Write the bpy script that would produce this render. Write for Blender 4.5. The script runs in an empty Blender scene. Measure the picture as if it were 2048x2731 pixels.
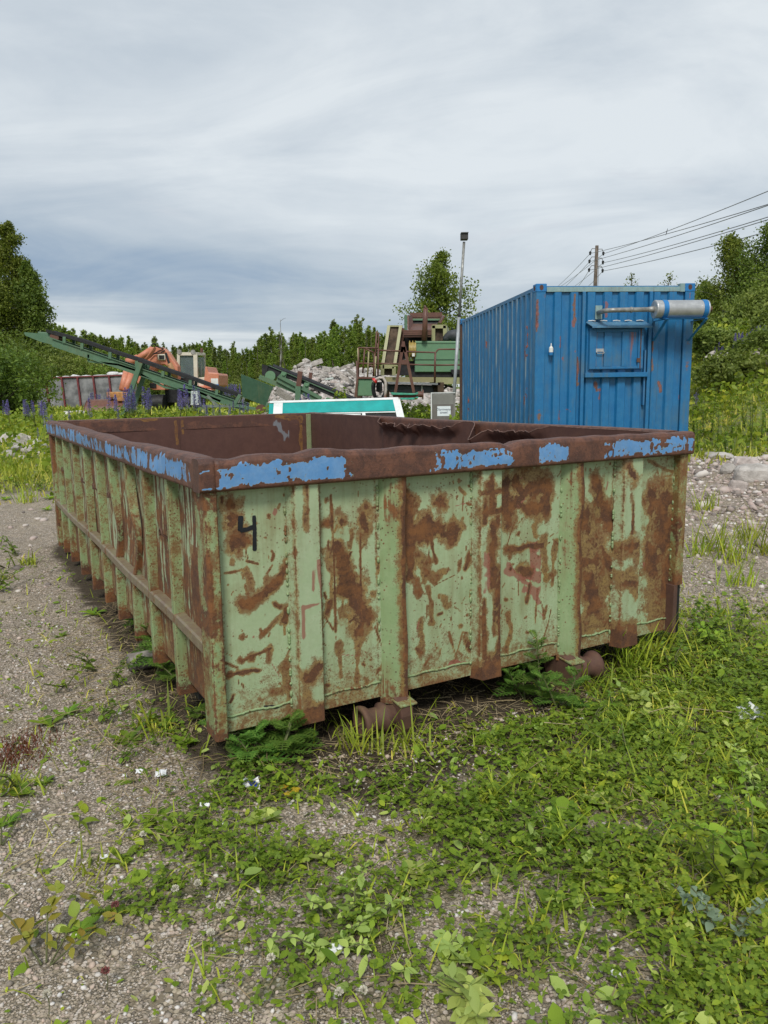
import bpy, math, random
import numpy as np
from mathutils import Matrix, Vector
R_ = math.radians
S = bpy.context.scene
COL = S.collection
rng = np.random.default_rng(7)
random.seed(7)

# ---------------------------------------------------------------- camera
CAM_Z, PITCH, ROLL, FPX = 1.38, 0.159555, -0.0146884, 2067.24
cp, sp, cr, sr = math.cos(PITCH), math.sin(PITCH), math.cos(ROLL), math.sin(ROLL)
FW = np.array([0, cp, -sp]); UP0 = np.array([0, sp, cp]); RT0 = np.array([1.0, 0, 0])
RT = cr * RT0 + sr * UP0; UP = -sr * RT0 + cr * UP0
CAMP = np.array([0, 0, CAM_Z])
cam_d = bpy.data.cameras.new("camera"); cam = bpy.data.objects.new("camera", cam_d); COL.objects.link(cam)
cam.matrix_world = Matrix(((RT[0], UP[0], -FW[0], 0), (RT[1], UP[1], -FW[1], 0), (RT[2], UP[2], -FW[2], CAM_Z), (0, 0, 0, 1)))
cam_d.sensor_fit = 'VERTICAL'; cam_d.sensor_height = 36; cam_d.lens = FPX / 2731 * 36
cam_d.clip_start = 0.05; cam_d.clip_end = 5000
S.camera = cam

def pt(px, py, Y):
    """world point seen at photo pixel (px,py) at world depth Y"""
    d = FW + (px - 1024) / FPX * RT - (py - 1365.5) / FPX * UP
    return CAMP + d * (Y / d[1])

# ---------------------------------------------------------------- sky, sun, exposure
SUN_EL, SUN_AZ = R_(48), math.atan2(-0.12, -1.0)      # azimuth measured from +Y towards +X
S.view_settings.view_transform = 'Standard'; S.view_settings.look = 'None'
S.view_settings.exposure = 0.86; S.view_settings.gamma = 1
sun_d = bpy.data.lights.new("sun", 'SUN'); sun_d.energy = 1.5; sun_d.angle = R_(16); sun_d.color = (1, 0.96, 0.9)
sun = bpy.data.objects.new("sun", sun_d); COL.objects.link(sun)
sdir = Vector((math.sin(SUN_AZ) * math.cos(SUN_EL), math.cos(SUN_AZ) * math.cos(SUN_EL), math.sin(SUN_EL)))
sun.rotation_euler = sdir.to_track_quat('Z', 'Y').to_euler()

class NT:
    """small helper to write node trees"""
    def __init__(s, tree): s.t = tree; s.n = tree.nodes; s.l = tree.links
    def node(s, typ, **kw):
        n = s.n.new(typ)
        for k, v in kw.items(): setattr(n, k, v)
        return n
    def put(s, sock, v):
        if isinstance(v, bpy.types.NodeSocket): s.l.new(v, sock)
        elif v is not None:
            if isinstance(v, (tuple, list)) and len(v) == 3 and sock.type == 'RGBA': v = (*v, 1)
            sock.default_value = v
    def tc(s, out='Object'): return s.node('ShaderNodeTexCoord').outputs[out]
    def mapv(s, v, sc=(1, 1, 1), loc=(0, 0, 0), rot=(0, 0, 0)):
        n = s.node('ShaderNodeMapping'); s.put(n.inputs[0], v); n.inputs['Scale'].default_value = sc
        n.inputs['Location'].default_value = loc; n.inputs['Rotation'].default_value = rot
        return n.outputs[0]
    def noise(s, v, scale, detail=4, rough=0.55, dist=0.0, color=False):
        n = s.node('ShaderNodeTexNoise'); s.put(n.inputs['Vector'], v); n.inputs['Scale'].default_value = scale
        n.inputs['Detail'].default_value = detail; n.inputs['Roughness'].default_value = rough; n.inputs['Distortion'].default_value = dist
        return n.outputs[1 if color else 0]
    def vor(s, v, scale, feature='F1', rand=1.0):
        n = s.node('ShaderNodeTexVoronoi', feature=feature); s.put(n.inputs['Vector'], v); n.inputs['Scale'].default_value = scale
        n.inputs['Randomness'].default_value = rand
        return n
    def ramp(s, v, lo, hi, a=0.0, b=1.0, smooth=True):
        n = s.node('ShaderNodeMapRange', interpolation_type='SMOOTHSTEP' if smooth else 'LINEAR'); s.put(n.inputs[0], v)
        n.inputs[1].default_value = lo; n.inputs[2].default_value = hi; n.inputs[3].default_value = a; n.inputs[4].default_value = b
        return n.outputs[0]
    def mix(s, f, a, b, blend='MIX'):
        n = s.node('ShaderNodeMix', data_type='RGBA', blend_type=blend); n.clamp_factor = True
        s.put(n.inputs[0], f); s.put(n.inputs[6], a); s.put(n.inputs[7], b)
        return n.outputs[2]
    def m(s, op, a, b=None, c=None, clamp=False):
        n = s.node('ShaderNodeMath', operation=op, use_clamp=clamp); s.put(n.inputs[0], a)
        if b is not None: s.put(n.inputs[1], b)
        if c is not None: s.put(n.inputs[2], c)
        return n.outputs[0]
    def sep(s, v): n = s.node('ShaderNodeSeparateXYZ'); s.put(n.inputs[0], v); return n.outputs
    def comb(s, x, y, z):
        n = s.node('ShaderNodeCombineXYZ'); s.put(n.inputs[0], x); s.put(n.inputs[1], y); s.put(n.inputs[2], z); return n.outputs[0]
    def attr(s, name): return s.node('ShaderNodeAttribute', attribute_name=name)
    def cramp(s, v, stops):
        n = s.node('ShaderNodeValToRGB'); s.put(n.inputs[0], v); e = n.color_ramp.elements
        while len(e) < len(stops): e.new(0.5)
        for el, (p, c) in zip(e, stops): el.position = p; el.color = (*c, 1)
        return n.outputs[0]
    def bump(s, h, strength=0.4, dist=0.01, normal=None):
        n = s.node('ShaderNodeBump'); s.put(n.inputs['Height'], h); n.inputs['Strength'].default_value = strength
        n.inputs['Distance'].default_value = dist
        if normal is not None: s.put(n.inputs['Normal'], normal)
        return n.outputs[0]

world = bpy.data.worlds.new("World"); S.world = world; world.use_nodes = True
def make_sky():
    world.node_tree.nodes.clear(); q = NT(world.node_tree)
    sky = q.node('ShaderNodeTexSky', sky_type='NISHITA'); sky.sun_disc = False
    sky.sun_elevation = SUN_EL; sky.sun_rotation = SUN_AZ; sky.dust_density = 3; sky.air_density = 1.0
    d = q.tc('Generated'); x, y, z = q.sep(d)
    zc = q.m('ADD', q.m('MAXIMUM', z, 0.0), 0.20)
    u = q.m('DIVIDE', x, zc); v = q.m('DIVIDE', y, zc)
    p = q.comb(u, v, 0.0)
    wide = q.noise(q.mapv(p, (0.30, 0.42, 1), (3.1, 1.7, 0), (0, 0, 0.35)), 1.0, 5, 0.55, 0.9)
    fine = q.noise(q.mapv(p, (0.6, 1.05, 1), (0.3, 5.2, 0), (0, 0, 0.5)), 1.7, 8, 0.6, 1.1)
    streak = q.noise(q.comb(q.m('MULTIPLY', u, 0.12), q.m('MULTIPLY', z, 9.0), 2.4), 1.6, 5, 0.55, 0.5)
    low = q.ramp(z, 0.36, 0.05)                       # 1 near the horizon
    side = q.ramp(x, -0.5, 0.45)                      # whiter towards the right
    f = q.m('ADD', q.m('MULTIPLY', wide, 1.75), q.m('MULTIPLY', fine, 0.95))
    mot = q.noise(q.mapv(d, (1.0, 1.0, 1.9)), 4.2, 7, 0.58, 0.35)
    f = q.m('ADD', f, q.m('MULTIPLY', mot, 0.55))
    f = q.m('SUBTRACT', f, 1.02)
    band = q.ramp(q.m('ABSOLUTE', q.m('SUBTRACT', z, 0.30)), 0.17, 0.0)
    f = q.m('ADD', f, q.m('MULTIPLY', band, 0.16))
    f = q.m('SUBTRACT', f, q.m('MULTIPLY', low, q.m('SUBTRACT', 0.40, q.m('MULTIPLY', side, 0.50))))
    f = q.m('ADD', f, q.m('MULTIPLY', q.ramp(z, 0.085, 0.0), 0.34))
    st = q.ramp(streak, 0.50, 0.70)
    f = q.m('ADD', f, q.m('MULTIPLY', q.m('MULTIPLY', st, q.ramp(z, 0.20, 0.07)), 0.75))
    cl = q.cramp(f, [(0.0, (0.30, 0.395, 0.52)), (0.32, (0.43, 0.51, 0.595)), (0.62, (0.56, 0.625, 0.685)), (1.0, (0.76, 0.81, 0.84))])
    # a few small puffs low on the left
    puff = q.noise(q.comb(q.m('MULTIPLY', u, 0.55), q.m('MULTIPLY', z, 7.0), 7.7), 2.2, 6, 0.6, 0.3)
    pm = q.m('MULTIPLY', q.ramp(puff, 0.60, 0.72), q.m('MULTIPLY', q.ramp(z, 0.08, 0.14), q.ramp(z, 0.32, 0.22)))
    cl = q.mix(q.m('MULTIPLY', pm, 0.55), cl, (0.62, 0.66, 0.71))
    mul = q.node('ShaderNodeVectorMath', operation='SCALE'); q.put(mul.inputs[0], cl); mul.inputs['Scale'].default_value = 5.55
    c = q.mix(0.93, sky.outputs[0], mul.outputs[0])
    c = q.mix(q.ramp(z, 0.0, -0.06), c, (1.6, 1.7, 1.5))
    bg = q.node('ShaderNodeBackground'); q.put(bg.inputs[0], c); bg.inputs[1].default_value = 0.1
    out = q.node('ShaderNodeOutputWorld'); q.l.new(bg.outputs[0], out.inputs[0])
make_sky()
S.cycles.max_bounces = 6; S.cycles.diffuse_bounces = 3; S.cycles.glossy_bounces = 2; S.cycles.transparent_max_bounces = 6
S.cycles.use_denoising = True

# ---------------------------------------------------------------- mesh builder and object helpers
class MB:
    def __init__(s): s.v = []; s.f = []; s.fm = []; s.n = 0; s.cur = 0
    def raw(s, verts, faces, m=None):
        verts = np.asarray(verts, float).reshape(-1, 3); s.v.append(verts)
        for f in faces: s.f.append(tuple(int(i) + s.n for i in f)); s.fm.append(s.cur if m is None else m)
        s.n += len(verts); return s
    def obox(s, c, ax, ay, az, m=None):
        c, ax, ay, az = (np.asarray(q, float) for q in (c, ax, ay, az))
        if np.dot(np.cross(ax, ay), az) < 0: az = -az
        v = [c + i * ax + j * ay + k * az for k in (-1, 1) for j in (-1, 1) for i in (-1, 1)]
        return s.raw(v, [(0, 2, 3, 1), (4, 5, 7, 6), (0, 1, 5, 4), (2, 6, 7, 3), (0, 4, 6, 2), (1, 3, 7, 5)], m)
    def box(s, x0, x1, y0, y1, z0, z1, m=None):
        return s.obox(((x0 + x1) / 2, (y0 + y1) / 2, (z0 + z1) / 2), ((x1 - x0) / 2, 0, 0), (0, (y1 - y0) / 2, 0), (0, 0, (z1 - z0) / 2), m)
    def beam(s, p0, p1, w, h, up=(0, 0, 1), m=None):
        p0 = np.asarray(p0, float); p1 = np.asarray(p1, float); d = p1 - p0; L = np.linalg.norm(d); d /= L
        up = np.asarray(up, float); sd = np.cross(d, up)
        if np.linalg.norm(sd) < 1e-4: sd = np.cross(d, (1, 0, 0))
        sd /= np.linalg.norm(sd); u2 = np.cross(sd, d)
        return s.obox((p0 + p1) / 2, d * L / 2, sd * w / 2, u2 * h / 2, m)
    def cyl(s, p0, p1, r0, r1=None, seg=14, caps=True, m=None):
        return s.tube([p0, p1], [r0, r0 if r1 is None else r1], seg, caps, m)
    def tube(s, pts, r, seg=8, caps=True, m=None):
        pts = np.asarray(pts, float); k = len(pts); r = np.broadcast_to(np.asarray(r, float), (k,))
        t = np.gradient(pts, axis=0); t /= np.linalg.norm(t, axis=1)[:, None] + 1e-12
        a = np.array([0, 0, 1.0]) if abs(t[0][2]) < 0.9 else np.array([1.0, 0, 0])
        n = np.cross(t[0], a); n /= np.linalg.norm(n); V = []
        for i in range(k):
            n = n - t[i] * np.dot(n, t[i]); n /= np.linalg.norm(n); b = np.cross(t[i], n)
            for j in range(seg):
                th = 2 * math.pi * j / seg; V.append(pts[i] + r[i] * (n * math.cos(th) + b * math.sin(th)))
        F = [(i * seg + j, i * seg + (j + 1) % seg, (i + 1) * seg + (j + 1) % seg, (i + 1) * seg + j) for i in range(k - 1) for j in range(seg)]
        if caps: F += [tuple(range(seg - 1, -1, -1)), tuple((k - 1) * seg + j for j in range(seg))]
        return s.raw(V, F, m)
    def prism(s, poly, ext, m=None):
        """3-D polygon (n,3) extruded by the vector ext"""
        a = np.asarray(poly, float); ext = np.asarray(ext, float); n = len(a)
        nrm = sum(np.cross(a[i], a[(i + 1) % n]) for i in range(n))
        if np.dot(nrm, ext) > 0: a = a[::-1]
        F = [tuple(range(n)), tuple(range(2 * n - 1, n - 1, -1))] + [(i, i + n, (i + 1) % n + n, (i + 1) % n) for i in range(n)]
        return s.raw(np.vstack([a, a + ext]), F, m)
    def grid(s, P, close_v=False, m=None, flip=False):
        """P: (nu,nv,3) points"""
        nu, nv = P.shape[:2]; i, j = np.meshgrid(np.arange(nu - 1), np.arange(nv if close_v else nv - 1), indexing='ij')
        j2 = (j + 1) % nv
        q = np.stack([i * nv + j, (i + 1) * nv + j, (i + 1) * nv + j2, i * nv + j2], -1).reshape(-1, 4)
        if flip: q = q[:, ::-1]
        return s.raw(P.reshape(-1, 3), q, m)
    def verts(s): return np.vstack(s.v)
    def build(s, name, mat, parent=None, world=False, smooth=False, bevel=0.0, wear=None):
        V = s.verts()
        if world and parent is not None:
            M = np.array(parent.matrix_basis.inverted()); V = V @ M[:3, :3].T + M[:3, 3]
        mats = mat if isinstance(mat, (list, tuple)) else [mat]
        me = mesh_np(name, V, s.f, mats, np.array(s.fm) if len(mats) > 1 else None, smooth)
        if wear is not None:
            a = me.color_attributes.new('wear', 'FLOAT_COLOR', 'POINT'); a.data.foreach_set('color', np.asarray(wear, np.float32).ravel())
        o = link(name, me, parent)
        if bevel:
            b = o.modifiers.new('bevel', 'BEVEL'); b.width = bevel; b.segments = 2; b.limit_method = 'ANGLE'; b.angle_limit = R_(40)
        return o

def mesh_np(name, V, F, mats, fm=None, smooth=False):
    me = bpy.data.meshes.new(name)
    V = np.asarray(V, np.float32)
    if isinstance(F, np.ndarray):
        k = F.shape[1]; me.vertices.add(len(V)); me.vertices.foreach_set('co', V.ravel())
        me.loops.add(F.size); me.loops.foreach_set('vertex_index', F.astype(np.int32).ravel())
        me.polygons.add(len(F)); me.polygons.foreach_set('loop_start', (np.arange(len(F)) * k).astype(np.int32))
        me.update(calc_edges=True)
    else:
        me.from_pydata(V.tolist(), [], F); me.update()
    for m in mats: me.materials.append(m)
    if fm is not None: me.polygons.foreach_set('material_index', fm.astype(np.int32))
    if smooth: me.polygons.foreach_set('use_smooth', np.ones(len(me.polygons), bool))
    me.validate(); return me
def link(name, me, parent=None):
    o = bpy.data.objects.new(name, me); COL.objects.link(o)
    if parent is not None: o.parent = parent
    return o
def tag(o, label=None, cat=None, group=None, kind=None):
    if label: o['label'] = label
    if cat: o['category'] = cat
    if group: o['group'] = group
    if kind: o['kind'] = kind
    return o
def thing(name, label, cat, loc=(0, 0, 0), rz=0.0, group=None, scale=1.0):
    o = bpy.data.objects.new(name, None); COL.objects.link(o); o.empty_display_size = 0.2
    o.location = tuple(float(q) for q in loc); o.rotation_euler = (0, 0, rz); o.scale = (scale,) * 3
    o.matrix_basis = Matrix.LocRotScale(o.location, o.rotation_euler, o.scale)
    return tag(o, label, cat, group)
def copy_tree(o, loc, rz=0.0, scale=1.0, label=None, group=None, parent=None):
    c = o.copy(); COL.objects.link(c)
    if parent is not None: c.parent = parent
    else:
        c.location = tuple(float(q) for q in loc); c.rotation_euler = (0, 0, rz)
        c.scale = (scale,) * 3 if np.isscalar(scale) else scale
        if label: c['label'] = label
        if group: c['group'] = group
    for ch in o.children: copy_tree(ch, None, parent=c)
    return c
def sstep(a, b, x):
    t = np.clip((np.asarray(x, float) - a) / (b - a), 0, 1); return t * t * (3 - 2 * t)
def vnoise(x, y, seed=0, oct=4):
    """cheap smooth value noise in [0,1]"""
    x = np.asarray(x, float); y = np.asarray(y, float); out = 0; amp = 1; tot = 0
    g = np.random.default_rng(seed).random((64, 64))
    for o in range(oct):
        xi = np.floor(x).astype(int); yi = np.floor(y).astype(int); fx = x - xi; fy = y - yi
        fx = fx * fx * (3 - 2 * fx); fy = fy * fy * (3 - 2 * fy)
        a = g[xi % 64, yi % 64]; b = g[(xi + 1) % 64, yi % 64]; c = g[xi % 64, (yi + 1) % 64]; d = g[(xi + 1) % 64, (yi + 1) % 64]
        out = out + amp * ((a * (1 - fx) + b * fx) * (1 - fy) + (c * (1 - fx) + d * fx) * fy); tot += amp
        amp *= 0.5; x = x * 2.03 + 11.3; y = y * 2.03 + 5.7
    return out / tot

# ---------------------------------------------------------------- materials
def new_mat(name):
    m = bpy.data.materials.new(name); m.use_nodes = True; q = NT(m.node_tree)
    q.b = q.n['Principled BSDF']; q.out = q.n['Material Output']
    return m, q
def simple(name, c, rough=0.6, metal=0.0, var=0.25, scale=8.0, c2=None, bump=0.0, spec=0.4):
    m, q = new_mat(name); o = q.tc()
    n = q.noise(o, scale, 6, 0.6)
    dark = tuple(k * (1 - var) for k in c); light = tuple(min(1, k * (1 + var)) for k in (c2 or c))
    q.put(q.b.inputs['Base Color'], q.mix(q.ramp(n, 0.3, 0.7), dark, light))
    q.put(q.b.inputs['Roughness'], q.ramp(q.noise(o, scale * 2.3, 4), 0.3, 0.7, rough - 0.08, min(1, rough + 0.08)))
    q.b.inputs['Metallic'].default_value = metal; q.b.inputs['Specular IOR Level'].default_value = spec
    if bump: q.put(q.b.inputs['Normal'], q.bump(n, bump, 0.01))
    return m
RUST_D, RUST_O, RUST_P = (0.086, 0.037, 0.019), (0.190, 0.078, 0.025), (0.27, 0.085, 0.065)
def rusty(name, paint, paint2, amount=0.0, streak=0.3, speck=0.5, scale=1.0, attr=False, rust_d=RUST_D, rust_o=RUST_O, stain=0.3, rough=0.5, under=None, dirt=(0.20, 0.155, 0.062), scrape=RUST_P, rrough=0.86):
    """weathered paint: chips, specks, running streaks and stains of rust; 'wear' attribute adds placed ones (r dark, g orange, b scrape, a black)"""
    m, q = new_mat(name); o = q.tc()
    big = q.noise(o, 3.2 * scale, 7, 0.62, 0.6)
    mid = q.noise(o, 14 * scale, 7, 0.65, 0.4)
    fin = q.noise(o, 75 * scale, 4, 0.6)
    run = q.noise(q.mapv(o, (38 * scale, 38 * scale, 2.4 * scale)), 1.0, 6, 0.6, 0.2)
    spk = q.vor(o, 55 * scale).outputs['Distance']
    base = q.mix(q.ramp(mid, 0.35, 0.7), paint, paint2)
    base = q.mix(q.m('MULTIPLY', q.ramp(fin, 0.35, 0.75), 0.25), base, tuple(k * 0.72 for k in paint))
    a_d = a_o = None
    if attr:
        at = q.attr('wear'); sep = q.node('ShaderNodeSeparateColor'); q.l.new(at.outputs['Color'], sep.inputs[0])
        a_d, a_o, a_p, a_k = sep.outputs[0], sep.outputs[1], sep.outputs[2], at.outputs['Alpha']
    # stain wash
    so = q.m('ADD', q.m('MULTIPLY', big, 0.6), q.m('MULTIPLY', run, 0.5))
    st = q.ramp(so, 0.50, 0.78, 0, stain)
    base = q.mix(st, base, dirt)
    pit = q.noise(o, 210 * scale, 3, 0.6)
    rustn = q.mix(q.ramp(mid, 0.38, 0.66), rust_d, rust_o)
    rustn = q.mix(q.ramp(fin, 0.50, 0.72, 0, 0.55), rustn, tuple(k * 0.45 for k in rust_d)); rustn = q.mix(q.ramp(pit, 0.55, 0.75, 0, 0.5), rustn, tuple(min(1, k * 1.9) for k in rust_o))
    # procedural rust mask
    mk = q.m('ADD', q.m('MULTIPLY', big, 0.50), q.m('ADD', q.m('MULTIPLY', mid, 0.34), q.m('MULTIPLY', run, streak)))
    lo = 0.70 + 0.36 * (streak) - amount
    mask = q.ramp(mk, lo - 0.02, lo + 0.06)
    sm = q.m('MULTIPLY', q.ramp(spk, 0.26, 0.12), q.ramp(q.m('ADD', q.m('MULTIPLY', big, .5), q.m('MULTIPLY', mid, .5)), 0.60 - 0.2 * speck, 0.74 - 0.2 * speck))
    mask = q.m('MAXIMUM', mask, q.m('MULTIPLY', sm, min(1.0, speck * 1.6)))
    if attr:
        eo = q.ramp(q.m('ADD', a_o, q.m('MULTIPLY', q.m('SUBTRACT', q.m('ADD', q.m('MULTIPLY', mid, .75), q.m('MULTIPLY', fin, .45)), 0.6), 1.3)), 0.30, 0.62)
        base = q.mix(q.m('MULTIPLY', eo, 0.85), base, q.mix(q.ramp(mid, .35, .7), (0.25, 0.125, 0.030), (0.15, 0.060, 0.019)))
        pp = q.ramp(q.m('ADD', a_p, q.m('MULTIPLY', q.m('SUBTRACT', run, 0.5), 1.5)), 0.35, 0.6)
        base = q.mix(q.m('MULTIPLY', pp, 0.8), base, scrape)
        ed = q.ramp(q.m('ADD', a_d, q.m('MULTIPLY', q.m('SUBTRACT', q.m('ADD', q.m('MULTIPLY', mid, .7), q.m('MULTIPLY', fin, .55)), 0.62), 1.25)), 0.36, 0.60)
        if under is not None: base = q.mix(q.ramp(ed, 0.02, 0.30), base, under)
        mask = q.m('MAXIMUM', mask, q.ramp(ed, 0.30, 0.62) if under is not None else ed)
        spf = q.vor(o, 120 * scale).outputs['Distance']
        sp2 = q.m('MULTIPLY', q.ramp(spf, 0.34, 0.20), q.ramp(q.m('ADD', a_o, q.m('MULTIPLY', q.m('SUBTRACT', mid, 0.5), 1.6)), 0.10, 0.50))
        mask = q.m('MAXIMUM', mask, q.m('MULTIPLY', sp2, 0.8))
    if under is not None:                                # an older coat shows at the chip edges
        base = q.mix(q.ramp(mk, lo - 0.10, lo - 0.03), base, under)
    col = q.mix(mask, base, rustn)
    if attr:
        kk = q.ramp(q.m('ADD', a_k, q.m('MULTIPLY', q.m('SUBTRACT', mid, 0.5), 1.0)), 0.4, 0.55)
        col = q.mix(kk, col, (0.02, 0.022, 0.024))
    q.put(q.b.inputs['Base Color'], col)
    q.put(q.b.inputs['Roughness'], q.mix(mask, (rough,) * 3, (rrough,) * 3))
    h = q.m('ADD', q.m('MULTIPLY', mask, -0.5), q.m('ADD', q.m('MULTIPLY', q.m('MULTIPLY', q.m('ADD', fin, q.m('MULTIPLY', pit, 0.6)), mask), 0.9), q.m('MULTIPLY', mid, 0.25)))
    q.put(q.b.inputs['Normal'], q.bump(h, 0.45, 0.004 / scale))
    return m
def leafmat(name, c1, c2, c3=None, trans=0.38, rough=0.55, gain=(2.35, 1.80, 1.20)):
    """foliage: colour differs from leaf to leaf, light passes through"""
    m, q = new_mat(name)
    r = q.node('ShaderNodeNewGeometry').outputs['Random Per Island']
    oi = q.node('ShaderNodeObjectInfo').outputs['Random']
    big = q.ramp(q.noise(q.tc(), 1.7, 4, 0.6), 0.33, 0.67)
    k = q.m('ADD', q.m('MULTIPLY', r, 0.55), q.m('MULTIPLY', big, 0.45))
    c1, c2, c3 = (None if c is None else tuple(min(.75, k * G_) for k, G_ in zip(c, gain)) for c in (c1, c2, c3))
    stops = [(0.08, c1), (0.60, c2)] + ([(0.97, c3)] if c3 else [])
    col = q.cramp(k, stops)
    v = q.node('ShaderNodeHueSaturation'); q.put(v.inputs['Color'], col); q.put(v.inputs['Value'], q.ramp(oi, 0, 1, 0.8, 1.18, False))
    q.put(v.inputs['Hue'], q.ramp(oi, 0, 1, 0.487, 0.51, False)); col = v.outputs[0]
    q.put(q.b.inputs['Base Color'], col); q.b.inputs['Roughness'].default_value = rough; q.b.inputs['Specular IOR Level'].default_value = 0.3
    t = q.node('ShaderNodeBsdfTranslucent'); q.put(t.inputs[0], q.mix(0.35, col, (0.30, 0.40, 0.02)))
    ms = q.node('ShaderNodeMixShader'); ms.inputs[0].default_value = trans
    q.l.new(q.b.outputs[0], ms.inputs[1]); q.l.new(t.outputs[0], ms.inputs[2]); q.l.new(ms.outputs[0], q.out.inputs[0])
    return m
def barkmat(name, c, c2, scale=6.0):
    m, q = new_mat(name); o = q.tc()
    n = q.noise(q.mapv(o, (1, 1, 0.35)), scale, 6, 0.65)
    q.put(q.b.inputs['Base Color'], q.mix(q.ramp(n, 0.42, 0.62), c, c2)); q.b.inputs['Roughness'].default_value = 0.9
    q.put(q.b.inputs['Normal'], q.bump(n, 0.5, 0.02)); return m

M = {}
M['skip_paint'] = rusty('weathered green paint', (0.335, 0.425, 0.245), (0.375, 0.46, 0.28), amount=0.03, streak=0.30, speck=0.70, attr=True, stain=0.62)
M['skip_side'] = rusty('scraped green paint', (0.315, 0.405, 0.24), (0.39, 0.445, 0.295), amount=0.19, streak=0.85, speck=0.9, attr=True, stain=0.65)
M['rib_paint'] = rusty('rib green paint', (0.235, 0.33, 0.155), (0.29, 0.375, 0.195), amount=0.135, streak=0.45, speck=1.2, attr=True, stain=0.75)
M['rib_front'] = rusty('rib light green paint', (0.335, 0.425, 0.25), (0.375, 0.455, 0.285), amount=0.04, streak=0.4, speck=0.5, attr=True, stain=0.35)
M['rim_paint'] = rusty('flaking blue paint', (0.095, 0.265, 0.545), (0.155, 0.32, 0.565), amount=-0.03, streak=0.2, speck=0.45, attr=True, stain=0.30, rust_d=(0.076, 0.034, 0.024), rust_o=(0.150, 0.062, 0.036), rrough=0.6, under=(0.27, 0.33, 0.26), dirt=(0.20, 0.24, 0.27))
M['rust_in'] = rusty('rusted steel', (0.076, 0.033, 0.025), (0.10, 0.045, 0.032), amount=0.06, streak=0.3, speck=0.1, stain=0.25, rough=0.75, rust_d=(0.045, 0.022, 0.017), rust_o=(0.11, 0.046, 0.025), dirt=(0.13, 0.06, 0.03), rrough=0.6)
M['rust_wall'] = rusty('rusted inner sheet', (0.084, 0.036, 0.027), (0.105, 0.047, 0.035), amount=0.04, streak=0.3, speck=0.1, attr=True, stain=0.25, rough=0.7, rust_d=(0.055, 0.027, 0.021), rust_o=(0.12, 0.052, 0.030), dirt=(0.14, 0.065, 0.035), rrough=0.6, scrape=(0.20, 0.22, 0.24))
M['rust_post'] = rusty('flaked green over rust', (0.22, 0.26, 0.13), (0.26, 0.31, 0.17), amount=0.14, streak=0.5, speck=0.8, stain=0.6)
M['rust_edge'] = rusty('rusty beam', (0.085, 0.042, 0.030), (0.12, 0.058, 0.038), amount=0.05, streak=0.1, speck=0.1, stain=0.3, rough=0.8)
M['rail'] = rusty('worn rail paint', (0.175, 0.125, 0.088), (0.24, 0.215, 0.125), amount=0.24, streak=0.0, speck=0.3, stain=0.6, scale=1.4)
M['black'] = simple('black rubber and hollow shade', (0.012, 0.012, 0.013), 0.6, var=0.4)
M['num'] = simple('black brush paint', (0.010, 0.012, 0.016), 0.5, var=0.3, scale=30)
M['dark'] = simple('dark greasy steel', (0.018, 0.018, 0.020), 0.6, var=0.5)

# ---------------------------------------------------------------- terrain
def tz(x, y):
    x = np.asarray(x, float); y = np.asarray(y, float)
    z = 0.27 * sstep(3.6, 12.0, y)
    bank = sstep(12.5, 24, y + 0.25 * x) * sstep(4.4, 8.6, x - 0.12 * np.maximum(y - 14, 0)) * (2.7 + 0.4 * np.sin(x * .5))
    z = z + bank * (1 - sstep(70, 120, y))
    heap = np.exp(-(((x - 4.6) / 1.7) ** 2 + ((y - 8.6) / 2.0) ** 2)) * 0.30 + np.exp(-(((x - 7.0) / 1.8) ** 2 + ((y - 13.6) / 2.2) ** 2)) * 0.35
    z = z + heap
    uu, vv = skip_uv(x, y); z = z - 0.045 * np.exp(-((vv - 0.05) / .38) ** 2) * sstep(0.2, .6, uu) * sstep(2.6, 2.0, uu)
    r = np.hypot(x, y)
    z = z + (vnoise(x * 1.1 + 40, y * 1.1 + 40, 3, 3) - 0.5) * 0.06 * sstep(1.0, 4, r)
    z = z + (vnoise(x * 0.18 + 40, y * 0.18 + 40, 4, 3) - 0.5) * 0.30 * sstep(14, 30, r)
    z = z + (vnoise(x * 6 + 30, y * 6 + 30, 5, 2) - 0.5) * 0.018 * (1 - sstep(6, 14, r))
    return z
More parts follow.
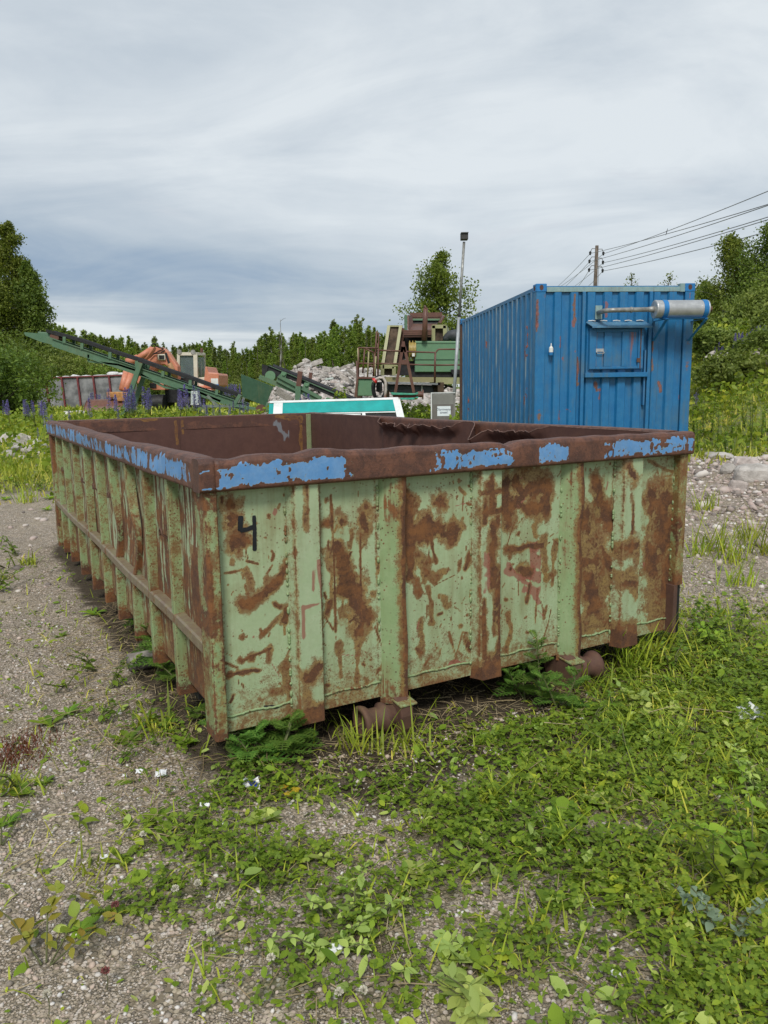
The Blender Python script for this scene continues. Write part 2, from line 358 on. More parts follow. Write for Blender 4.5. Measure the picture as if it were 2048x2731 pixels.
def green(x, y):
    """how much low vegetation covers the ground, 0..1"""
    x = np.asarray(x, float); y = np.asarray(y, float); g = np.zeros(np.broadcast(x, y).shape)
    for cx, cy, rx, ry, a in ((0.45, 2.35, .55, .42, 1.0), (1.05, 2.7, .7, .6, 1.15), (0.72, 1.95, .34, .35, 1.0), (1.7, 3.5, .9, .8, 1.2), (0.95, 1.6, .30, .30, 1.1),
                              (-0.22, 2.10, .30, .17, .95), (-0.12, 1.80, .30, .16, .8), (-0.45, 2.55, .30, .28, .7), (0.05, 1.95, .3, .12, .7), (-0.75, 3.1, .32, .35, .55),
                              (2.6, 4.0, .6, .4, 1.1), (0.55, 3.0, .6, .25, .8), (-0.62, 1.95, .16, .12, .5), (2.3, 2.9, 1.0, .8, 1.2), (0.40, 1.42, .12, .12, .5), (.78, 1.55, .26, .2, 1.2), (1.15, 2.1, .42, .4, 1.4), (1.6, 2.9, .5, .5, 1.4), (.8, 2.5, .5, .35, 1.3), (-.05, 1.62, .28, .12, .8), (.25, 1.75, .2, .15, .85), (-.55, 2.25, .25, .2, .7)):
        g = np.maximum(g, a * np.exp(-(((x - cx) / rx) ** 2 + ((y - cy) / ry) ** 2)))
    far = sstep(8.8, 11.5, y + 0.25 * np.abs(x + 1)) * 0.95
    far = np.maximum(far, sstep(10.2, 12.0, y) * 0.95)
    heapmask = np.exp(-(((x - 4.3) / 2.0) ** 2 + ((y - 8.2) / 2.6) ** 2))
    far = far * (1 - 0.85 * np.clip(heapmask, 0, 1))
    u_, v_ = skip_uv(x, y); g = g * (1 - .80 * sstep(-.34, -.10, v_) * sstep(.15, .35, u_) * sstep(2.1, 1.6, u_))
    g = np.maximum(g, far)
    pn = vnoise(x * 4.3 + 20, y * 4.3 + 20, 9, 4); return np.clip(g * np.where(y < 8, np.clip((pn - .17) * 3.3, 0.12 + .55 * sstep(.35, .9, x), 1.3), .45 + 1.1 * pn), 0, 1)
SO = np.array([-0.630, 2.6374]); SYAW = 0.510971
SE1 = np.array([math.cos(SYAW), math.sin(SYAW)]); SE2 = np.array([-SE1[1], SE1[0]])
SW, SL = 2.5, 4.536
def skip_uv(x, y):
    dx = np.asarray(x) - SO[0]; dy = np.asarray(y) - SO[1]
    return dx * SE1[0] + dy * SE1[1], dx * SE2[0] + dy * SE2[1]

def ground_mat():
    m, q = new_mat('gravel and soil'); o = q.tc()
    at = q.attr('cover'); sp = q.node('ShaderNodeSeparateColor'); q.l.new(at.outputs['Color'], sp.inputs[0])
    g, lit, far = sp.outputs
    wob = q.noise(o, 30, 3, color=True)
    vadd = q.node('ShaderNodeVectorMath', operation='MULTIPLY_ADD'); q.put(vadd.inputs[0], wob); vadd.inputs[1].default_value = (.012,) * 3; q.put(vadd.inputs[2], o)
    v1 = q.vor(vadd.outputs[0], 85); v2 = q.vor(vadd.outputs[0], 160)
    cc = q.sep(v1.outputs['Color']); c2 = q.sep(v2.outputs['Color'])
    st1 = q.cramp(cc[0], [(0.0, (0.125, 0.105, 0.080)), (0.30, (0.32, 0.265, 0.19)), (0.55, (0.47, 0.40, 0.30)), (0.78, (0.45, 0.35, 0.295)), (1.0, (0.62, 0.58, 0.53))])
    st2 = q.cramp(c2[1], [(0.0, (0.11, 0.098, 0.085)), (0.4, (0.33, 0.275, 0.205)), (0.7, (0.48, 0.395, 0.305)), (1.0, (0.58, 0.53, 0.48))])
    pick = q.ramp(q.noise(o, 9, 3), 0.42, 0.58)
    st = q.mix(pick, st1, st2)
    gap = q.mix(pick, q.ramp(v1.outputs['Distance'], 0.75, 0.45), q.ramp(v2.outputs['Distance'], 0.75, 0.45))
    st = q.mix(q.m('MULTIPLY', gap, 1.0), (0.19, 0.155, 0.108), st)
    dust = q.noise(o, 1.7, 5)
    st = q.mix(q.ramp(dust, 0.45, 0.75, 0, 0.35), st, (0.42, 0.35, 0.25))
    soil = q.mix(q.noise(o, 24, 6, 0.7), (0.075, 0.060, 0.038), (0.17, 0.14, 0.08))
    moss = q.mix(q.ramp(q.noise(o, 5, 5), 0.4, 0.65), soil, (0.085, 0.105, 0.028))
    col = q.mix(q.ramp(q.m('ADD', g, q.m('MULTIPLY', q.m('SUBTRACT', q.noise(o, 7, 5), 0.5), 0.9)), 0.25, 0.70, 0, 0.80), st, moss)
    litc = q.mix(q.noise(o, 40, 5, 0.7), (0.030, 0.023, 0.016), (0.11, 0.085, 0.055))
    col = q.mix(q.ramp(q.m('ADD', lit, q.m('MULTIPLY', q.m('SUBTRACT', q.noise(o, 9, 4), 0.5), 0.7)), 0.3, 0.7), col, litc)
    fld = q.mix(q.ramp(q.noise(o, 0.35, 6), 0.35, 0.65), (0.12, 0.17, 0.035), (0.20, 0.235, 0.065))
    fld = q.mix(q.ramp(q.noise(o, 5, 5), 0.50, 0.72), fld, (0.20, 0.17, 0.11))
    col = q.mix(far, col, fld)
    q.put(q.b.inputs['Base Color'], col); q.b.inputs['Roughness'].default_value = 0.9; q.b.inputs['Specular IOR Level'].default_value = 0.2
    h = q.m('ADD', q.m('MULTIPLY', gap, 0.8), q.m('MULTIPLY', q.noise(o, 140, 3), 0.4))
    q.put(q.b.inputs['Normal'], q.bump(h, 0.9, 0.006))
    return m
def make_ground():
    nr, nt = 300, 420
    r = 0.25 * (1600 / 0.25) ** (np.linspace(0, 1, nr)); th = np.linspace(0, 2 * math.pi, nt, endpoint=False)
    Rr, T = np.meshgrid(r, th, indexing='ij'); X = Rr * np.sin(T); Y = Rr * np.cos(T); Z = tz(X, Y)
    V = np.stack([X, Y, Z], -1).reshape(-1, 3)
    i, j = np.meshgrid(np.arange(nr - 1), np.arange(nt), indexing='ij'); j2 = (j + 1) % nt
    F = np.stack([i * nt + j, i * nt + j2, (i + 1) * nt + j2, (i + 1) * nt + j], -1).reshape(-1, 4)
    V = np.vstack([V, [[0, 0, float(tz(0, 0))]]])
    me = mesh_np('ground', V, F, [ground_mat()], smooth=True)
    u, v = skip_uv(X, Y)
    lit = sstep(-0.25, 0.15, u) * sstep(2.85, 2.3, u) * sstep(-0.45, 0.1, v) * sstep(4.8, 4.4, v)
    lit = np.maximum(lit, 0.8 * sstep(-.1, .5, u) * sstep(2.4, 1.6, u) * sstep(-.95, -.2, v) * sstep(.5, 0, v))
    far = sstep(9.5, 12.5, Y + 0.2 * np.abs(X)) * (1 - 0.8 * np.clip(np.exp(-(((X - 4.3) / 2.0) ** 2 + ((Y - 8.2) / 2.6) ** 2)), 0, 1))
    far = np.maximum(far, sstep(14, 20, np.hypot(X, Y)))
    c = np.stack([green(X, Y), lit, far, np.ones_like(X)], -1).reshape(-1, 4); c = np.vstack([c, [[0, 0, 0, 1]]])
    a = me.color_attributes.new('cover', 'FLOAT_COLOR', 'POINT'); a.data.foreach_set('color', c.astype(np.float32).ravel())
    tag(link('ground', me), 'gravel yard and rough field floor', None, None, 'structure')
make_ground()

# ---------------------------------------------------------------- the green roll-off skip
STROKES = [('d',0.0231,[(0.125,0.965)]),('d',0.0242,[(0.124,0.898)]),('d',0.0264,[(0.152,0.838)]),('o',0.0121,[(0.128,0.761)]),('o',0.0173,[(0.179,0.726),(0.179,0.668)]),('d',0.0161,[(0.15,0.605),(0.185,0.599),(0.259,0.645),(0.31,0.691),(0.346,0.74)]),('o',0.008,[(0.249,0.687),(0.248,0.658)]),('o',0.0103,[(0.144,0.473)]),('o',0.0084,[(0.304,0.53),(0.253,0.484),(0.221,0.46)]),('d',0.0096,[(0.327,0.551),(0.316,0.51)]),('o',0.018,[(0.244,0.407),(0.242,0.371)]),('o',0.024,[(0.322,0.319),(0.327,0.218)]),('d',0.0078,[(0.093,0.337),(0.207,0.333)]),('o',0.0132,[(0.256,0.24),(0.293,0.232)]),('k',0.006,[(0.222,0.185),(0.278,0.167)]),('o',0.0081,[(0.503,0.955)]),('d',0.0132,[(0.507,0.865)]),('d',0.0204,[(0.563,0.86)]),('d',0.0238,[(0.665,0.874),(0.667,0.831)]),('d',0.0113,[(0.676,0.916)]),('d',0.0036,[(0.526,0.971),(0.53,0.619),(0.531,0.431)]),('d',0.0288,[(0.537,0.759),(0.562,0.701),(0.6,0.609)]),('d',0.0363,[(0.6,0.609),(0.619,0.53),(0.652,0.461)]),('d',0.0188,[(0.649,0.456),(0.637,0.406)]),('o',0.0144,[(0.513,0.725),(0.511,0.67)]),('o',0.015,[(0.55,0.377),(0.549,0.345)]),('d',0.01,[(0.505,0.548),(0.497,0.505)]),('o',0.0075,[(0.565,0.545),(0.56,0.495),(0.59,0.472)]),('o',0.0162,[(0.707,0.555)]),('o',0.0063,[(0.727,0.705),(0.726,0.642)]),('o',0.0156,[(0.63,0.375),(0.621,0.312)]),('o',0.0104,[(0.627,0.246),(0.619,0.209)]),('d',0.003,[(0.649,0.802),(0.651,0.564)]),('o',0.0075,[(0.612,0.83),(0.607,0.757)]),('d',0.0287,[(0.861,0.938),(0.87,0.855),(0.865,0.727)]),('d',0.0195,[(0.869,0.727),(0.875,0.603)]),('o',0.0187,[(0.911,0.934),(0.911,0.87)]),('o',0.013,[(0.908,0.592),(0.911,0.539)]),('d',0.0285,[(0.891,0.777),(0.962,0.793),(1.007,0.788),(1.093,0.779)]),('d',0.0225,[(0.976,0.837),(1.007,0.796)]),('d',0.0217,[(1.025,0.912)]),('o',0.0176,[(1.047,0.486),(1.047,0.454)]),('o',0.0201,[(0.898,0.57),(0.911,0.541)]),('o',0.03,[(0.917,0.698),(0.97,0.614),(1.024,0.599)]),('o',0.0112,[(0.969,0.552),(0.982,0.384)]),('o',0.0192,[(0.923,0.402),(0.922,0.267)]),('d',0.0165,[(1.182,0.273)]),('o',0.0115,[(1.136,0.342)]),('d',0.0115,[(1.184,0.239)]),('p',0.0132,[(1.079,0.189),(1.156,0.182)]),('o',0.0078,[(1.13,0.961),(1.154,0.929)]),('o',0.008,[(1.121,0.642),(1.121,0.603)]),('d',0.0045,[(0.98,0.76),(0.988,0.705),(1.006,0.649)]),('d',0.0272,[(1.37,0.951),(1.376,0.871),(1.386,0.789)]),('d',0.0215,[(1.435,0.963),(1.477,0.911),(1.417,0.851)]),('d',0.0231,[(1.508,0.917),(1.613,0.909),(1.61,0.818)]),('d',0.0248,[(1.478,0.85),(1.562,0.838),(1.604,0.851)]),('o',0.04,[(1.455,0.989),(1.58,0.96)]),('o',0.0198,[(1.542,0.757),(1.554,0.706)]),('d',0.0107,[(1.379,0.656),(1.482,0.663),(1.587,0.648)]),('p',0.0323,[(1.545,0.632),(1.546,0.581)]),('p',0.0204,[(1.496,0.453),(1.56,0.452)]),('p',0.0255,[(1.505,0.536),(1.569,0.519)]),('p',0.0116,[(1.4,0.591),(1.453,0.509)]),('d',0.0187,[(1.473,0.557),(1.505,0.544)]),('o',0.0204,[(1.597,0.685),(1.612,0.513)]),('o',0.0204,[(1.612,0.509),(1.656,0.503)]),('p',0.0115,[(1.38,0.569),(1.516,0.484),(1.572,0.39)]),('o',0.0136,[(1.394,0.358),(1.413,0.287),(1.388,0.172)]),('o',0.007,[(1.621,0.365),(1.606,0.307)]),('p',0.0165,[(1.447,0.848),(1.467,0.887)]),('o',0.014,[(1.673,0.677),(1.665,0.592)]),('d',0.034,[(1.924,0.91),(1.951,0.839),(1.989,0.766),(2.009,0.711)]),('o',0.0963,[(1.896,0.74),(1.939,0.244)]),('d',0.0289,[(1.837,0.797),(1.857,0.709)]),('d',0.0324,[(1.878,0.451),(1.919,0.311)]),('d',0.0306,[(1.985,0.571),(2.025,0.485)]),('d',0.0227,[(1.822,0.556),(1.916,0.535)]),('o',0.072,[(1.869,0.228),(2.036,0.228)]),('o',0.0855,[(2.351,0.833),(2.385,0.171)]),('d',0.0555,[(2.386,0.803),(2.385,0.599)]),('d',0.0462,[(2.31,0.551),(2.329,0.437)]),('d',0.0306,[(2.292,0.856),(2.284,0.775)]),('d',0.0285,[(2.432,0.48),(2.416,0.31)]),('o',0.0088,[(2.246,1.003),(2.43,0.937)])]
def seg_dist(P, pts):
    d = np.full(len(P), 9.0); pts = [np.array(p) for p in pts]
    if len(pts) == 1: return np.hypot(*(P - pts[0]).T)
    for a, b in zip(pts, pts[1:]):
        ab = b - a; t = np.clip(((P - a) @ ab) / (ab @ ab + 1e-12), 0, 1)
        d = np.minimum(d, np.hypot(*(P - a - t[:, None] * ab).T))
    return d
def wear_from(P, strokes):
    W = np.zeros((len(P), 4)); ch = {'d': 0, 'o': 1, 'p': 2, 'k': 3}
    P0 = P; wx = (vnoise(P[:, 0] * 22 + 3, P[:, 1] * 15 + 1, 22, 4) - .5); wy = (vnoise(P[:, 0] * 18 + 13, P[:, 1] * 12 + 21, 23, 4) - .5)
    WP = np.column_stack([wx * .055, wy * .085])
    wob = 0.35 + 1.25 * vnoise(P0[:, 0] * 34 + 5, P0[:, 1] * 24 + 9, 21, 3)
    for k, w, pts in strokes:
        d = seg_dist(P + WP * min(1.0, (w / .022) ** 1.5), pts) / (w * wob)
        if k == 'd':
            W[:, 0] = np.maximum(W[:, 0], np.clip(1.05 - 0.50 * d, 0, 1)); W[:, 1] = np.maximum(W[:, 1], np.clip(1.08 - 0.30 * d, 0, 0.9))
        elif k == 'o':
            W[:, 1] = np.maximum(W[:, 1], np.clip(1.15 - 0.6 * d, 0, 1)); W[:, 0] = np.maximum(W[:, 0], np.clip(0.62 - 0.35 * d, 0, 0.46))
        else:
            i = ch[k]; W[:, i] = np.maximum(W[:, i], np.clip(1.1 - 0.6 * d, 0, 0.9))
    return W

def rib_grid(secf, w0, w1, n=90, wob=0.0, seed=0):
    """secf(w) -> (k,2) section in (u,v); swept along w"""
    ws = np.linspace(w0, w1, n); out = []
    for i, w in enumerate(ws):
        s = np.array(secf(w), float); out.append(np.column_stack([s, np.full(len(s), w)]))
    return np.array(out)

def make_skip():
    root = thing('skip_container', 'large open green steel skip with rusty patches and flaking blue rim, standing on two rollers', 'skip', (SO[0], SO[1], 0), SYAW)
    r2 = np.random.default_rng(11)
    FV = 0.065                                        # depth of the front sheet behind the rim face
    # front wall --------------------------------------------------
    nu, nw = 430, 170
    U, W = np.meshgrid(np.linspace(0.03, 2.47, nu), np.linspace(0.115, 1.034, nw), indexing='ij')
    dent = (vnoise(U * 2.6 + 3, W * 2.6 + 7, 31, 3) - 0.5) * 0.022 * np.sin(np.clip((W - 0.115) / 0.9, 0, 1) * math.pi)
    dent += 0.016 * np.exp(-(((U - 1.97) / .06) ** 2 + ((W - 0.78) / .16) ** 2)) + 0.010 * np.exp(-(((U - .61) / .05) ** 2 + ((W - 0.6) / .22) ** 2))
    b = MB(); P2 = np.column_stack([U.ravel(), W.ravel()])
    b.grid(np.stack([U, FV + dent, W], -1))
    r4 = np.random.default_rng(77); extra = []
    for k in range(420):
        u = r4.uniform(.07, 2.43); w = r4.uniform(.14, 1.01) ** 1.0; kind = r4.choice(['d', 'o', 'p'], p=[.26, .67, .07]); a = r4.normal(1.57, .5) if r4.random() < .6 else r4.random() * 3.14; L = r4.exponential(.022)
        extra.append((kind, r4.uniform(.0016, .0040) * (1 + (r4.random() < .15) * 1.2), [(u, w), (u + math.cos(a) * L, w - math.sin(a) * L)]))
    for k in range(26):
        u = r4.uniform(.07, 2.43); w = r4.uniform(.3, 1.0); a = r4.normal(1.57, .9); L = r4.uniform(.04, .16); extra.append(('d' if k % 3 else 'p', .0016, [(u, w), (u + math.cos(a) * L * .5 + r4.normal(0, .006), w - math.sin(a) * L * .5), (u + math.cos(a) * L, w - math.sin(a) * L)]))
    for k in range(16):                                 # orange run-off below the larger spots
        kd, wd, ps = STROKES[r4.integers(0, len(STROKES))]; u, w = ps[-1]; extra.append(('o', wd * r4.uniform(.25, .6), [(u + r4.normal(0, wd * .5), w), (u + r4.normal(0, wd * .5), max(.13, w - r4.uniform(.04, .16)))]))
    wear = wear_from(P2, list(STROKES) + extra)
    edge = np.clip(1 - (W.ravel() - 0.115) / 0.05, 0, 1) * 0.45
    wear[:, 1] = np.maximum(wear[:, 1], np.clip(0.55 - (W.ravel() - 0.115) * 1.2, 0, .55)); wear[:, 0] = np.maximum(wear[:, 0], edge)
    right = sstep(1.8, 2.4, U.ravel()); wear[:, 1] = np.maximum(wear[:, 1], right * 0.42)
    for ue in (0.345, 0.475, 0.72, 0.845, 1.19, 1.335, 1.69, 1.785, 2.02, 2.185, 2.44, 0.075):   # bleeding along the rib welds
        dd = np.abs(U.ravel() - ue); wear[:, 1] = np.maximum(wear[:, 1], np.clip(0.62 - dd * 30, 0, 1) * (0.5 + 0.7 * vnoise(W.ravel() * 9 + ue * 31, U.ravel() * 3, 8, 3)))
        wear[:, 0] = np.maximum(wear[:, 0], np.clip(0.60 - dd * 60, 0, 1) * (0.3 + 1.0 * vnoise(W.ravel() * 7 + ue * 17, U.ravel() * 3, 9, 3)))
    b.cur = 1
    b.box(0.07, 2.43, FV + 0.022, FV + 0.030, 0.14, 1.10)
    nv = b.n; wr = np.zeros((nv, 4)); wr[:len(wear)] = wear
    fw = b.build('front_wall', [M['skip_paint'], M['rust_in']], root, smooth=False, wear=wr)
    fw.data.polygons.foreach_set('use_smooth', np.array([i < (nu - 1) * (nw - 1) for i in range(len(fw.data.polygons))]))
    # weld beads on the front wall
    b = MB()
    for (ua, ub) in ((0.065, 0.33), (0.472, 0.73), (0.84, 1.18), (1.33, 1.69), (1.785, 2.02), (2.19, 2.44)):
        us = np.arange(ua, ub, 0.008)
        zz = 0.178 + 0.003 * np.sin(us * 40 + ua * 9) + r2.normal(0, .0012, len(us))
        vv = FV - 0.0015 + np.interp(us, np.linspace(0.03, 2.47, nu), dent[:, 11])
        b.tube(np.column_stack([us, vv, zz]), 0.0042 + r2.random(len(us)) * 0.0015, 6)
    for ue, n in ((0.336, 26), (0.730, 20), (1.186, 24), (1.694, 22), (2.026, 24), (2.44, 14)):
        for k in range(n):
            w = r2.uniform(0.15, 1.0); L = r2.uniform(0.008, 0.03)
            ws = np.linspace(w, w + L, 4); b.tube(np.column_stack([np.full(4, ue - 0.003), np.full(4, FV - 0.003), ws]), [0.002, 0.006, 0.006, 0.002], 6)
    b.build('weld_seam', M['rib_paint'], fw, smooth=True, wear=np.zeros((b.n, 4)) + np.array([0.1, 0.25, 0, 0]))
    # painted number 4, brush strokes a millimetre proud of the sheet
    b = MB()
    def brush(pts, w):
        pts = np.array(pts); n = 26; t = np.linspace(0, len(pts) - 1, n)
        cx = np.column_stack([np.interp(t, np.arange(len(pts)), pts[:, k]) for k in (0, 1)])
        tg = np.gradient(cx, axis=0); tg /= np.linalg.norm(tg, axis=1)[:, None]; nm = np.column_stack([-tg[:, 1], tg[:, 0]])
        hw = w / 2 * (0.9 + 0.25 * r2.random(n)); hw[0] *= .75; hw[-1] *= .7
        du = lambda c: FV - 0.0022 + np.array([float(np.interp(a, np.linspace(.03, 2.47, nu), dent[:, int((bb - .115) / .919 * (nw - 1))])) for a, bb in c])
        A = cx + nm * hw[:, None]; B = cx - nm * hw[:, None]
        P = np.stack([np.column_stack([A[:, 0], du(A), A[:, 1]]), np.column_stack([B[:, 0], du(B), B[:, 1]])], 1)
        b.grid(P); b.grid(P + np.array([0, 0.002, 0]))
    brush([(0.163, 0.927), (0.160, 0.895), (0.158, 0.872)], 0.018)
    brush([(0.158, 0.874), (0.185, 0.875), (0.212, 0.884)], 0.016)
    brush([(0.213, 0.924), (0.213, 0.870), (0.210, 0.792)], 0.014)
    b.build('painted_number', M['num'], fw)
    # front ribs ---------------------------------------------------
    def lin(*pp, k=6):
        pp = np.array(pp); o = []
        for a, c in zip(pp, pp[1:]): o += [a + (c - a) * t for t in np.linspace(0, 1, k, endpoint=False)]
        return np.array(o + [pp[-1]])
    def rib(name, secf, w0, w1, wearf, mat, n=110, smooth=False):
        G = rib_grid(secf, w0, w1, n); b = MB(); b.grid(G)
        Pv = b.verts(); k = G.shape[1]
        b.raw(np.vstack([G[0]]), [tuple(range(k - 1, -1, -1))]); b.raw(G[-1], [tuple(range(k))])
        wv = np.zeros((b.n, 4)); wv[:len(Pv)] = wearf(Pv)
        return b.build(name, mat, root, wear=wv, smooth=smooth)
    def wide(u0, u1, seed, low, strokes=(), vback=FV + 0.004):
        def sec(w):
            wob = (vnoise(w * 5 + seed, seed, 41, 2) - 0.5) * 0.006
            bottom = 0.010 * math.sin((u0 * 90)) * max(0, 1 - (w - low) / 0.1)
            return lin((u0 - 0.020, vback), (u0 + wob, 0.026), (u0 + 0.006 + wob, 0.020 - bottom), (u1 - 0.006 + wob, 0.020 - bottom), (u1 + wob, 0.026), (u1 + 0.012, vback))
        def wf(P):
            W_ = wear_from(P[:, [0, 2]], strokes)
            e = np.minimum(np.abs(P[:, 0] - u0), np.abs(P[:, 0] - u1))
            W_[:, 0] = np.maximum(W_[:, 0], np.clip(0.55 - e * 55, 0, .6) * (0.35 + 1.1 * vnoise(P[:, 2] * 8 + seed, P[:, 0] * 4, 13, 3)))
            W_[:, 1] = np.maximum(W_[:, 1], np.clip(0.6 - e * 30, 0, .6)); W_[:, 0] = np.maximum(W_[:, 0], np.clip(0.85 - (P[:, 2] - low) * 9, 0, .7))
            side = (P[:, 1] > 0.03) & (P[:, 0] < u0 + 0.004); W_[side, 1] = np.maximum(W_[side, 1], 0.38); W_[side, 0] = np.maximum(W_[side, 0], 0.16)
            return W_
        return rib('rib', sec, low, 1.029, wf, M['rib_front'])
    wide(0.354, 0.458, 2, 0.094, [('d', .006, [(.40, 1.02), (.402, .86)]), ('p', .008, [(.43, .75), (.425, .62)]), ('p', .008, [(.375, .56), (.44, .565)]), ('p', .008, [(.378, .56), (.378, .44)]), ('d', .018, [(.44, .32), (.39, .28)]), ('p', .006, [(.455, .74), (.457, .55)]), ('d', .02, [(.37, .14), (.44, .12)]), ('o', .03, [(.38, .2), (.42, .12)])])
    wide(1.205, 1.319, 7, 0.103, [('d', .010, [(1.265, .99), (1.268, .86)]), ('d', .006, [(1.21, .93), (1.315, .935)]), ('d', .014, [(1.27, .79), (1.265, .52)]), ('d', .008, [(1.24, .97), (1.225, .80)]), ('d', .011, [(1.305, .60), (1.31, .22)]), ('d', .009, [(1.225, .46), (1.23, .2)]), ('p', .010, [(1.235, .58), (1.29, .52)]), ('p', .01, [(1.24, .66), (1.235, .5)]), ('d', .045, [(1.22, .12), (1.31, .14)]), ('d', .008, [(1.29, .5), (1.28, .3)]), ('d', .006, [(1.28, .88), (1.30, .78)]), ('d', .010, [(1.225, .84), (1.312, .845)])])
    wide(2.050, 2.172, 12, 0.096, [('d', .006, [(2.10, .85), (2.115, .66)]), ('o', .05, [(2.06, .6), (2.16, .55)]), ('o', .05, [(2.07, .45), (2.15, .38)]), ('d', .05, [(2.06, .13), (2.17, .11)]), ('d', .02, [(2.08, .98), (2.10, .93)]), ('d', .012, [(2.07, .6), (2.15, .59)]), ('d', .012, [(2.07, .42), (2.15, .41)])])
    def fin(u0, seed, w0, amp):
        ue = lambda w: u0 + 0.098 + amp * math.sin(w * 19 + seed) * (0.4 + vnoise(w * 4, seed, 5, 2)) + (0.004 * math.sin(w * 7))
        def sec(w):
            e = ue(w)
            return lin((u0 - 0.004, FV + .004), (u0 + 0.010, 0.052), (u0 + 0.034, 0.033), (u0 + 0.064, 0.022), (e - 0.012, 0.018), (e, 0.020), (e + 0.004, 0.036), (e + 0.004, FV + .004))
        def wf(P):
            W_ = np.zeros((len(P), 4)); e = np.array([ue(w) for w in P[:, 2]])
            W_[:, 0] = np.clip(1.0 - np.abs(P[:, 0] - e) * 26, 0, .95); W_[:, 1] = np.clip(1.0 - np.abs(P[:, 0] - e) * 14, 0, .7)
            W_[:, 0] = np.maximum(W_[:, 0], np.clip(.7 - (P[:, 2] - w0) * 8, 0, .6)); W_[P[:, 0] > e + .002, 0] = 0.95
            return W_
        rib('rib', sec, w0, 1.029, wf, M['rib_paint'], 120, True)
    fin(0.735, 1.0, 0.085, 0.002); fin(1.690, 4.0, 0.088, 0.007)
    # left wall -----------------------------------------------------
    nv_, nw = 560, 110
    V_, W = np.meshgrid(np.linspace(0.03, SL - 0.03, nv_), np.linspace(0.165, 1.034, nw), indexing='ij')
    dent = (vnoise(V_ * 2 + 3, W * 2 + 17, 33, 3) - 0.5) * 0.03 * np.sin(np.clip((W - 0.16) / 0.86, 0, 1) * math.pi) + 0.03 * np.exp(-(((V_ - 1.5) / .2) ** 2 + ((W - 0.68) / .18) ** 2))
    b = MB(); b.grid(np.stack([0.062 + dent, V_, W], -1), flip=True)
    P2 = np.column_stack([V_.ravel(), W.ravel()]); r3 = np.random.default_rng(5); st = []
    for k in range(150):
        v = r3.uniform(.15, 4.4); w = r3.uniform(.25, 1.0); L = r3.uniform(.05, .3)
        st.append((r3.choice(['d', 'o', 'd'], p=[.5, .3, .2]), r3.uniform(.006, .02), [(v, w), (v + r3.normal(0, .02), w - L)]))
    st += [('o', .07, [(.30, .70), (.24, .45)]), ('d', .05, [(.32, .72), (.25, .42)]), ('d', .02, [(.62, 1.0), (.70, .78)]), ('o', .08, [(1.5, .72), (1.55, .55)]), ('d', .03, [(1.38, .5), (1.42, .35)]), ('o', .10, [(.3, .3), (.2, .22)]), ('o', .1, [(.8, .3), (.7, .22)])]
    wear = wear_from(P2, st)
    low = np.clip(0.75 - (P2[:, 1] - 0.165) * 2.2, 0, .6); wear[:, 1] = np.maximum(wear[:, 1], low)
    wear[:, 0] = np.maximum(wear[:, 0], np.clip(.6 - (P2[:, 1] - .165) * 5, 0, .4))
    clean = (np.abs(P2[:, 0] - .29) < .1) & (np.abs(P2[:, 1] - .86) < .075); wear[clean] *= 0.1
    b.cur = 1; b.box(0.084, 0.092, 0.10, SL - 0.10, 0.14, 1.10)
    wr = np.zeros((b.n, 4)); wr[:len(wear)] = wear
    lw = b.build('side_wall', [M['skip_side'], M['rust_in']], root, wear=wr)
    lw.data.polygons.foreach_set('use_smooth', np.array([i < (nv_ - 1) * (nw - 1) for i in range(len(lw.data.polygons))]))
    # left ribs
    RV = [0.535, 0.972, 1.372, 1.815, 2.225, 2.690, 3.190, 3.690, 4.10]
    for k, v0 in enumerate(RV):
        bow = {2: -0.075, 3: -0.035}.get(k, 0)
        def sec(w, v0=v0, bow=bow, k=k):
            dv = bow * math.exp(-((w - 0.66) / 0.17) ** 2) + (vnoise(w * 5 + k * 3, k, 51, 2) - .5) * .010
            du = 0.02 * (bow != 0) * math.exp(-((w - 0.6) / 0.15) ** 2)
            v = v0 + dv; bk = 0.064 if w > 0.17 else 0.10
            return lin((bk, v), (0.022 + du, v), (0.018 + du, v + 0.004), (0.018 + du, v + 0.038), (0.022 + du, v + 0.042), (bk, v + 0.046), k=4)
        def wf(P, v0=v0, k=k):
            n = vnoise(P[:, 2] * 6 + k * 5, P[:, 0] * 20 + P[:, 1] * 8, 15, 3)
            W_ = np.zeros((len(P), 4)); W_[:, 1] = 0.26 + 0.30 * n; W_[:, 0] = np.clip(.85 - (P[:, 2] - 0.10) * 5.5, 0, .8)
            W_[:, 0] = np.maximum(W_[:, 0], 0.30 * n)
            if k in (2, 3): W_[:, 0] = np.maximum(W_[:, 0], 0.6 * np.exp(-((P[:, 2] - .55) / .25) ** 2))
            return W_
        low = float(tz(*(SO + SE1 * .05 + SE2 * v0))); low = max(0.105, low - 0.03) if k < 5 else max(0.08, low - 0.04)
        rib('rib', sec, low, 1.029, wf, M['rib_paint'], 80)
    # rail along the left side, bent slightly, in bays between the ribs
    b = MB(); n = 120; vs = np.linspace(0.1345, 4.46, n)
    zc = 0.432 + 0.055 * (vs / 4.5) ** 1.2 * 0 + 0.006 * np.sin(vs * 3) + (vnoise(vs * 2, 3, 6, 2) - .5) * .012 + 0.028 * vs / 4.5
    sec = [(0.062, .024), (0.024, .022), (0.0165, .016), (0.0165, -.020), (0.020, -.025), (0.062, -.024)]
    b.grid(np.array([[(u, v, z + w) for u, w in sec] for v, z in zip(vs, zc)]), close_v=True)
    b.build('side_rail', M['rail'], root)
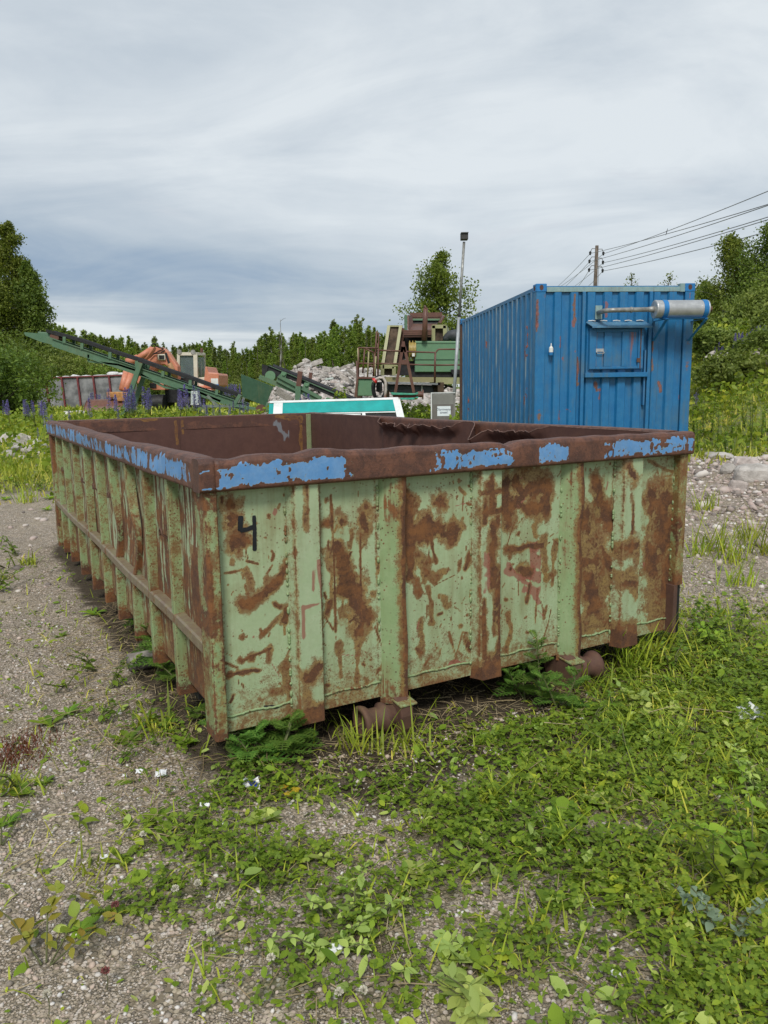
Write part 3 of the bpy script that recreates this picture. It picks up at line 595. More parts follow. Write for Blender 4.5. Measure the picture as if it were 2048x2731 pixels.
    # rope hooks
    for v, w in ((.777, .762), (2.006, .786), (2.516, .782), (2.985, .777), (4.004, .766)):
        a = np.linspace(-0.5, math.pi, 12); u = 0.050
        pts = [(u - 0.012, v + .022 * math.cos(t), w + .022 * math.sin(t)) for t in a]; pts += [(u + .012, v - .022, w - .02), (u + .02, v - .022, w - .05)]
        MB().tube(pts, 0.0055, 8).build('rope_hook', M['rust_edge'], root, smooth=True)
    # right wall (inside faces the camera) with torn lining, far wall, floor
    b = MB(); b.box(SW - .092, SW - .062, 0.10, SL - .10, 0.14, 1.03); b.build('side_wall', M['rust_in'], root)
    Uf, Wf = np.meshgrid(np.linspace(0.09, SW - .09, 180), np.linspace(0.14, 1.135, 70), indexing='ij'); b = MB(); b.grid(np.stack([Uf, SL - .090 + (vnoise(Uf * 3, Wf * 3, 66, 2) - .5) * .012, Wf], -1)); b.box(0.09, SW - .09, SL - .075, SL - .066, 0.115, 1.13)
    stf = [('o', .012, [(.3, 1.125), (.9, 1.12)]), ('o', .010, [(1.07, 1.10), (1.08, .9)]), ('o', .018, [(2.05, 1.12), (2.3, 1.1)]), ('p', .024, [(2.04, 1.05), (2.10, .97), (2.11, .92)]), ('o', .010, [(1.13, 1.1), (1.14, 1.0)]), ('o', .014, [(2.29, 1.1), (2.30, .7)]), ('p', .006, [(2.16, .98), (2.17, .90)])]
    wvf = np.zeros((b.n, 4)); wvf[:180 * 70] = wear_from(np.column_stack([Uf.ravel(), Wf.ravel()]), stf)
    fwall = b.build('end_wall', M['rust_wall'], root, wear=wvf)
    b = MB(); b.box(0.062, 0.097, SL - .098, SL - .091, 0.15, 1.128)
    b = MB(); b.box(SW - .150, SW - .100, SL - .100, SL - .093, 0.15, 1.130); b.build('corner_strip', M['rust_post'], root, bevel=.003)
    b = MB(); b.box(0.09, SW - .09, 0.09, SL - .09, 0.118, 0.136); b.build('floor', M['rust_in'], root)
    for v in (1.15, 2.3):                                # seams of the far wall sheets are shallow cover strips
        pass
    MB().box(1.09, 1.104, SL - .096, SL - .0895, .15, 1.12).build('cover_strip', M['rust_in'], root)
    # lining of the right wall: top edge torn and curled inwards
    nvv, nww = 460, 60
    V_, T = np.meshgrid(np.linspace(0.10, SL - .11, nvv), np.linspace(0, 1, nww), indexing='ij')
    a_ = sstep(3.05, 2.95, V_) * sstep(1.85, 1.95, V_); c_ = sstep(1.62, 1.55, V_) * sstep(0.92, 1.15, V_)
    tear = np.maximum(a_, c_)
    ruf = (vnoise(V_ * 14 + 2, V_ * 0 + 3.3, 61, 3) - .5)
    drop = tear * (0.034 + 0.09 * np.abs(ruf)) + (vnoise(V_ * 3, V_ * 0 + 8, 62, 2) - .5) * .006
    flap = np.exp(-((V_ - 1.60) / .07) ** 2)
    drop = drop + flap * 0.075
    W = 0.14 + T * (1.135 - drop - 0.14)
    curl = tear * (0.060 + 0.11 * ruf) * sstep(.925, 1.0, T) + flap * 0.11 * sstep(.72, 1, T)
    bow = (vnoise(V_ * 1.3 + 9, T * 2 + 3, 63, 3) - .5) * .03 * np.sin(T * math.pi) + 0.012 * np.exp(-((V_ - 2.97) / .03) ** 2) * T
    U = SW - 0.098 - curl - bow
    b = MB(); b.grid(np.stack([U, V_, W], -1)); b.grid(np.stack([U + .004, V_, W], -1), flip=True)
    tl = b.build('torn_lining', M['rust_in'], root, smooth=True)
    ed = np.stack([U, V_, W], -1)[:, -1]; MB().tube(ed + np.array([.002, 0, .001]), .0035, 6).build('torn_edge_highlight', simple('worn rust edge with painted highlight', (.15, .085, .065), .5, .1, var=.4, scale=30), tl, smooth=True)  # paler tube paints the highlight along the torn top edge
    # rim --------------------------------------------------------------
    SEC = lin((0.092, 1.0275), (0.010, 1.0275), (0.001, 1.034), (0.0, 1.085), (0.001, 1.124), (0.007, 1.136), (0.020, 1.142), (0.060, 1.142), (0.082, 1.139), (0.088, 1.130), (0.092, 1.03), k=7)
    def rim(L0, L1, n, along, wave, dentf, wearf, mat):
        ss = np.linspace(L0, L1, n); G = np.zeros((n, len(SEC), 3)); O_ = np.zeros((n, len(SEC)))
        for i, s in enumerate(ss):
            d, w = SEC[:, 0].copy(), SEC[:, 1].copy(); hi = sstep(1.06, 1.142, w)
            w = w + wave(s) * hi; d = d + dentf(s, w)
            for j in range(len(SEC)):
                G[i, j] = (s, d[j], w[j]) if along == 'f' else (d[j], s, w[j]) if along == 'l' else (SW - d[j], s, w[j]) if along == 'r' else (s, SL - d[j], w[j])
        b = MB(); b.grid(G, flip=(along in 'lb')); k = len(SEC)
        b.raw(G[0], [tuple(range(k))]); b.raw(G[-1], [tuple(range(k - 1, -1, -1))])
        W_ = np.zeros((b.n, 4)); nn = n * k; S_ = np.repeat(ss, k); D_ = np.tile(SEC[:, 0], n); H_ = np.tile(SEC[:, 1], n)
        W_[:nn] = wearf(S_, D_, H_); W_[nn:, 0] = 0.8
        return b.build('rim', mat, root, wear=W_, smooth=True)
    wk = np.array([(0, .003), (.043, .003), (.08, -.002), (.12, -.004), (.183, .008), (.259, .006), (.375, .003), (.44, .014), (.527, .014), (.60, .004), (.70, .0), (.80, .004), (1.0, .003), (1.22, .002), (1.30, -.002), (1.344, -.016), (1.40, .001), (1.6, .004), (1.86, .003), (2.2, .0), (2.5, -.003)])
    wavef = lambda s: float(np.interp(s, wk[:, 0], wk[:, 1])) + 0.002 * math.sin(s * 31)
    def dentF(s, w):
        crack = 0.010 * math.exp(-((s - 0.052 - 0.008 * math.sin(float(w.mean()) * 30)) / 0.004) ** 2)
        return crack + (vnoise(s * 5 + w * 3, w * 6, 71, 2) - .5) * 0.009 * sstep(0.06, 0.0, np.abs(SEC[:, 0])) - 0.010 * math.exp(-((s - 1.30) / .07) ** 2) * sstep(1.13, 1.06, w)
    blue = [(.0, .045, .7), (.062, .56, 1.0), (.565, .60, .45), (.92, 1.02, .80), (1.0, 1.36, 1.0), (1.50, 1.67, .95), (1.885, 1.95, .7), (1.95, 2.44, 1.0), (2.45, 2.495, 1.0)]
    def wearF(S_, D_, H_):
        P = np.column_stack([S_, H_]); pres = np.zeros(len(S_))
        for a, c, k in blue: pres = np.maximum(pres, k * sstep(a - .012, a + .012, S_) * sstep(c + .012, c - .012, S_))
        topn = 0.018 * (vnoise(S_ * 14, S_ * 0 + 2, 72, 3) - .5) * 2
        pres *= sstep(1.133 + topn, 1.110 + topn, H_) * sstep(1.036 + topn * .5, 1.050 + topn * .5, H_)
        n = vnoise(S_ * 17 + 3, H_ * 24 + 5, 73, 4); n2 = vnoise(S_ * 45 + 3, H_ * 45 + 5, 74, 3)
        n3 = vnoise(S_ * 9 + 30, H_ * 26 + 50, 78, 4); hole = sstep(.53, .64, n) * 0.9 + sstep(.60, .70, n2) * .6 + sstep(.55, .62, n3) * .75 + sstep(.60, .66, vnoise(S_ * 95, H_ * 80, 79, 2)) * .8
        k = np.clip(pres * 1.30 - hole * (1.35 - 0.70 * (pres > .9)), 0, 1)
        W_ = np.zeros((len(S_), 4)); W_[:, 0] = np.where(D_ < .012, 1 - k, 0.95)
        W_[:, 1] = 0.15 * (1 - k)
        return W_
    rim(0.0, SW, 560, 'f', wavef, dentF, wearF, M['rim_paint'])
    def dentL(s, w): return (vnoise(s * 2.2 + 8 + w * 2, w * 5, 75, 3) - .5) * 0.03 * sstep(0.07, 0.0, np.abs(SEC[:, 0]))
    def wearL(S_, D_, H_):
        n = vnoise(S_ * 30 + 3, H_ * 7 + 5, 76, 4); n2 = vnoise(S_ * 5 + 3, H_ * 11 + 5, 77, 3)
        pres = sstep(1.128, 1.108, H_ + (n - .5) * .05) * sstep(1.034, 1.062, H_ + (n - .5) * .03)
        k = np.clip(pres * 1.25 - sstep(.50, .64, n) * .9 - sstep(.58, .7, n2) * .6 - sstep(.58, .66, vnoise(S_ * 60, H_ * 60, 80, 2)) * .6, 0, 1)
        W_ = np.zeros((len(S_), 4)); W_[:, 0] = np.where(D_ < .012, 1 - k, .95); W_[:, 1] = .25 * (n2 > .5); return W_
    rim(0.095, SL, 620, 'l', lambda s: .004 * math.sin(s * 2.1) + .003 * math.sin(s * 7) - 0.012 * math.exp(-((s - 1.4) / .5) ** 2), dentL, wearL, M['rim_paint'])
    full = lambda S_, D_, H_: np.tile([.92, .1, 0, 0], (len(S_), 1))
    zero = lambda s, w: 0 * w
    rim(0.095, SL, 120, 'r', lambda s: .003 * math.sin(s * 3) - .008 * math.exp(-((s - 2.5) / .4) ** 2), zero, full, M['rim_paint'])
    rim(0.095, SW - .095, 60, 'b', lambda s: 0.0, zero, full, M['rim_paint'])
    # corner posts
    def post(u0, u1, v0, v1, w0):
        nz = 60; b = MB(); c = .010
        sec = lin((u0, v0 + c), (u0 + c * .4, v0 + c * .4), (u0 + c, v0), (u1 - .004, v0), (u1, v0 + .004), (u1, v1), (u0, v1), (u0, v0 + c), k=5)
        ws = np.linspace(w0, 1.0265, nz)
        G = np.array([np.column_stack([sec[:, 0] + (vnoise(w * 4, u0, 81, 2) - .5) * .004, sec[:, 1], np.full(len(sec), w)]) for w in ws])
        b.grid(G); k = len(sec); b.raw(G[0], [tuple(range(k))]); b.raw(G[-1], [tuple(range(k))])
        P = np.vstack([G.reshape(-1, 3), G[0], G[-1]]); n = vnoise(P[:, 2] * 7 + u0, P[:, 0] * 40 + P[:, 1] * 14, 82, 3)
        W_ = np.zeros((len(P), 4)); W_[:, 1] = .40 + .55 * (n - .3); W_[:, 0] = np.maximum(sstep(.44, .62, n) * .62, np.clip(.8 - (P[:, 2] - w0) * 7, 0, .7))
        W_[:, 0] = np.maximum(W_[:, 0], np.clip(.9 - np.hypot(P[:, 0] - u0, P[:, 1] - v0) * 55, 0, .8) * (u0 < 1))
        W_[:, 0] = np.maximum(W_[:, 0], np.clip((P[:, 2] - .86) * 5, 0, .6) * (u0 < 1))
        if u0 > 1: W_[:, 1] = np.maximum(W_[:, 1], .55)
        b.build('corner_post', M['rib_paint'], root, wear=W_)
    post(0.016, 0.064, 0.018, 0.135, 0.108); post(2.436, 2.484, 0.018, 0.135, 0.36)
    post(0.016, 0.064, SL - .10, SL - .012, 0.06); post(SW - .064, SW - .016, SL - .10, SL - .012, 0.06)
    b = MB(); b.box(2.447, 2.484, 0.034, .13, 0.10, 0.36); b.build('post_pocket_shade', M['black'], root)  # black block painting in the shade of the hollow post foot
    b = MB(); b.box(2.420, 2.4465, 0.018, .13, .108, .3595); b.build('post_foot', M['rust_edge'], root)
    # underside: runners, cross members, rollers
    for u in (.83, 1.67):
        MB().box(u - .05, u + .05, 0.30, SL - .2, 0.0, .117).build('runner', M['dark'], root)
    for v in RV[:]:
        b = MB(); b.box(.10, SW - .10, v + .005, v + .07, .07, .1165); b.build('cross_member', M['dark'], root)
    for side, uc in ((-1, 0.80), (1, 1.725)):
        b = MB(); z0 = 0.034; v0 = 0.040; d = side
        prof = [(.0, .046), (.03, .046), (.055, .063), (.066, .063), (.078, .048), (.120, .048), (.134, .062), (.150, .068), (.162, .068), (.164, .050), (.152, .044), (.115, .042)]
        a0 = uc + d * .020
        G = np.array([[(a0 + d * x, v0 + r * math.cos(t), z0 + r * math.sin(t)) for t in np.linspace(0, 2 * math.pi, 28, endpoint=False)] for x, r in prof])
        b.grid(G, close_v=True, flip=d < 0); b.raw(G[-1], [tuple(range(28))])
        b.build('roller', M['rust_edge'], root, smooth=True)
        b = MB()
        poly = [(-.03, .090), (-.035, .05), (-.025, -.01), (0.0, -.055), (.05, -.080), (.12, -.06), (.17, .03), (.17, .116), (.03, .116)]
        b.prism([(uc - .030, v, w) for v, w in poly], (.060, 0, 0)); b.build('roller_bracket', M['rust_edge'], root, bevel=.006)
        b = MB(); b.prism([(uc - .034, -.036, .0905), (uc + .048, -.034, .0905), (uc + .046, .07, .100), (uc - .034, .07, .100)], (0, 0, .010)); b.build('bracket_plate', M['rib_paint'], root, bevel=.003, wear=np.tile([.3, .45, 0, 0], (8, 1)))
    return root
make_skip()

# ---------------------------------------------------------------- the blue shipping container
M['blue'] = rusty('blue container paint', (0.009, 0.140, 0.335), (0.018, 0.172, 0.37), amount=-0.02, streak=0.16, speck=0.25, attr=True, stain=0.80, scale=0.6, dirt=(0.075, 0.150, 0.205), rust_o=(0.30, 0.12, 0.10), rust_d=(0.12, 0.05, 0.05), rough=0.45, scrape=(0.24, 0.095, 0.085))
M['blue_side'] = rusty('blue side paint', (0.015, 0.142, 0.33), (0.032, 0.172, 0.36), amount=0.0, streak=0.25, speck=0.3, stain=0.6, scale=0.6, dirt=(0.13, 0.16, 0.16), rust_o=(0.34, 0.12, 0.09), rust_d=(0.10, 0.045, 0.04), rough=0.45)
M['pale'] = rusty('pale faded beam paint', (0.20, 0.33, 0.34), (0.27, 0.38, 0.37), amount=0.02, streak=0.5, speck=0.3, stain=0.5, scale=0.8, dirt=(0.16, 0.09, 0.05))
M['hood'] = rusty('dusty blue hood', (0.05, 0.17, 0.30), (0.10, 0.23, 0.33), amount=0.10, streak=0.3, speck=0.4, stain=0.5, scale=0.8, dirt=(0.15, 0.12, 0.09))
M['silver'] = simple('aluminised steel', (0.46, 0.47, 0.47), 0.42, 0.55, var=0.12, scale=10, bump=0.05)
M['pipe'] = simple('dull pipe steel', (0.30, 0.30, 0.28), 0.5, 0.4, var=0.3, scale=12)
M['white_pl'] = simple('white plastic', (0.70, 0.70, 0.66), 0.5, var=0.12)
M['strap'] = simple('blue strap paint', (0.02, 0.17, 0.42), 0.5, var=0.15)

M['blue_lit_edge'] = rusty('blue paint with chalk and painted skylight', (0.015, 0.142, 0.33), (0.032, 0.172, 0.36), amount=-0.03, streak=0.25, speck=0.2, attr=True, stain=0.35, scale=0.6, dirt=(0.13, 0.16, 0.16), rust_o=(0.34, 0.12, 0.09), rust_d=(0.10, 0.045, 0.04), rough=0.45, scrape=(0.36, 0.42, 0.40))  # scrape colour paints skylight as well as chalk on the camera-facing slopes

def make_container():
    W_, H_, L_ = 2.438, 2.591, 6.058
    z0 = 2.849 - H_
    root = thing('shipping_container', 'blue corrugated steel shipping container with a hatch and a silver muffler on its end wall', 'container', (2.285, 11.768, z0), 0.08836)
    def corr(pts_x, lo, hi, z0_, z1_, axis='x', d0=0.0):
        """pts_x: list of (x,depth); sheet from z0 to z1"""
        P = np.array([[((x, d0 + d, z) if axis == 'x' else (d0 + d, x, z)) for x, d in pts_x] for z in np.linspace(z0_, z1_, 14)])
        return P
    # end wall: troughs and crests as measured
    cx = [(.16, .045)]
    def crest(a, b, lo=.048, hi=.006, s=.022): return [(a - s, lo), (a, hi), (b, hi), (b + s, lo)]
    for a, b in ((.29, .385), (.535, .64), (.79, .90), (1.045, 1.155), (1.285, 1.40), (1.535, 1.645), (1.81, 1.90), (2.045, 2.155)): cx += crest(a, b)
    cx += [(2.28, .045)]
    b = MB(); P = corr(cx, 0, 0, .12, 2.47); b.grid(P.transpose(1, 0, 2), flip=False)
    V = b.verts(); Wr = np.zeros((len(V), 4))
    # denser grid for stains is not needed: subdivide in z
    b = MB(); zs = np.linspace(.12, 2.47, 150); xs = []
    for (xa, da), (xb, db) in zip(cx, cx[1:]): xs += [(xa + (xb - xa) * t, da + (db - da) * t) for t in np.linspace(0, 1, 4, endpoint=False)]
    xs.append(cx[-1]); P = np.array([[(x, d, z) for z in zs] for x, d in xs]); b.grid(P)
    q = np.column_stack([P.reshape(-1, 3)[:, 0], P.reshape(-1, 3)[:, 2]])
    st = [('p', .035, [(.57, 2.05), (.575, 1.98)]), ('p', .03, [(.395, 1.83), (.385, 1.68)]), ('p', .05, [(1.075, 2.30), (1.065, 2.12)]), ('p', .02, [(.60, 1.62), (.61, 1.60)]), ('d', .018, [(.665, 1.52), (.672, 1.10)]), ('p', .02, [(.52, .75), (.55, .72)]),
          ('d', .025, [(.95, 1.12), (.98, 1.02)]), ('p', .02, [(1.02, 1.05), (1.01, 0.9)]), ('p', .03, [(.40, .72), (.40, .6)]), ('p', .03, [(2.30, .95), (2.3, .9)]), ('d', .012, [(1.815, 1.75), (1.82, 1.3)]), ('d', .02, [(1.95, 1.13), (1.99, 1.0)]), ('p', .018, [(.43, 1.53), (.45, 1.48)]), ('o', .03, [(.585, 2.44), (.59, 2.0)])]
    ww = wear_from(q, [(k, w * .55, p_) for k, w, p_ in st]); b.build('end_wall', M['blue'], root, wear=ww)
    # side wall facing the skip
    n = 20; pit = (L_ - .36) / n; sx = [(0.17, .040)]
    for k in range(n):
        a = .19 + k * pit; sx += [(a + .005, .040), (a + .07, .006), (a + .075 + .07, .006), (a + .145 + .065, .040)]
    sx += [(L_ - .16, .040)]
    P = np.array([[(d, x, z) for z in np.linspace(.14, 2.50, 40)] for x, d in sx])
    zs2 = np.linspace(.14, 2.50, 160); P = np.array([[(d, x, z) for z in zs2] for x, d in sx])
    P = []; wv = []
    for k in range(len(sx)):
        x, d_ = sx[k]; P.append((x, d_)); wv.append(0)
    P = []; wv = []
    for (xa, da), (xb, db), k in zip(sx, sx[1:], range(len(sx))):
        sl_ = k % 4 == 1  # camera-facing slopes: paler colour paints the skylight on them, besides chalk wear
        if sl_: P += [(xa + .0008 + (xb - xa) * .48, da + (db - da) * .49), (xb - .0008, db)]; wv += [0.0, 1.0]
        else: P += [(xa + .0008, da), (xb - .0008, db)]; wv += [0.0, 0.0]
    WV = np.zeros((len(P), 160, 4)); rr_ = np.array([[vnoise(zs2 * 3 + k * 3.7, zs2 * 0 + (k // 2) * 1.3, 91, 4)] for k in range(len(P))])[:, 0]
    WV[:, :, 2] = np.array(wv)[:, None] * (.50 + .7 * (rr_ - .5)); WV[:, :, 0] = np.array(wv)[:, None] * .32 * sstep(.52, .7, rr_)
    for k, zc, zh in ((1, 1.75, .5), (1, .95, .3), (11, 1.95, .25), (0, .55, .2), (17, .7, .4)):
        s_ = slice(2 + 8 * k, 9 + 8 * k); WV[s_, :, 0] = np.maximum(WV[s_, :, 0], .62 * np.exp(-((zs2 - zc) / zh) ** 2) * sstep(.40, .62, vnoise(np.tile(zs2 * 14, (7, 1)), np.arange(7)[:, None] * 1.7 + k + 0 * zs2, 92, 3)))
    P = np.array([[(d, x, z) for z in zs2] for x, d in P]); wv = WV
    MB().grid(P, flip=True).build('side_wall', M['blue_lit_edge'], root, wear=wv.reshape(-1, 4))  # wear here weights the painted skylight along with the chalk
    P2 = P.copy(); P2[..., 0] = W_ - P2[..., 0]; MB().grid(P2).build('side_wall', M['blue_side'], root)
    MB().box(.16, W_ - .16, L_ - .05, L_ - .01, .12, 2.5).build('door_wall', M['blue_side'], root)
    MB().box(.05, W_ - .05, .06, L_ - .05, 2.53, 2.565).build('roof', M['blue_side'], root)
    MB().box(.04, W_ - .04, .06, L_ - .06, .02, .16).build('floor_frame', M['dark'], root)
    # posts
    def post(x0, x1, y0, y1):
        b = MB(); P = np.array([[(x, y, z) for z in np.linspace(.118, 2.473, 80)] for x, y in ((x0, y1), (x0, (y0 + y1) / 2), (x0, y0 + .006), (x0 + .006, y0), (.5 * (x0 + x1), y0), (x1 - .006, y0), (x1, y0 + .006), (x1, y1))]); b.grid(P)
        return b
    b = post(.004, .150, .004, .15); q = np.column_stack([b.verts()[:, 0], b.verts()[:, 2]])
    fr = b.verts()[:, 1] < .05
    st = [('o', .012, [(.135, 2.46), (.125, 1.9), (.128, 1.5)]), ('o', .022, [(.120, 1.48), (.112, 1.2), (.115, .95)]), ('o', .03, [(.095, .75), (.09, .55)]), ('p', .012, [(.128, 1.88), (.126, 1.80)]), ('p', .018, [(.12, 1.75), (.118, 1.70)]), ('d', .006, [(.012, 2.35), (.012, 1.9)]), ('p', .012, [(.09, 2.40), (.092, 2.36)])]
    b.build('corner_post', M['blue'], root, wear=wear_from(q, [(k, w * .6, p_) for k, w, p_ in st]) * fr[:, None])
    b = post(W_ - .150, W_ - .004, .004, .15); st = [('d', .010, [(2.385, 1.74), (2.38, 1.3)]), ('p', .025, [(2.37, 2.44), (2.375, 2.40)]), ('p', .01, [(2.34, .9), (2.35, .85)])]
    b.build('corner_post', M['blue'], root, wear=wear_from(np.column_stack([b.verts()[:, 0], b.verts()[:, 2]]), st))
    MB().box(.004, .150, L_ - .15, L_ - .004, .118, 2.473).build('corner_post', M['rust_edge'], root); MB().box(W_ - .150, W_ - .004, L_ - .15, L_ - .004, .118, 2.473).build('corner_post', M['blue_side'], root)
    # rails and header
    b = MB(); b.box(.165, W_ - .165, .008, .075, 2.475, 2.545); b.build('header_beam', M['pale'], root, bevel=.003)
    b = MB(); b.box(W_ - .235, W_ - .163, .000, .09, 2.471, 2.590); b.build('gusset_plate', M['pale'], root)
    for x in (.012, W_ - .072): MB().box(x, x + .06, .165, L_ - .165, 2.502, 2.556).build('top_rail', M['blue_side'], root)
    for x in (.012, W_ - .072): MB().box(x, x + .06, .165, L_ - .165, .02, .138).build('bottom_rail', M['blue_side'], root)
    MB().box(.165, W_ - .165, .01, .08, .02, .118).build('bottom_beam', M['blue_side'], root)
    # corner castings with oval holes
    for x0, y0, z in ((0, 0, 2.475), (W_ - .162, 0, 2.475), (0, L_ - .178, 2.475), (W_ - .162, L_ - .178, 2.475), (0, 0, 0), (W_ - .162, 0, 0), (0, L_ - .178, 0), (W_ - .162, L_ - .178, 0)):
        b = MB(); b.box(x0, x0 + .162, y0, y0 + .178, z, z + .118)
        o = b.build('corner_casting', M['strap'] if z > 1 else M['blue_side'], root, bevel=.008)
        h = MB(); ex, ez = .030, .040
        ring = np.array([(x0 + .081 + ex * math.cos(t), y0 - .0025, z + .062 + ez * math.sin(t)) for t in np.linspace(0, 2 * math.pi, 20, endpoint=False)]); h.prism(ring, (0, .002, 0)); h.build('casting_hole', M['rust_in'], o); h = MB()
        sx_ = x0 - .0025 if x0 < 1 else x0 + .1625
        ring = np.array([(sx_, y0 + .089 + .036 * math.cos(t), z + .060 + .034 * math.sin(t)) for t in np.linspace(0, 2 * math.pi, 20, endpoint=False)]); h.prism(ring, (.002 if x0 < 1 else -.002, 0, 0))
        h.build('casting_hole', M['rust_in'], o)
    # door posts (U profiles) on the end wall
    for x in (.700, 1.727):
        b = MB(); b.box(x, x + .048, -.028, .044, .12, 2.472); b.build('door_post', M['blue'], root, bevel=.003, wear=np.zeros((8, 4)) + np.array([.10, .0, 0, 0]))
    # hatch
    b = MB(); b.box(.812, 1.652, -.022, .012, 1.335, 1.95)
    hat = b.build('hatch', M['blue'], root, wear=np.zeros((8, 4)))
    b = MB()
    for (a, c, z0_, z1_) in ((.818, .915, 1.345, 1.935), (1.04, 1.16, 1.38, 1.885), (1.315, 1.415, 1.38, 1.885), (1.565, 1.645, 1.345, 1.935), (.9155, 1.5645, 1.345, 1.379), (.9155, 1.5645, 1.886, 1.935)):
        b.box(a, c, -.050, -.0235, z0_, z1_)
    wv = np.zeros((b.n, 4)); wv[24:32, 1] = .2; b.build('hatch_frame', M['blue'], hat, bevel=.004, wear=wv)
    b = MB(); b.box(.918, 1.038, -.0262, -.0235, 1.382, 1.883); b.build('recess_panel', M['blue'], hat, wear=np.zeros((8, 4)) + np.array([.12, 0, .25, 0]))
    b = MB(); b.box(1.418, 1.562, -.0262, -.0235, 1.382, 1.883); b.build('recess_panel', M['blue'], hat, wear=np.zeros((8, 4)) + np.array([.22, 0, .36, 0]))
    b = MB()
    b.tube([(.925, -.03, 1.60), (.925, -.06, 1.59), (.93, -.06, 1.575), (1.03, -.06, 1.575), (1.035, -.06, 1.59), (1.035, -.03, 1.60)], .007, 8); b.box(.915, 1.04, -.034, -.0265, 1.60, 1.645); b.build('hatch_handle', M['silver'], hat, smooth=False)
    b = MB(); b.box(1.545, 1.60, -.062, -.0505, 1.44, 1.50); b.tube([(1.6, -.055, 1.345), (1.6, -.055, 1.93)], .008, 6); b.build('hatch_bolt', M['rust_edge'], hat)
    # ledge and hood
    b = MB(); b.box(.752, 1.722, -.075, .0, 1.222, 1.290); b.build('ledge_rail', M['blue'], root, bevel=.004, wear=np.zeros((8, 4)) + np.array([.06, 0, 0, 0]))
    b = MB(); b.prism([(.760, .0, 2.030), (.760, .008, 2.038), (.812, -.160, 1.968), (.812, -.160, 1.960)], (0, 0, 0.0001))
    b = MB(); n = 40; xs = np.linspace(0, 1, n)
    top = np.array([(.762 + .91 * t, .002, 2.034 + .012 * (math.sin(t * 26) > .2)) for t in xs]); bot = np.array([(.808 + .915 * t, -.165, 1.962) for t in xs]); lip = bot + np.array([0, -.002, -.022])
    b.grid(np.stack([top, bot, lip], 1)); b.grid(np.stack([top, bot, lip], 1) + np.array([0, .004, -.004]), flip=True); b.build('rain_hood', M['hood'], root)
    b = MB()
    for a in (.80, .98, 1.18, 1.36, 1.54): b.tube([(a, .0, 2.052), (a + .06, -.006, 2.058), (a + .11, .0, 2.050)], .007, 6)
    b.build('foam_sealant', M['white_pl'], root)
    # narrow conduit beside the post, cable coupling
    MB().box(1.680, 1.705, -.02, .04, 0.80, 1.62).build('conduit', M['blue_side'], root)
    b = MB(); b.cyl((.232, -.035, 1.60), (.232, -.035, 1.665), .032, .032, 14); b.cyl((.232, -.035, 1.665), (.232, -.035, 1.69), .030, .012, 14); b.cyl((.232, -.035, 1.69), (.236, -.02, 1.73), .008, .006, 8); b.build('cable_coupling', M['white_pl'], root)
    b = MB(); b.cyl((.232, -.035, 1.555), (.232, -.035, 1.60), .028, .030, 14); b.box(.21, .255, -.03, .02, 1.57, 1.62); b.build('coupling_base', M['strap'], root)
    # exhaust pipe and muffler
    b = MB(); b.box(.905, 1.010, -.004, .006, 2.075, 2.275); b.build('pipe_flange', M['pale'], root, bevel=.002)
    b = MB(); a = np.linspace(0, math.pi / 2, 8); R = .12; cy = -.35
    pts = [(.950, .0, 2.170), (.950, cy + R, 2.172)] + [(.950 + R * (1 - math.cos(t)), cy + R - R * math.sin(t), 2.173) for t in a[1:]] + [(1.62, cy, 2.180)]
    b.tube(pts, .034, 16); b.tube([(1.30, cy, 2.176), (1.325, cy, 2.176)], .042, 16); b.tube([(1.56, cy, 2.179), (1.66, cy, 2.181)], [.034, .05], 16)
    b.build('exhaust_pipe', M['pipe'], root, smooth=True)
    b = MB(); r = .128; prof = [(1.645, .05), (1.650, r - .012), (1.655, r), (1.672, r + .003), (1.685, r), (2.42, r), (2.436, r + .003), (2.446, r), (2.45, .05)]
    G = np.array([[(x, cy + rr * math.cos(t), 2.182 + rr * math.sin(t)) for t in np.linspace(0, 2 * math.pi, 36, endpoint=False)] for x, rr in prof]); b.grid(G, close_v=True); b.raw(G[0], [tuple(range(36))]); b.raw(G[-1], [tuple(range(35, -1, -1))])
    mf = b.build('muffler', M['silver'], root, smooth=False, bevel=.0)
    b = MB(); b.cyl((2.45, cy, 2.182), (2.52, cy, 2.182), .04, .04, 14); b.build('tailpipe', M['rust_edge'], mf)
    for x in (1.79, 2.39):
        G = np.array([[(xx, cy + rr * math.cos(t), 2.182 + rr * math.sin(t)) for t in np.linspace(math.pi * .5 - .3, math.pi * 1.6, 24)] for xx, rr in ((x - .035, r), (x - .035, r + .006), (x + .035, r + .006), (x + .035, r))])
        b = MB(); b.grid(G); b.build('muffler_strap', M['strap'], root)
    for x, xw in ((1.81, 1.808), (2.405, 2.36)):
        b = MB(); b.beam((x, .0, 2.052 - .015), (x, cy - .10, 2.052 - .015), .04, .006); b.beam((x, cy - .09, 2.035), (xw, -.012, 1.75), .006, .04, up=(1, 0, 0)); b.beam((x, cy - .09, 2.03), (xw, -.006, 1.75), .04, .006); b.build('muffler_bracket', M['strap'], root)
    MB().box(1.76, 2.43, cy - .09, cy + .09, 2.046, 2.0515).build('muffler_tray', M['strap'], root)
    return root
make_container()

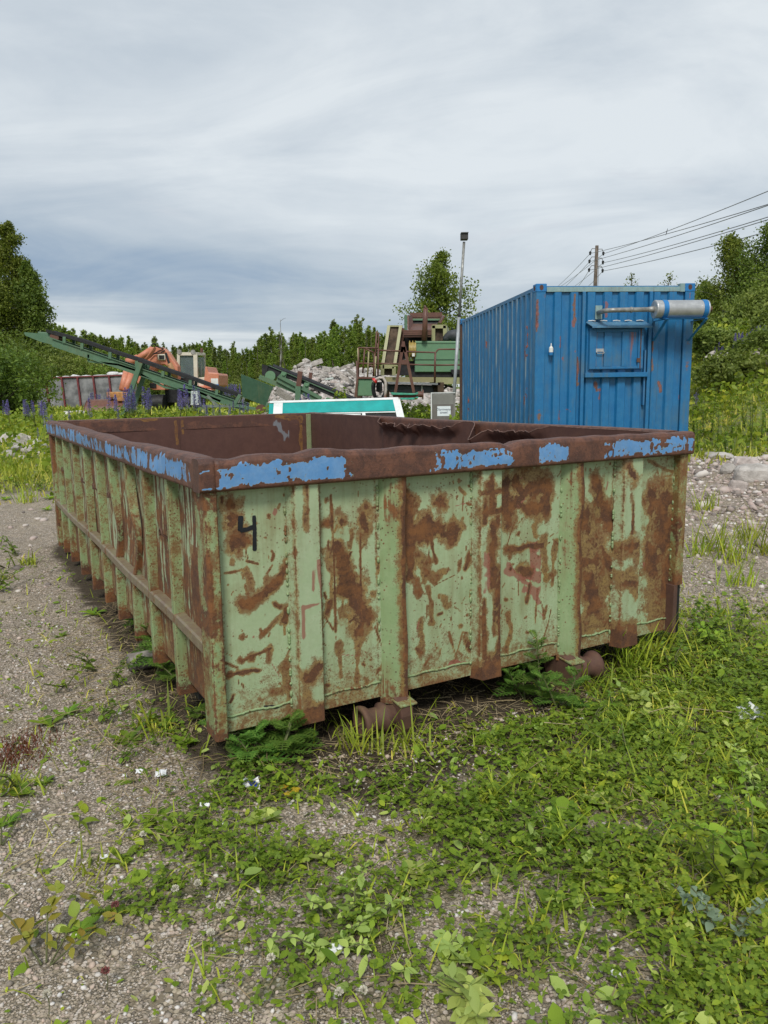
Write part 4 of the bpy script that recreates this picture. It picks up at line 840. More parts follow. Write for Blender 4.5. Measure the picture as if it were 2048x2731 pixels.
# ---------------------------------------------------------------- lamp pole, power line
def lamp_pole():
    b0 = pt(1222, 1100, 19.2); g = float(tz(b0[0], 19.2))
    top = pt(1237.5, 645, 19.2); base = np.array([top[0] - .30, 19.2, g])
    root = thing('lamp_pole', 'slim grey pole with a dark box head leaning beside the blue container', 'pole', base)
    mid = base + (top - base) * .62
    b = MB(); b.tube([base, mid], .040, 12); b.build('pole', simple('grey painted steel', (.34, .36, .37), .5, .2, .12), root, True, smooth=True)
    b = MB(); b.tube([mid, top], .032, 12); b.build('upper_pole', M['pipe'], root, True, smooth=True)
    b = MB(); b.tube([mid - (0, 0, .02), mid + (0, 0, .02)], .045, 12); b.build('collar', M['dark'], root, True)
    c = pt(1238, 632, 19.2)
    b = MB(); b.obox(c, (.085, 0, .0), (0, .10, .0), (0, .0, .07)); b.build('lamp_head', simple('weathered lamp casing', (.045, .042, .038), .6), root, True, bevel=.012)
    b = MB(); b.obox(c + np.array([0, -.02, .078]), (.088, 0, 0), (0, .11, 0), (0, .0, .012)); b.build('lamp_lid', simple('grey lid', (.10, .10, .095), .6), root, True, bevel=.006)
lamp_pole()
M['wire'] = simple('cable grey', (.20, .20, .21), .6, var=.1)
M['wood'] = barkmat('weathered pole wood', (.085, .065, .050), (.17, .135, .105), 9)
def power_line():
    Y = 62.0; top = pt(1592, 655, Y); g = float(tz(top[0], Y)); base = np.array([top[0] - .15, Y, g])
    root = thing('utility_pole', 'dark wooden utility pole carrying curved insulator hooks behind the blue container', 'utility pole', base)
    MB().tube([base, top], [.19, .13], 12).build('pole', M['wood'], root, True, smooth=True)
    ends = []
    for (lx, ly, rx, ry) in ((1574, 676, 1609, 677), (1572, 698, 1608, 701), (1571, 721, 1607, 723)):
        for px_, py_, sgn in ((lx, ly, -1), (rx, ry, 1)):
            e = pt(px_, py_, Y); a = np.array([top[0] + sgn * .10, Y, e[2] + .35])
            b = MB(); b.tube([a, a + np.array([sgn * .28, -.05, .0]), e + np.array([0, 0, .12])], .028, 8); b.build('hook', M['wire'], root, True)
            b = MB(); b.tube([e + np.array([0, 0, .16]), e + np.array([0, 0, .10]), e + np.array([0, 0, -.02]), e + np.array([0, 0, -.12])], [.05, .10, .08, .05], 10); b.build('insulator', M['dark'], root, True)
            ends.append((sgn, e))
    for sgn, xo in ((-1, -.16), (1, .17)):
        b = MB(); b.tube([(top[0] + xo, Y - .05, top[2] - 1.0), (top[0] + xo - .05, Y - .05, top[2] - 5)], .02, 6); b.build('ground_wire', M['wire'], root, True)
    # wires: towards the right over the camera side, and away to the left
    tr = [(2048, 484), (2048, 519), (2048, 553), (2048, 522), (2048, 560), (2048, 592)]
    order = [1, 3, 5, 0, 2, 4]
    tgt = {1: 484, 3: 553, 5: 592, 0: 519, 2: 522, 4: 560}
    words = {1: 'top wire of the six running right from the utility pole', 0: 'second wire from the top, the one with a bird on it', 2: 'third wire from the top right of the utility pole', 3: 'fourth wire from the top right of the utility pole', 4: 'fifth wire from the top right of the utility pole', 5: 'lowest wire running right from the utility pole'}
    left = {1: (1488, 763), 0: (1480, 765), 2: (1500, 765), 3: (1522, 765), 4: (1536, 765), 5: (1560, 765)}
    bird = None
    for k in range(6):
        e = ends[k][1]; far = pt(2048, tgt[k], 30.0); far2 = e + (far - e) * 2.0
        n = 60; t = np.linspace(0, 1, n); P = e + (far2 - e) * t[:, None]; P[:, 2] -= 4 * .35 * t * (1 - t)
        le = pt(*left[k], 95.0); le = e + (le - e) * 1.6; P2 = e + (le - e) * t[:, None]; P2[:, 2] -= 4 * .25 * t * (1 - t)
        b = MB(); b.tube(np.vstack([P2[::-1], P[1:]]), .018, 5)
        o = b.build('power_line_wire', M['wire']); tag(o, 'grey ' + words[k], 'wire', 'power line wires')
        if k == 0: bird = P[int(n * .30)]
    for k in range(0, 60):                                # find the point of that wire nearest the photographed bird
        pass
    bb = MB(); prof = np.array([(-.14, .01), (-.10, .03), (-.04, .055), (.03, .06), (.08, .045), (.10, .04), (.13, .042), (.155, .03), (.175, .008)])
    G = np.array([[(bird[0] + .3 * (i) + .02, bird[1] + .06 * math.cos(a) * r * 12, bird[2] + .09 + 1.1 * i + r * math.sin(a) * 1.1) for a in np.linspace(0, 2 * math.pi, 12, endpoint=False)] for i, r in prof])
    bb.grid(G, close_v=True); bb.raw(G[0], [tuple(range(12))]); bb.raw(G[-1], [tuple(range(12))])
    bb.cyl((bird[0] + .02, bird[1], bird[2]), (bird[0] + .02, bird[1], bird[2] + .07), .012)
    tag(bb.build('bird', M['dark'], smooth=True), 'small dark bird perched on one of the power line wires', 'bird')
power_line()

# ---------------------------------------------------------------- machines in the yard behind
M['mgreen'] = rusty('machine green paint', (0.078, 0.160, 0.092), (0.105, 0.195, 0.120), amount=0.02, streak=.3, speck=.4, stain=.35, scale=.35)
M['dgreen'] = rusty('dark green paint', (0.022, 0.075, 0.038), (0.035, 0.095, 0.05), amount=0.0, streak=.2, speck=.2, stain=.25, scale=.35)
M['egreen'] = rusty('engine cover green', (0.110, 0.235, 0.130), (0.13, 0.255, 0.145), amount=-.02, streak=.2, speck=.1, stain=.12, scale=.3)
M['beige'] = rusty('faded cream frame paint', (0.33, 0.33, 0.165), (0.38, 0.37, 0.20), amount=.03, streak=.3, speck=.4, stain=.4, scale=.3)
M['beam'] = rusty('cream beam with rust', (0.32, 0.28, 0.14), (0.36, 0.33, 0.18), amount=.12, streak=.1, speck=.5, stain=.5, scale=.25)
M['mrust'] = rusty('rusty machine steel', (0.110, 0.045, 0.032), (0.15, 0.065, 0.045), amount=.04, streak=.2, speck=.1, stain=.3, scale=.3)
M['orange'] = rusty('faded orange paint', (0.56, 0.205, 0.115), (0.60, 0.25, 0.16), amount=-.02, streak=.3, speck=.3, stain=.2, scale=.3, dirt=(.26, .12, .07))
M['cabw'] = rusty('off white cab paint', (0.62, 0.58, 0.46), (0.68, 0.65, 0.55), amount=.05, streak=.3, speck=.4, stain=.3, scale=.4)
M['bucket'] = rusty('brown bucket steel', (0.125, 0.050, 0.033), (0.17, 0.070, 0.045), amount=.02, streak=.1, speck=.1, stain=.3, scale=.3)
M['mesh'] = simple('rusted screen mesh', (0.075, 0.050, 0.033), .85, var=.5, scale=5)
M['belt'] = simple('black conveyor belt', (0.016, 0.016, 0.018), .6, var=.4)
M['teal'] = simple('teal boards', (0.008, 0.32, 0.30), .55, var=.18, scale=3)
M['wht'] = simple('weathered white frame', (0.68, 0.70, 0.68), .6, var=.14, scale=4)
M['yel'] = simple('pale yellow board', (0.55, 0.50, 0.24), .6, var=.12)
M['gcab'] = simple('grey sheet metal', (0.20, 0.20, 0.18), .5, .1, var=.15, scale=3)
M['paper'] = simple('white sheet', (0.70, 0.76, 0.78), .5, var=.05)
M['guard'] = rusty('yellow guard', (0.36, 0.26, 0.06), (0.40, 0.30, 0.09), amount=.08, streak=.2, speck=.4, stain=.4, scale=.4)
def glassm():
    m, q = new_mat('cab glass with painted reflection'); q.b.inputs['Base Color'].default_value = (.24, .30, .31, 1); q.b.inputs['Roughness'].default_value = .12  # pale base colour stands in for sky reflected in the panes
    t = q.node('ShaderNodeBsdfTransparent'); t.inputs[0].default_value = (.75, .83, .82, 1)
    ms = q.node('ShaderNodeMixShader'); ms.inputs[0].default_value = .68; q.l.new(q.b.outputs[0], ms.inputs[1]); q.l.new(t.outputs[0], ms.inputs[2]); q.l.new(ms.outputs[0], q.out.inputs[0]); return m
M['glass'] = glassm()
def text_mesh(name, s, size, mat, parent, loc, rot):
    c = bpy.data.curves.new(name, 'FONT'); c.body = s; c.size = size; c.align_x = 'CENTER'; c.align_y = 'CENTER'; c.extrude = .0015
    t = bpy.data.objects.new(name, c); COL.objects.link(t); dg = bpy.context.evaluated_depsgraph_get(); me = bpy.data.meshes.new_from_object(t.evaluated_get(dg))
    bpy.data.objects.remove(t); o = link(name, me, parent); o.data.materials.clear(); o.data.materials.append(mat); o.location = loc; o.rotation_euler = rot; return o

class Px:
    """pixel measurements from an enlarged crop turned into points at a depth"""
    def __init__(s, x0, y0, k, Y): s.x0, s.y0, s.k, s.Y = x0, y0, k, Y
    def __call__(s, X, Yp, dy=0.0): return pt(s.x0 + X / s.k, s.y0 + Yp / s.k, s.Y + dy)
    def poly(s, pts, dy=0.0): return [s(a, b, dy) for a, b in pts]

def make_excavator():
    p = Px(300, 900, 4.366, 43.0); base = p(760, 800); base[2] = float(tz(base[0], 43))
    root = thing('excavator', 'faded orange tracked excavator with a white framed cab, parked behind the long green conveyor', 'excavator', base)
    D = lambda pts, d0, d1, name, mat, bev=.03, par=root: MB().prism(p.poly(pts, d0), (0, d1 - d0, 0)).build(name, mat, par, True, bevel=bev)
    # house and counterweight
    D([(1080, 335), (1095, 345), (1118, 408), (1140, 410), (1225, 418), (1236, 440), (1236, 560), (1180, 590), (985, 590), (985, 560), (1060, 560)], -.6, 2.0, 'engine_house', M['orange'], .06)
    D([(780, 560), (985, 560), (985, 590), (1150, 600), (1150, 620), (780, 610)], -1.0, 2.0, 'house_floor', M['orange'])
    D([(440, 528), (610, 535), (610, 612), (470, 612), (440, 595)], -1.2, .2, 'side_box', M['orange'])
    MB().obox(p(471, 560, -1.24), (.17, 0, 0), (0, .03, 0), (0, 0, .13)).build('work_lamp', M['dark'], root, True, bevel=.02)
    b = MB(); c = p(1188, 512, -.62); b.obox(c, (.19, 0, 0), (0, .008, 0), (0, 0, .16)); pl = b.build('name_plate', M['wht'], root, True)
    MB().obox(c + np.array([0, -.012, -.24]), (.22, 0, 0), (0, .006, 0), (0, 0, .09)).build('blue_stripe', M['strap'], root, True)
    # cab: posts, roof, windows
    cw = M['cabw']; b = MB()
    fl, fr, sr_ = 768, 962, 1076
    def bar(a, c, w=.09): b.beam(p(*a), p(*c), w, w)
    bar((770, 190), (770, 560), .15); bar((966, 200), (976, 560), .20); bar((768, 192), (968, 192), .16); bar((772, 545), (968, 555), .10)
    b.beam(p(1068, 195, 1.5), p(1076, 560, 1.5), .10, .10); b.beam(p(968, 195), p(1072, 195, 1.5), .10, .12); b.beam(p(1030, 230, .9), p(1036, 555, .9), .07, .07)
    b.beam(p(772, 190, 1.5), p(772, 560, 1.5), .09, .09); b.beam(p(770, 190, 1.5), p(1070, 190, 1.5), .1, .1)
    cab = b.build('cab', cw, root, True)
    D([(985, 470), (1075, 460), (1075, 575), (985, 575)], 0.0, 1.5, 'cab_door', cw, .02)
    MB().prism([p(764, 188, -.05), p(968, 188, -.05), p(1076, 194, 1.6), p(764, 188, 1.6)], (0, 0, .07)).build('cab_roof', M['cabw'], root, True, bevel=.015)
    wn = MB().prism(p.poly([(782, 205), (955, 205), (955, 540), (782, 540)], .02), (0, .012, 0)).build('window', M['glass'], root, True)
    b = MB()
    for q_, r_ in (((784, 212), (957, 212)), ((784, 212), (786, 475)), ((957, 212), (958, 475)), ((784, 470), (958, 478))): b.beam(p(*q_, -.04), p(*r_, -.04), .05, .05)
    b.build('gasket', M['black'], wn, True)
    MB().prism([p(985, 230, .1), p(1066, 230, 1.4), p(1070, 455, 1.4), p(988, 465, .1)], (.012, 0, 0)).build('window', M['glass'], root, True)
    MB().prism(p.poly([(800, 215), (940, 215), (940, 520), (800, 520)], 1.52), (0, .012, 0)).build('window', M['glass'], root, True)
    b = MB(); b.obox(p(915, 430, .8), (.28, 0, 0), (0, .08, 0), (0, 0, .5)); b.obox(p(900, 500, .5), (.30, 0, 0), (0, .3, 0), (0, 0, .1)); b.build('seat', simple('grey seat', (.16, .18, .19), .8), root, True, bevel=.05)
    b = MB(); b.obox(p(855, 430, .35), (.2, 0, 0), (0, .06, 0), (0, 0, .10)); b.beam(p(850, 440, .35), p(850, 540, .3), .08, .08); b.build('console', M['dark'], root, True)
    MB().prism(p.poly([(785, 470), (955, 480), (955, 545), (785, 540)], -.02), (0, .03, 0)).build('lower_window', M['dark'], root, True)
    for X in (783, 943):
        b = MB(); c = p(X, 170); b.cyl(c + np.array([0, .05, 0]), c + np.array([0, -.12, 0]), .09, .13, 12); b.build('roof_lamp', M['pipe'], root, True)
    b = MB(); c = p(1040, 178, .8); b.cyl(c, c + np.array([0, 0, .25]), .08, .07, 10); b.build('beacon', M['mrust'], root, True)
    # boom, stick, cylinders
    D([(500, 104), (560, 112), (605, 135), (640, 165), (690, 240), (757, 335), (764, 485), (706, 486), (688, 420), (640, 340), (600, 312), (555, 318), (520, 350), (460, 420), (390, 400), (372, 330), (430, 205)], -1.4, -.75, 'boom', M['orange'], .05)
    D([(150, 285), (175, 262), (290, 235), (430, 120), (485, 108), (470, 150), (400, 240), (330, 300), (340, 380), (330, 500), (300, 545), (270, 520), (262, 440), (205, 380), (160, 330)], -2.4, -1.9, 'stick', M['orange'], .05)
    b = MB(); b.tube([p(165, 290, -2.6), p(300, 240, -2.5)], .2, 12); b.tube([p(300, 240, -2.5), p(465, 130, -2.2)], .15, 12); b.build('stick_cylinder', M['orange'], root, True, smooth=True)
    for off in (0, 58):
        b = MB(); b.tube([p(165 + off, 390 + off * .5, -2.9), p(112 + off * .55, 610 + off * .2, -3.4)], [.17, .17], 12); b.build('bucket_cylinder', M['orange'], root, True, smooth=True)
    b = MB(); b.tube([p(620, 180, -1.6), p(660, 310, -1.6)], .06, 8); b.build('boom_rod', M['dark'], root, True)
    b = MB(); b.tube([p(660, 300, -1.6), p(735, 470, -1.4)], .14, 10); b.build('boom_cylinder', simple('worn ochre cylinder', (.36, .20, .09), .6), root, True, smooth=True)
    MB().obox(p(572, 230, -1.45), (.2, 0, 0), (0, .06, 0), (0, 0, .16)).build('boom_lamp', M['cabw'], root, True, bevel=.03)
    MB().obox(p(572, 230, -1.53), (.13, 0, 0), (0, .02, 0), (0, 0, .1)).build('lamp_glass', M['dark'], root, True)
    for a in ([(430, 130, -2.3), (455, 95, -2.2), (480, 70, -2.0), (510, 105, -1.6), (590, 130, -1.5)], [(330, 260, -2.4), (410, 215, -2.3), (500, 180, -1.6), (600, 130, -1.5)], [(230, 480, -2.7), (215, 430, -2.6), (260, 330, -2.5), (340, 250, -2.4)], [(430, 240, -1.5), (480, 190, -1.5), (560, 180, -1.5), (610, 150, -1.5)]):
        MB().tube([p(*q) for q in a], .03, 6).build('hose', M['belt'], root, True, smooth=True)
    b = MB(); b.obox(p(100, 665, -3.6), (.62, 0, 0), (0, .35, 0), (0, 0, .14)); b.obox(p(140, 690, -3.7), (.3, 0, 0), (0, .3, 0), (0, 0, .22)); b.build('quick_coupler', simple('ochre coupler', (.42, .20, .07), .7), root, True, bevel=.04)
    # bucket at the arm's end
    pb = Px(0, 0, 1, 38.6)
    sec = [(0, .0), (-.25, -.05), (-.62, -.28), (-.80, -.62), (-.72, -1.0), (-.35, -1.16), (.30, -1.10), (.25, -1.0), (-.30, -1.04), (-.62, -.92), (-.68, -.62), (-.52, -.36), (-.2, -.14), (0, -.1)]
    bl = pb(216, 1066); br = pb(336, 1063); b = MB(); w = br[0] - bl[0]
    G = np.array([[(x, bl[1] + .9 + v * 1.0, bl[2] + z * 1.25) for v, z in sec] for x in np.linspace(bl[0], br[0], 3)]); b.grid(G, close_v=True)
    for x in (bl[0] + .02, br[0] - .06): b.prism([(x, bl[1] + .9 + v, bl[2] + z * 1.25) for v, z in sec[:7]], (.04, 0, 0))
    b.build('bucket', M['bucket'], root, True)
    # tracks
    for X0, X1, dy, nm in ((395, 625, -1.0, 'track'), (770, 1010, -.4, 'track')):
        b = MB(); a0 = p(X0, 670, dy); a1 = p(X1, 670, dy); gz = base[2] - .03; z1 = a0[2]; w = .62 if X0 < 500 else .55; wx = (a1[0] - a0[0])
        hz = (z1 - gz); prof = []
        for t in np.linspace(0, 2 * math.pi, 36, endpoint=False):
            yy = (1.6 if math.cos(t) > 0 else 0) + math.cos(t) * hz / 2; prof.append((a0[1] + yy, gz + hz / 2 + math.sin(t) * hz / 2))
        b.prism([(a0[0], y, z) for y, z in prof], (wx * .9, 0, 0)); tr = b.build(nm, M['dark'], root, True)
        b = MB()
        for k in range(len(prof)):
            y, z = prof[k]; y2, z2 = prof[(k + 1) % len(prof)]; m_ = np.array([a0[0] + wx * .45, (y + y2) / 2, (z + z2) / 2]); d = np.array([0, y2 - y, z2 - z]); L = np.linalg.norm(d); d /= L; nn = np.array([0, d[2], -d[1]])
            b.obox(m_ - nn * .02, (wx * .47, 0, 0), d * L * .40, nn * .035); b.obox(m_ - nn * .06, (wx * .47, 0, 0), d * .025, nn * .03)
        b.build('track_shoes', M['bucket'], tr, True)
    D([(600, 590), (840, 600), (840, 760), (620, 760)], -.5, 1.6, 'undercarriage', M['dark'])
    return root
make_excavator()

def make_conveyor():
    p = Px(0, 800, 2.37, 30.0); f0 = p(785, 705); base = np.array([f0[0], 30, float(tz(f0[0], 30))])
    root = thing('conveyor', 'long green belt conveyor rising to the upper left in front of the orange excavator', 'conveyor', base)
    A, B = p(360, 272), p(1560, 678); ax = (B - A) / np.linalg.norm(B - A)
    for dy, nm in ((-.35, 'side_beam'), (.45, 'side_beam')):
        b = MB(); b.beam(A + np.array([0, dy, 0]), B + np.array([0, dy, 0]), .07, .28); b.beam(A + np.array([0, dy - .03, .14]), B + np.array([0, dy - .03, .14]), .13, .025); b.beam(A + np.array([0, dy - .03, -.14]), B + np.array([0, dy - .03, -.14]), .13, .025); b.build(nm, M['mgreen'], root, True)
    b = MB(); b.prism(p.poly([(150, 205), (235, 213), (360, 250), (360, 292), (250, 262), (160, 225)], -.38), (0, .08, 0)); b.prism(p.poly([(150, 203), (250, 212), (360, 250), (350, 262), (240, 225)], -.35), (0, .8, 0)); b.build('discharge_chute', M['mgreen'], root, True)
    b = MB(); b.prism(p.poly([(235, 200), (300, 205), (345, 235), (340, 262), (250, 240)], -.25), (0, .5, 0)); b.build('head_frame', M['mgreen'], root, True, bevel=.02)
    b = MB(); c = p(365, 240); b.cyl(c + np.array([0, -.33, 0]), c + np.array([0, .4, 0]), .17, .17, 18); b.build('head_drum', M['mrust'], root, True)
    # belt
    bp = [p(318, 206), p(540, 268), p(715, 330), p(880, 382), p(1045, 442), p(1215, 500), p(1380, 560), p(1512, 603)]
    G = np.array([[q + np.array([0, y, z]) for y, z in ((-.36, .10), (-.22, .0), (.22, .0), (.36, .10), (.36, .06), (.22, -.04), (-.22, -.04), (-.36, -.02))] for q in bp])
    b = MB(); b.grid(G, close_v=True); b.raw(G[0], [tuple(range(8))]); b.build('belt', M['belt'], root, True)
    lo = [p(430, 285), p(1400, 628)]; b = MB(); b.beam(lo[0], lo[1], .6, .02); b.build('return_belt', M['belt'], root, True)
    for X, Yp in ((430, 240), (540, 280), (715, 335), (880, 390), (1045, 455), (1215, 510), (1380, 570)):
        t = (X - 360) / 1200; q = A + (B - A) * t; top = p(X, Yp)
        for yb in (30.5, 29.6): br = MB().beam((top[0], yb, q[2] + .1), (top[0] + .03, yb, top[2] + .02), .07, .11).build('idler_bracket', M['mgreen'], root, True)
        b = MB(); b.cyl((top[0] + .05, 29.55, top[2] - .02), (top[0] + .05, 30.5, top[2] - .02), .085, .085, 12); b.build('idler_roller', M['mrust'], br, True)
    # lower truss
    for dy in (-.35, .45):
        b = MB(); P = [p(560, 345, dy), p(560, 388, dy), p(745, 408, dy), p(890, 455, dy)]
        for a, c in zip(P, P[1:]): b.beam(a, c, .07, .07)
        P = [p(890, 470, dy), p(1040, 552, dy), p(1240, 575, dy), p(1395, 640, dy)]
        for a, c in zip(P, P[1:]): b.beam(a, c, .07, .08)
        b.beam(p(1048, 505, dy), p(1035, 555, dy), .06, .06); b.beam(p(890, 470, dy), p(1040, 520, dy), .05, .05); b.build('truss', M['mgreen'], root, True)
    for dy in (-.5, .7):
        a = p(888, 398, dy) if dy < 0 else p(935, 410, dy); c = p(782, 712, dy) if dy < 0 else p(838, 690, dy); c = a + (c - a) * 1.1
        b = MB(); b.beam(a, c, .12, .17, up=(1, 0, 0)); b.build('leg', M['mgreen'], root, True)
    b = MB(); b.beam(p(1230, 672, -.4), p(1570, 668, -.4), .12, .10); b.beam(p(1310, 605, -.4), p(1375, 668, -.4), .08, .10); b.beam(p(1520, 600, -.4), p(1505, 650, -.4), .1, .1); b.beam(p(1545, 605, .3), p(1530, 660, .3), .1, .1); b.beam(p(1450, 672, -.4), p(1450, 760, -.4), .1, .1); b.beam(p(1240, 672, -.4), p(1240, 760, -.4), .1, .1); b.build('base_frame', simple('grey green steel', (.17, .20, .17), .7), root, True)
    # feed hopper
    h = Px(600, 800, 2.37, 29.2); b = MB()
    b.prism(h.poly([(100, 468), (305, 548), (255, 672), (110, 612)]), (0, .07, 0)); hp = b.build('feed_hopper', M['dgreen'], root, True)
    b = MB()
    for a, c in (((104, 470), (305, 550)), ((300, 552), (252, 668)), ((254, 670), (112, 612)), ((112, 610), (104, 474))): b.beam(h(*a, -.05), h(*c, -.05), .06, .07)
    b.prism(h.poly([(98, 464), (310, 546), (340, 520), (140, 445)]), (0, .0, .02)); b.build('hopper_flange', M['mgreen'], hp, True)
    b = MB(); b.prism([h(100, 468), h(110, 612), h(150, 590, 1.4), h(140, 440, 1.4)], (.05, 0, 0)); b.prism([h(305, 548), h(255, 672), h(285, 640, 1.4), h(335, 520, 1.4)], (.05, 0, 0)); b.build('hopper_side', M['dgreen'], hp, True)
    b = MB(); b.beam(h(95, 600), h(60, 660), .12, .12); b.beam(h(275, 650), h(260, 705), .14, .14); b.beam(h(20, 660), h(270, 700), .1, .1); b.build('hopper_stand', M['mgreen'], root, True)
    b = MB(); c = h(225, 690, -.2); b.cyl(c + np.array([0, -.1, 0]), c + np.array([0, .2, 0]), .17, .17, 18); b.build('tail_drum', M['mrust'], root, True)
make_conveyor()
def plastic_tub():
    p = Px(0, 800, 2.37, 29.4); a = p(1200, 575); c = p(1272, 662); cx = (a[0] + c[0]) / 2; r = (c[0] - a[0]) / 2
    b = MB(); ring = [(c[2], r * .92), (c[2] + .02, r * .95), (a[2] - .03, r * .80), (a[2], r * .78)]
    G = np.array([[(cx + rr * math.cos(t), 29.4 + rr * math.sin(t), z) for t in np.linspace(0, 2 * math.pi, 24, endpoint=False)] for z, rr in ring]); b.grid(G, close_v=True, flip=True); b.raw(G[-1], [tuple(range(24))])
    root = thing('plastic_tub', 'upturned whitish plastic tub on the base rail of the long green conveyor', 'tub', (cx, 29.4, c[2]))
    b.build('body', simple('milky plastic', (.55, .60, .57), .4, var=.1), root, True, smooth=False)
    G = np.array([[(cx + rr * math.cos(t), 29.4 + rr * math.sin(t), z) for t in np.linspace(0, 2 * math.pi, 24, endpoint=False)] for z, rr in ((c[2], r * .93), (c[2], r * 1.02), (c[2] + .03, r * 1.02), (c[2] + .03, r * .95))]); MB().grid(G, close_v=True).build('brim', M['white_pl'], root, True)
plastic_tub()

def make_conveyor2():
    p = Px(620, 940, 4.879, 21.0); c0 = p(900, 640); base = np.array([c0[0], 21.0, float(tz(c0[0], 21))])
    root = thing('conveyor', 'short dark conveyor with a black trough and pale green drum, lying against the rubble heap', 'conveyor', base)
    a, c = p(430, 215), p(1640, 690); d = c - a
    b = MB(); b.prism([p(385, 155), p(470, 172), p(1600, 640), p(1560, 690), p(720, 330), p(440, 310), p(385, 290)], (0, .05, 0)); b.build('trough_side', M['dark'], root, True)
    b = MB(); b.prism([p(455, 168, -.05), p(480, 172, -.05), p(1590, 632, -.05), p(1580, 645, -.05)], (0, .05, 0)); b.build('trough_lip', M['mgreen'], root, True)
    G = np.array([[q + np.array([0, y, z]) for y, z in ((.06, .02), (.35, -.10), (.6, -.10), (.95, .06), (.95, .02), (.6, -.14), (.35, -.14), (.06, -.02))] for q in (p(470, 165), p(900, 335), p(1640, 640))]); b = MB(); b.grid(G, close_v=True); b.raw(G[0], [tuple(range(8))]); b.build('belt', M['belt'], root, True)
    b = MB(); b.prism([p(470, 172, 1.0), p(1600, 620, 1.0), p(1600, 660, 1.0), p(470, 250, 1.0)], (0, .05, 0)); b.build('trough_side', M['dark'], root, True)
    b = MB(); b.prism(p.poly([(382, 155), (462, 170), (438, 312), (382, 292)], -.03), (0, .03, 0)); b.prism([p(382, 155), p(382, 292), p(392, 300, 1.0), p(392, 165, 1.0)], (.03, 0, 0)); b.build('head_plate', M['dark'], root, True)
    c1 = p(490, 305, -.1); b = MB(); b.cyl(c1, c1 + np.array([0, 1.0, 0]), .135, .135, 24); dr = b.build('head_drum', M['egreen'], root, True)
    b = MB(); b.cyl(c1 + np.array([0, -.08, 0]), c1 + np.array([0, .01, 0]), .05, .06, 16); b.build('shaft', M['dark'], dr, True)
    b = MB(); b.beam(p(350, 318, -.06), p(860, 520, -.06), .10, .12); b.beam(p(590, 330, -.12), p(1145, 622, -.12), .12, .20); b.beam(p(590, 316, -.16), p(1145, 606, -.16), .16, .03); b.build('frame_beam', M['mgreen'], root, True)
    for X, Yp in ((665, 290), (962, 430)):
        b = MB(); b.prism(p.poly([(X - 25, Yp - 40), (X + 38, Yp - 30), (X + 25, Yp + 50), (X - 55, Yp + 25)], -.17), (0, .05, 0)); b.cyl(p(X, Yp - 12, -.22), p(X, Yp - 12, -.1), .05, .05, 10); b.build('idler_bracket', M['egreen'], root, True)
    b = MB(); b.beam(p(855, 440, -.25), p(848, 720, -.25), .12, .14, up=(1, 0, 0)); b.build('leg', M['mgreen'], root, True)
    b = MB(); b.beam(p(885, 245, -.25), p(858, 440, -.25), .10, .12, up=(1, 0, 0)); b.build('stake', M['mrust'], root, True)
    b = MB(); b.beam(p(1020, 260, 1.0), p(1008, 370, 1.0), .09, .09, up=(1, 0, 0)); b.build('stake', M['mrust'], root, True)
    b = MB(); b.prism(p.poly([(1215, 590), (1240, 585), (1370, 645), (1360, 690), (1215, 650)], -.1), (0, .03, 0)); pl = b.build('perforated_plate', M['egreen'], root, True)
    for X, Yp in ((1235, 605), (1270, 622), (1305, 638), (1335, 652), (1240, 630)):
        cc = p(X, Yp, -.104); MB().cyl(cc, cc + np.array([0, .003, 0]), .035, .035, 12).build('plate_hole', M['black'], pl, True)
make_conveyor2()

